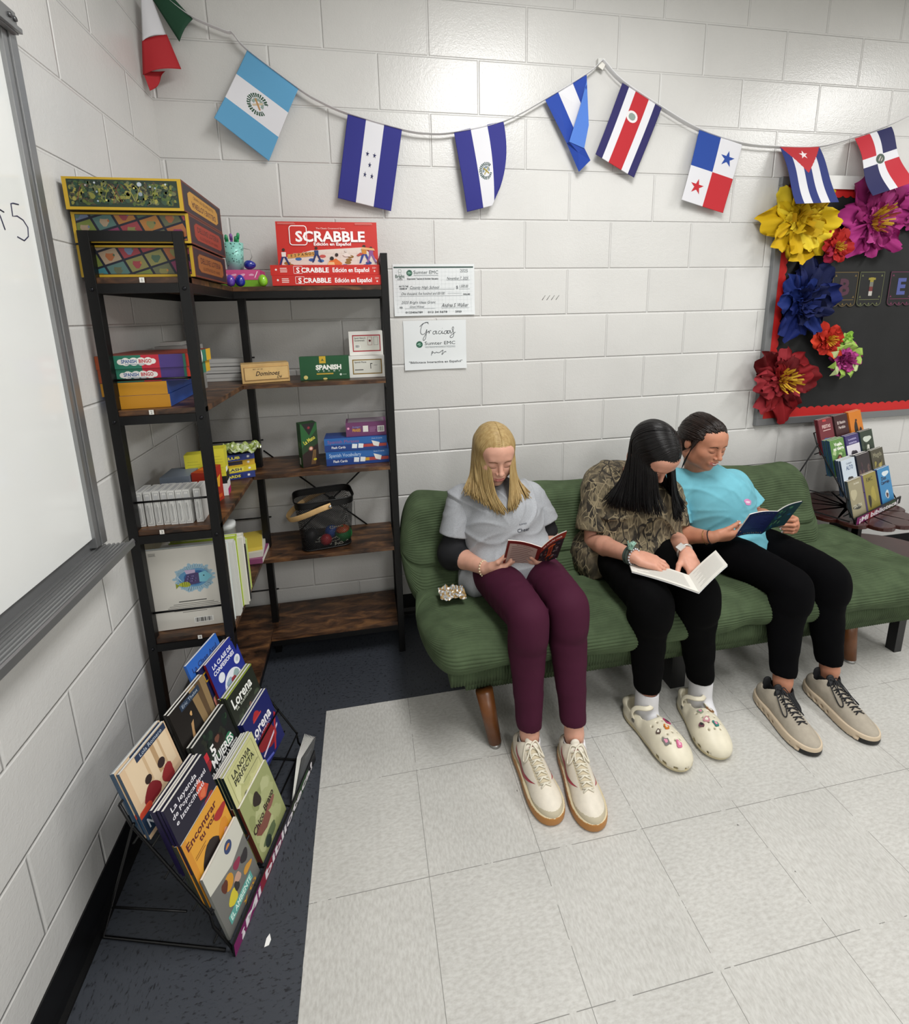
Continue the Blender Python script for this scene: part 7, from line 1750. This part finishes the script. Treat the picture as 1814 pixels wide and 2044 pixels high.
def pbook(P, x, d, z, w, h, lean, cover, spine, lab, n=1, th=.0075, grp=None, back=None, yaw=0, pgc='#ebe9e2', labs=None):
    """paperback leaning back: x along the rack, d depth, z height; n copies behind one another, each a thing"""
    O0 = P(x, d, z); X = (P(1, 0, 0) - P(0, 0, 0)); Y = (P(0, 1, 0) - P(0, 0, 0))
    if yaw: R = Matrix.Rotation(yaw, 3, 'Z'); X, Y = R @ X, R @ Y
    N_ = (Z3 * math.cos(lean) + Y * math.sin(lean)).normalized(); D = (Y * math.cos(lean) - Z3 * math.sin(lean)).normalized()
    rnd = random.Random(int(x * 1000 + z * 7000))
    for i in range(n):
        O = O0 + D * (i * (th + .0016)) + X * rnd.uniform(-.002, .002) * (i > 0) + N_ * (rnd.uniform(.0, .006) if i else 0)
        s = MB(); sp = M(spine, .35); s.obox((O, X, D, N_), (0, 0, 0), (w, .0006, h), M(back or spine, .35)); s.obox((O, X, D, N_), (0, th - .0006, 0), (w, th, h), sp); s.obox((O, X, D, N_), (0, 0, 0), (.0007, th, h), sp); s.obox((O, X, D, N_), (.0007, .0006, .0006), (w - .0006, th - .0006, h - .0004), M(pgc, .8))
        cover(PR(s, O, X, N_, w, h))
        l = lab if i == 0 else (labs or 'copy standing directly behind the front ' + grp)
        setp(s.build('paperback'), l, 'book', grp if n > 1 else None)
ZB, DB = (.018, .110, .197, .290), (.006, .044, .100, .160)
OF, AF = (.336, -1.207, 0), math.atan2(.963, .27)
PF = rack('book_rack', 'black wire tiered book rack standing on the dark floor tiles by the wall', OF, AF, (ZB, DB), far=.20)
w, h = .142, .178; LE = .26
ambiente = cv('#6e6e6a', ('p', [(0, .72), (.55, .62), (1, .70), (1, 1), (0, 1)], '#c9c8bc'), ('d', .62, .86, .10, '#33426a', 18), ('b', .62, .87, .05, .03, '#c8843a', 3), ('d', .38, .52, .12, '#c98f2a', 14), ('b', .28, .55, .07, .10, '#5a2e22', 4), ('b', .55, .40, .10, .07, '#c09a86', 5), ('b', .34, .30, .13, .10, '#cfc03a', 6), ('b', .64, .54, .09, .08, '#8a2f4a', 7), ('b', .83, .47, .10, .10, '#2f2b2e', 8), ('b', .80, .30, .12, .06, '#c9923a', 9), ('b', .48, .34, .06, .08, '#33302e', 10), ('r', .12, .10, .82, .22, '#5fa39a'), T('EL AMBIENTE', .47, .16, .07, '#d8efe6', fit=.62), T('y tú', .66, .05, .05, '#e0a83a', fit=.4))
encontrar = cv('#d79a34', ('p', [(.0, .0), (1, 0), (1, .35), (.8, .5), (.6, .3)], '#9c3a3c'), ('r', 0, .0, .1, 1, '#cc8a2c'), T('Encontrar', .45, .88, .095, '#5a1c1c', .025, fit=.78), T('tu voz', .52, .77, .085, '#5a1c1c', .025, fit=.42), ('b', .42, .42, .24, .24, '#231b19', 3, 18, .2), ('b', .78, .42, .16, .20, '#cf8626', 6, 14, .3), ('b', .84, .70, .15, .09, '#a32a28', 4), ('b', .80, .38, .07, .09, '#dc9c82', 5), ('p', [(.15, .08), (.3, .0), (.75, .14), (.85, .26), (.78, .3), (.5, .16)], '#dca58c'), ('r', .12, .66, .4, .67, '#8a5a2a'), ('r', .12, .63, .36, .64, '#8a5a2a'))
leyenda = cv('#1c1a2c', ('b', .35, .22, .34, .18, '#3a3568', 5), ('b', .72, .36, .22, .2, '#2f2b52', 7), ('p', [(.62, .72), (.72, .82), (.80, .70), (.88, .60), (.74, .52), (.62, .56)], '#c24a32'), ('b', .78, .40, .12, .15, '#8f2f28', 8), ('b', .72, .6, .07, .06, '#d06a44', 2), ('p', [(.1, .05), (.4, .3), (.9, .1), (.7, .02)], '#5a5490'), T('La leyenda', .42, .90, .07, '#e6e4ea', .01, fit=.62), T('de Popocatépetl', .50, .80, .062, '#e6e4ea', .01, fit=.84), T('e Iztaccíhuatl', .45, .70, .062, '#e6e4ea', .01, fit=.7))
nueva = cv('#d3b795', ('r', .1, .45, .95, .98, '#dcc6a6'), ('r', .58, .50, .66, .95, '#b3946e'), ('r', .74, .50, .78, .95, '#c3a682'), ('r', .40, .52, .45, .9, '#c8ac88'), ('r', .30, .90, .98, .99, '#27354e'), T('Lola Romero', .64, .945, .05, '#b9c3d0', 0, fit=.5), ('b', .34, .42, .16, .16, '#7a2026', 3), ('d', .36, .60, .07, '#2a1a18', 12), ('d', .66, .60, .08, '#2f1f1e', 12), ('b', .70, .40, .14, .14, '#8f2c2e', 6), ('b', .12, .32, .13, .10, '#c2452e', 8), ('r', 0, .06, 1, .30, '#22364f'), T('Nueva escuela,', .5, .18, .12, '#e4ebf2', .03, fit=.86))
dark = cv('#181310', ('p', [(.62, .2), (.95, .15), (1, 1), (.55, 1)], '#8a724e'), ('p', [(.75, .2), (.84, .2), (.86, 1), (.72, 1)], '#5a4630'), ('p', [(.28, .2), (.36, .5), (.42, .62), (.34, .6), (.24, .34)], '#b08a5e'), ('b', .30, .32, .06, .10, '#a97f55', 2), ('b', .42, .72, .03, .04, '#c9a06a', 2), ('r', .25, .86, .8, .96, '#27364a'), T('Eric Thelot', .52, .91, .05, '#a9b5c4', 0, fit=.44), ('r', 0, .12, 1, .30, '#22333f'), T('Nueva noche', .5, .21, .09, '#c9d6e0', .02, fit=.7))
clase = cv('#22308a', T('LA CLASE DE', .46, .86, .065, '#e9e9f4', .03, fit=.66), T('CONFESIONES', .46, .76, .065, '#e9e9f4', .03, fit=.72), ('d', .52, .36, .30, '#dfe3ea', 24), ('d', .26, .62, .10, '#dfe3ea', 16), ('d', .83, .61, .10, '#dfe3ea', 16), ('b', .40, .44, .10, .08, '#8a9fb2', 2), ('b', .66, .46, .09, .08, '#8ea6a4', 3), ('b', .54, .40, .07, .10, '#8f2f38', 4), ('b', .62, .22, .09, .08, '#a34a44', 5), ('b', .36, .24, .07, .07, '#4a6a94', 6), ('d', .83, .61, .05, '#b9c4cc', 12))
mujeres = cv('#17191a', ('a', 0, .45, 1, 1, ['#1f3325', '#24281f', '#12211a', '#2f4a30'], 30, 4, .12), ('b', .55, .68, .13, .14, '#241a17', 3), ('b', .54, .72, .06, .07, '#6a4436', 4), ('b', .80, .52, .12, .10, '#2f7a56', 5), ('b', .10, .55, .12, .1, '#8f2028', 8), ('r', 0, .62, .22, .74, '#c22a36'), T('5', .36, .66, .15, '#f0f0ee', .03), T('MUJERES', .56, .50, .13, '#f0f0ee', .03, fit=.66), T('INMIGRANTES', .55, .34, .13, '#f0f0ee', .03, fit=.84))
novia = cv('#c4c48c', ('a', .05, .05, .95, .95, ['#b9b982', '#cfcf9c', '#b3b57c'], 26, 4, .2), T('LA NOVIA', .48, .86, .09, '#2f3124', .02, fit=.62), T('PERFECTA', .50, .74, .09, '#2f3124', .02, fit=.66), ('r', .35, .60, .9, .608, '#55563e'), ('b', .30, .44, .06, .05, '#8f9068', 2), ('b', .30, .45, .03, .025, '#4a4a38', 3), ('f', .08, .05, .92, .95, .006, '#a3a46e'))
loreng = cv('#23281f', ('a', 0, 0, 1, .6, ['#2f3a28', '#3a4634', '#1b2218', '#4a5442'], 34, 4, .12), ('r', 0, .97, 1, 1, '#8a9a3a'), T('Lorena', .45, .80, .17, '#eef0ea', .025, fit=.72), T('la ballena', .45, .68, .05, '#c9cfc0', 0, fit=.6), ('b', .55, .36, .07, .14, '#8a8a80', 7), ('b', .55, .5, .04, .04, '#6a4a3c', 3))
lorenb = cv('#1b2160', ('b', .5, .35, .34, .22, '#8a1f26', 5), ('b', .42, .86, .11, .09, '#a92a30', 3), ('r', .28, .80, .6, .83, '#c23a3a'), T('Lorena', .46, .66, .17, '#f0eef2', .025, fit=.8), T('El sueño', .5, .54, .05, '#c9b9d0', 0, fit=.55), ('p', [(.2, .18), (.9, .30), (.92, .34), (.2, .22)], '#d8c8d8'), ('p', [(.55, .05), (.62, .05), (.98, .5), (.94, .55)], '#b02a34'), ('p', [(.05, .1), (.5, .02), (.5, .06), (.05, .15)], '#5a63b8'))
brown = cv('#9aa06c', ('a', 0, 0, 1, 1, ['#a8ad7a', '#8c935f', '#b4b888'], 26, 4, .2), ('b', .42, .76, .12, .13, '#2a1f1a', 5), ('p', [(.10, .40), (.2, .5), (.3, .42), (.55, .46), (.6, .3), (.4, .26), (.2, .3)], '#7d4c40'), ('b', .68, .44, .14, .07, '#8a584c', 4), T('Chico Bravo', .46, .50, .10, '#3a2a20', .03, fit=.8, rot=.12), ('b', .40, .14, .26, .08, '#5d6b4a', 6), ('d', .3, .1, .1, '#2f3a34', 12))
tiersF = [
 (0, 0, ambiente, '#8d8f8a', 1, 'grey paperback with cartoon children, leftmost in the front row of the floor rack', None),
 (0, 1, brown, '#6b3226', 3, 'olive green paperback with brown drawings, second in the front row of the floor rack', 'olive green paperbacks on the floor rack'),
 (1, 0, encontrar, '#3e4238', 3, 'orange paperback with dark-haired figures in the second row of the floor rack', 'orange paperbacks on the floor rack'),
 (1, 1, novia, '#17282a', 4, 'pale green paperback with black title in the second row of the floor rack', 'pale green paperbacks on the floor rack'),
 (1, 2, lorenb, '#1b2160', 3, 'dark blue paperback with red figure, right end of second row on the floor rack', 'dark blue paperbacks on the floor rack'),
 (2, 0, leyenda, '#1d1440', 4, 'dark purple legend paperback in the third row of the floor rack', 'dark purple paperbacks on the floor rack'),
 (2, 1, mujeres, '#3a3f3a', 2, 'black paperback with large white five in the third row of the floor rack', 'black paperbacks with a white five'),
 (2, 2, loreng, '#3a3f36', 3, 'dark green paperback with white title, right in the third row of the floor rack', 'dark green paperbacks on the floor rack'),
 (3, 0, nueva, '#33506b', 3, 'beige school-scene paperback at the top left of the floor rack', 'beige school-scene paperbacks'),
 (3, 1, dark, '#1b1714', 2, 'dark brown paperback with a pale figure, top row middle of the floor rack', 'dark brown paperbacks on the floor rack')]
for (r, c, cov, sp, n, lb, gp) in tiersF:
    pbook(PF, .008 + c * .160, DB[r] + .004 + {(2, 0): -.028, (1, 1): -.006, (1, 2): .03, (2, 1): .010, (2, 2): .015}.get((r, c), 0), ZB[r] + .004 + {(3, 0): .004, (2, 0): .006}.get((r, c), 0), w, h, LE, cov, sp, lb, n, grp=gp or lb, labs=('further copy behind the front one of the ' + gp) if gp else None)
pbook(PF, .330, DB[3] + .004, ZB[3] + .004, w, .19, LE, clase, '#7a1420', 'royal blue paperback with white cartoon bear, top right of the floor rack', 1)
pbook(PF, .312, DB[3] + .016, ZB[3] - .002, w, .19, LE, cv('#141b4a', ('f', .07, .75, .25, .9, .03, '#c9a02a'), ('b', .3, .3, .25, .3, '#c47a6c', 4), ('b', .25, .45, .1, .1, '#8aa03a', 3)), '#0f1434', 'navy paperback with yellow frame mark behind the royal blue one', 1)
pbook(PF, .292, DB[3] + .030, ZB[3] + .016, w, .205, LE, cv('#2a62b8', T('La Clase Azul', .5, .86, .07, '#1a2f6a', .02, fit=.8)), '#2a62b8', 'bright blue taller book at the very back of the floor rack', 1)
# fanned book leaning against the right end of the rack
def fan():
    lb = 'grey paperback with fanned white pages leaning at the far end of the floor rack'; O = PF(.34, 0, 0); X, Y = rotz(AF + .55); N_ = (Z3 * .80 + X * .6).normalized(); D = X.cross(N_).normalized() * -1
    X2 = (N_.cross(D)).normalized(); t = thing('paperback', lb, 'book', (.44, -.85, 0))
    W_ = (Y * -1)
    A_ = Y * -.02; s = MB()
    O = V((.428, -.885, .012)); X2 = V((.27, .963, 0)).normalized(); N_ = V((.22, .30, .90)).normalized(); X2 = (X2 - N_ * X2.dot(N_)).normalized(); D = N_.cross(X2)
    s.obox((O, X2, D, N_), (0, 0, 0), (.13, .002, .125), M('#3b3d3f', .3)); p = PR(s, O, X2, N_, .13, .125); p.rect(0, 0, 1, 1, '#47494b'); p.blob(.5, .6, .3, .25, '#56595c', 3); p.rect(0, 0, 1, .04, '#8a5a3a'); p.text('Tierra', .5, .85, .08, '#7a7d80', .02, fit=.5); s.build('front_cover', t)
    s = MB()
    for k in range(8):
        d = D * (.003 + .0004 * k); q = N_ * .123 + D * (.0012 * k); e_ = D * (.0035 * k); s.add([O + d, O + X2 * (.130 + .001 * k) + d + e_, O + X2 * (.130 + .001 * k) + d + q + e_, O + d + q], [(0, 1, 2, 3)], M('#ecebe6', .8))
    ob = s.build('pages', t); sol = ob.modifiers.new('t', 'SOLIDIFY'); sol.thickness = .0012
fan()

# ------------------------------------------------------------------ flower-shaped side table and its rack
def table():
    c = V((3.12, -.205, 0)); t = thing('side_table', 'dark reddish-brown wooden side table with scalloped petal-shaped top', 'side table', tuple(c)); wd = M('#38130f', .32, noise_amt=.25, nscale=12, coat=.2)
    def petals(z, R, n, th, nm, cc, r0=.0):
        for k in range(n):
            a = 2 * PI * (k + .5) / n; d = V((math.cos(a), math.sin(a), 0)); x = V((-d.y, d.x, 0)); hw = math.pi * R / n * .90; pts = [(r0, -hw * .22), (R - hw * .9, -hw)]
            for j in range(1, 10): b = -PI / 2 + PI * j / 10; pts.append((R - hw * .9 + hw * math.cos(b) * .9, hw * math.sin(b)))
            pts += [(R - hw * .9, hw), (r0, hw * .22)]
            s = MB(); s.prism([(p, q) for p, q in pts], cc + V((0, 0, z - th)), d, x, Z3, th, wd); s.build(nm, t, bevel=.003)
    petals(.420, .258, 12, .020, 'top_slat', c)
    s = MB(); s.lathe([(.12, .385), (.12, .400), (.11, .4)], c, wd, 32); s.build('top_brace', t)
    for dx in (-.03, .035):
        s = MB(); s.box((c.x + dx - .012, c.y - .05, .06), (c.x + dx + .012, c.y + .05, .40), M('#0f0a0a', .4)); s.build('pedestal', t, bevel=.002)
    s = MB(); k = 40; cc = c + V((.11, -.10, 0)); s.prism([(.33 * math.cos(2 * PI * i / k), .26 * math.sin(2 * PI * i / k)) for i in range(k)], cc + V((0, 0, .165)), V((1, 0, 0)), V((0, 1, 0)), Z3, .02, wd); s.build('lower_shelf', t, bevel=.004)
    for dx, dy in ((-.14, .02), (.30, .0), (.1, .12), (.12, -.22)): s = MB(); s.box((cc.x + dx - .02, cc.y + dy - .02, 0), (cc.x + dx + .02, cc.y + dy + .02, .166), wd); s.build('leg', t, bevel=.002)
table()
OT, AT = (2.948, -.384, .4215), math.radians(19.4)
PT = rack('book_rack', 'black wire tiered book rack standing on the side table', OT, AT, (ZB, DB))
def simple(bg, els=()): return cv(bg, *els)
tt = [
 (0, 0, cv('#8f8568', ('r', .06, .03, .94, .95, '#9a9276'), T('Ana Suárez', .6, .88, .05, '#d8d4c0', fit=.4), ('b', .3, .6, .2, .2, '#b8b090', 4), ('b', .4, .25, .3, .08, '#3a3a34', 5), T('SIN FIN', .45, .28, .09, '#c9c6b0', fit=.6)), '#3a444a', 2, 'khaki street-scene paperback, bottom left of the table rack'),
 (0, 1, cv('#8f8440', T('RMC', .45, .84, .12, '#5a5228', fit=.5), ('b', .25, .25, .1, .25, '#2a2620', 4), ('b', .6, .4, .18, .25, '#a89a4a', 5)), '#7a6a9a', 2, 'mustard paperback with dark figures, bottom middle of the table rack'),
 (0, 2, cv('#3f86b8', ('b', .6, .82, .25, .1, '#d8e2e8', 4), T('Don', .42, .70, .10, '#1a2440', .04, fit=.4), T('Cangrejo', .5, .58, .09, '#1a2440', .04, fit=.7), ('b', .5, .22, .16, .14, '#c9d2d8', 6), ('b', .5, .2, .08, .1, '#5a3a34', 7)), '#22306a', 2, 'sky blue paperback with cloud, bottom right of the table rack'),
 (1, 0, cv('#c4cfda', T('Cuidado', .55, .88, .05, '#3a4a6a', fit=.4), T('ALTO', .55, .76, .11, '#2f4a7a', .02, fit=.5), ('b', .5, .42, .18, .14, '#2a221f', 4), ('b', .5, .36, .12, .10, '#c9a08a', 5), ('p', [(.15, 0), (.25, .22), (.75, .22), (.85, 0)], '#1d2c66')), '#24344a', 3, 'pale blue paperback with a portrait, second row left of the table rack'),
 (1, 1, cv('#2b2226', ('a', .05, .05, .95, .8, ['#4a343a', '#3a2a3c', '#5a4440', '#221a22'], 20, 4, .14)), '#1c2436', 3, 'very dark paperback, second row middle of the table rack'),
 (1, 2, cv('#4a4636', T('Magda', .5, .84, .13, '#8a866e', .02, fit=.7), ('a', .1, .05, .95, .7, ['#8f8440', '#6a6038', '#a89a60', '#3a3428'], 24, 5, .14)), '#3a3a30', 2, 'olive patterned paperback, second row right of the table rack'),
 (2, 0, cv('#5f8a44', ('a', 0, .2, 1, 1, ['#7aa05a', '#4f7a3a', '#a8c08a'], 20, 6, .14), T('Vuela,', .55, .86, .09, '#eef2e4', .04, fit=.6), T('mi tierra', .55, .74, .09, '#eef2e4', .04, fit=.75), ('b', .52, .34, .26, .26, '#4a2a1c', 5), ('b', .5, .38, .14, .14, '#c98a6a', 6)), '#24405a', 4, 'green paperback with a long-haired girl, third row left of the table rack'),
 (2, 1, cv('#d6d4dc', ('r', 0, .72, 1, 1, '#3a2f6a'), T('La aventura', .5, .88, .06, '#b9b4d8', fit=.6), T('misteriosa', .5, .78, .06, '#b9b4d8', fit=.6), ('b', .5, .4, .22, .22, '#2a2430', 4), ('b', .55, .25, .14, .10, '#c46a2a', 5)), '#3a2f6a', 2, 'purple and white paperback, third row middle of the table rack'),
 (2, 2, cv('#2c3a2c', ('b', .5, .75, .3, .12, '#c9d0c4', 4), ('b', .5, .5, .14, .1, '#d6d8cc', 3), T('EL BOSQUE', .5, .25, .08, '#b9c0a8', .02, fit=.6), ('a', 0, .3, 1, .7, ['#1e2a20', '#3a4a38'], 14, 4, .1)), '#22364a', 2, 'dark forest-print paperback, third row right of the table rack'),
 (3, 0, cv('#6e222c', T('FIESTAS', .52, .78, .09, '#d6b9b4', .03, fit=.6), ('r', .25, .66, .8, .68, '#d6b9b4'), ('b', .45, .3, .26, .24, '#3a5a8a', 4), ('b', .35, .25, .1, .16, '#c9543a', 5), ('r', .3, .92, .55, .98, '#c23a3a')), '#5a1c24', 2, 'dark red festival paperback, top left of the table rack'),
 (3, 1, cv('#3a1418', T('El Ratón', .5, .78, .08, '#d6c9c4', .02, fit=.6), T('Perdido', .5, .64, .08, '#d6c9c4', .02, fit=.5), ('b', .7, .15, .1, .08, '#c9847a', 4)), '#2a1014', 2, 'maroon-black paperback with white title, top middle of the table rack'),
 (3, 2, cv('#cf7a1e', ('b', .45, .45, .16, .3, '#241810', 5), ('b', .75, .3, .14, .22, '#2a1a10', 6), ('b', .5, .72, .07, .06, '#3a2418', 4)), '#b8651a', 2, 'orange paperback with black silhouettes, top right of the table rack')]
for (r, c_, cov, sp, n, lb) in tt:
    pbook(PT, .008 + c_ * .160, DB[r] + .004, ZB[r] + .004, .140, .176, LE, cov, sp, lb, n, grp=lb.split(',')[0] + 's' if n > 1 else None, labs='further copy behind the front ' + lb.split(',')[0])
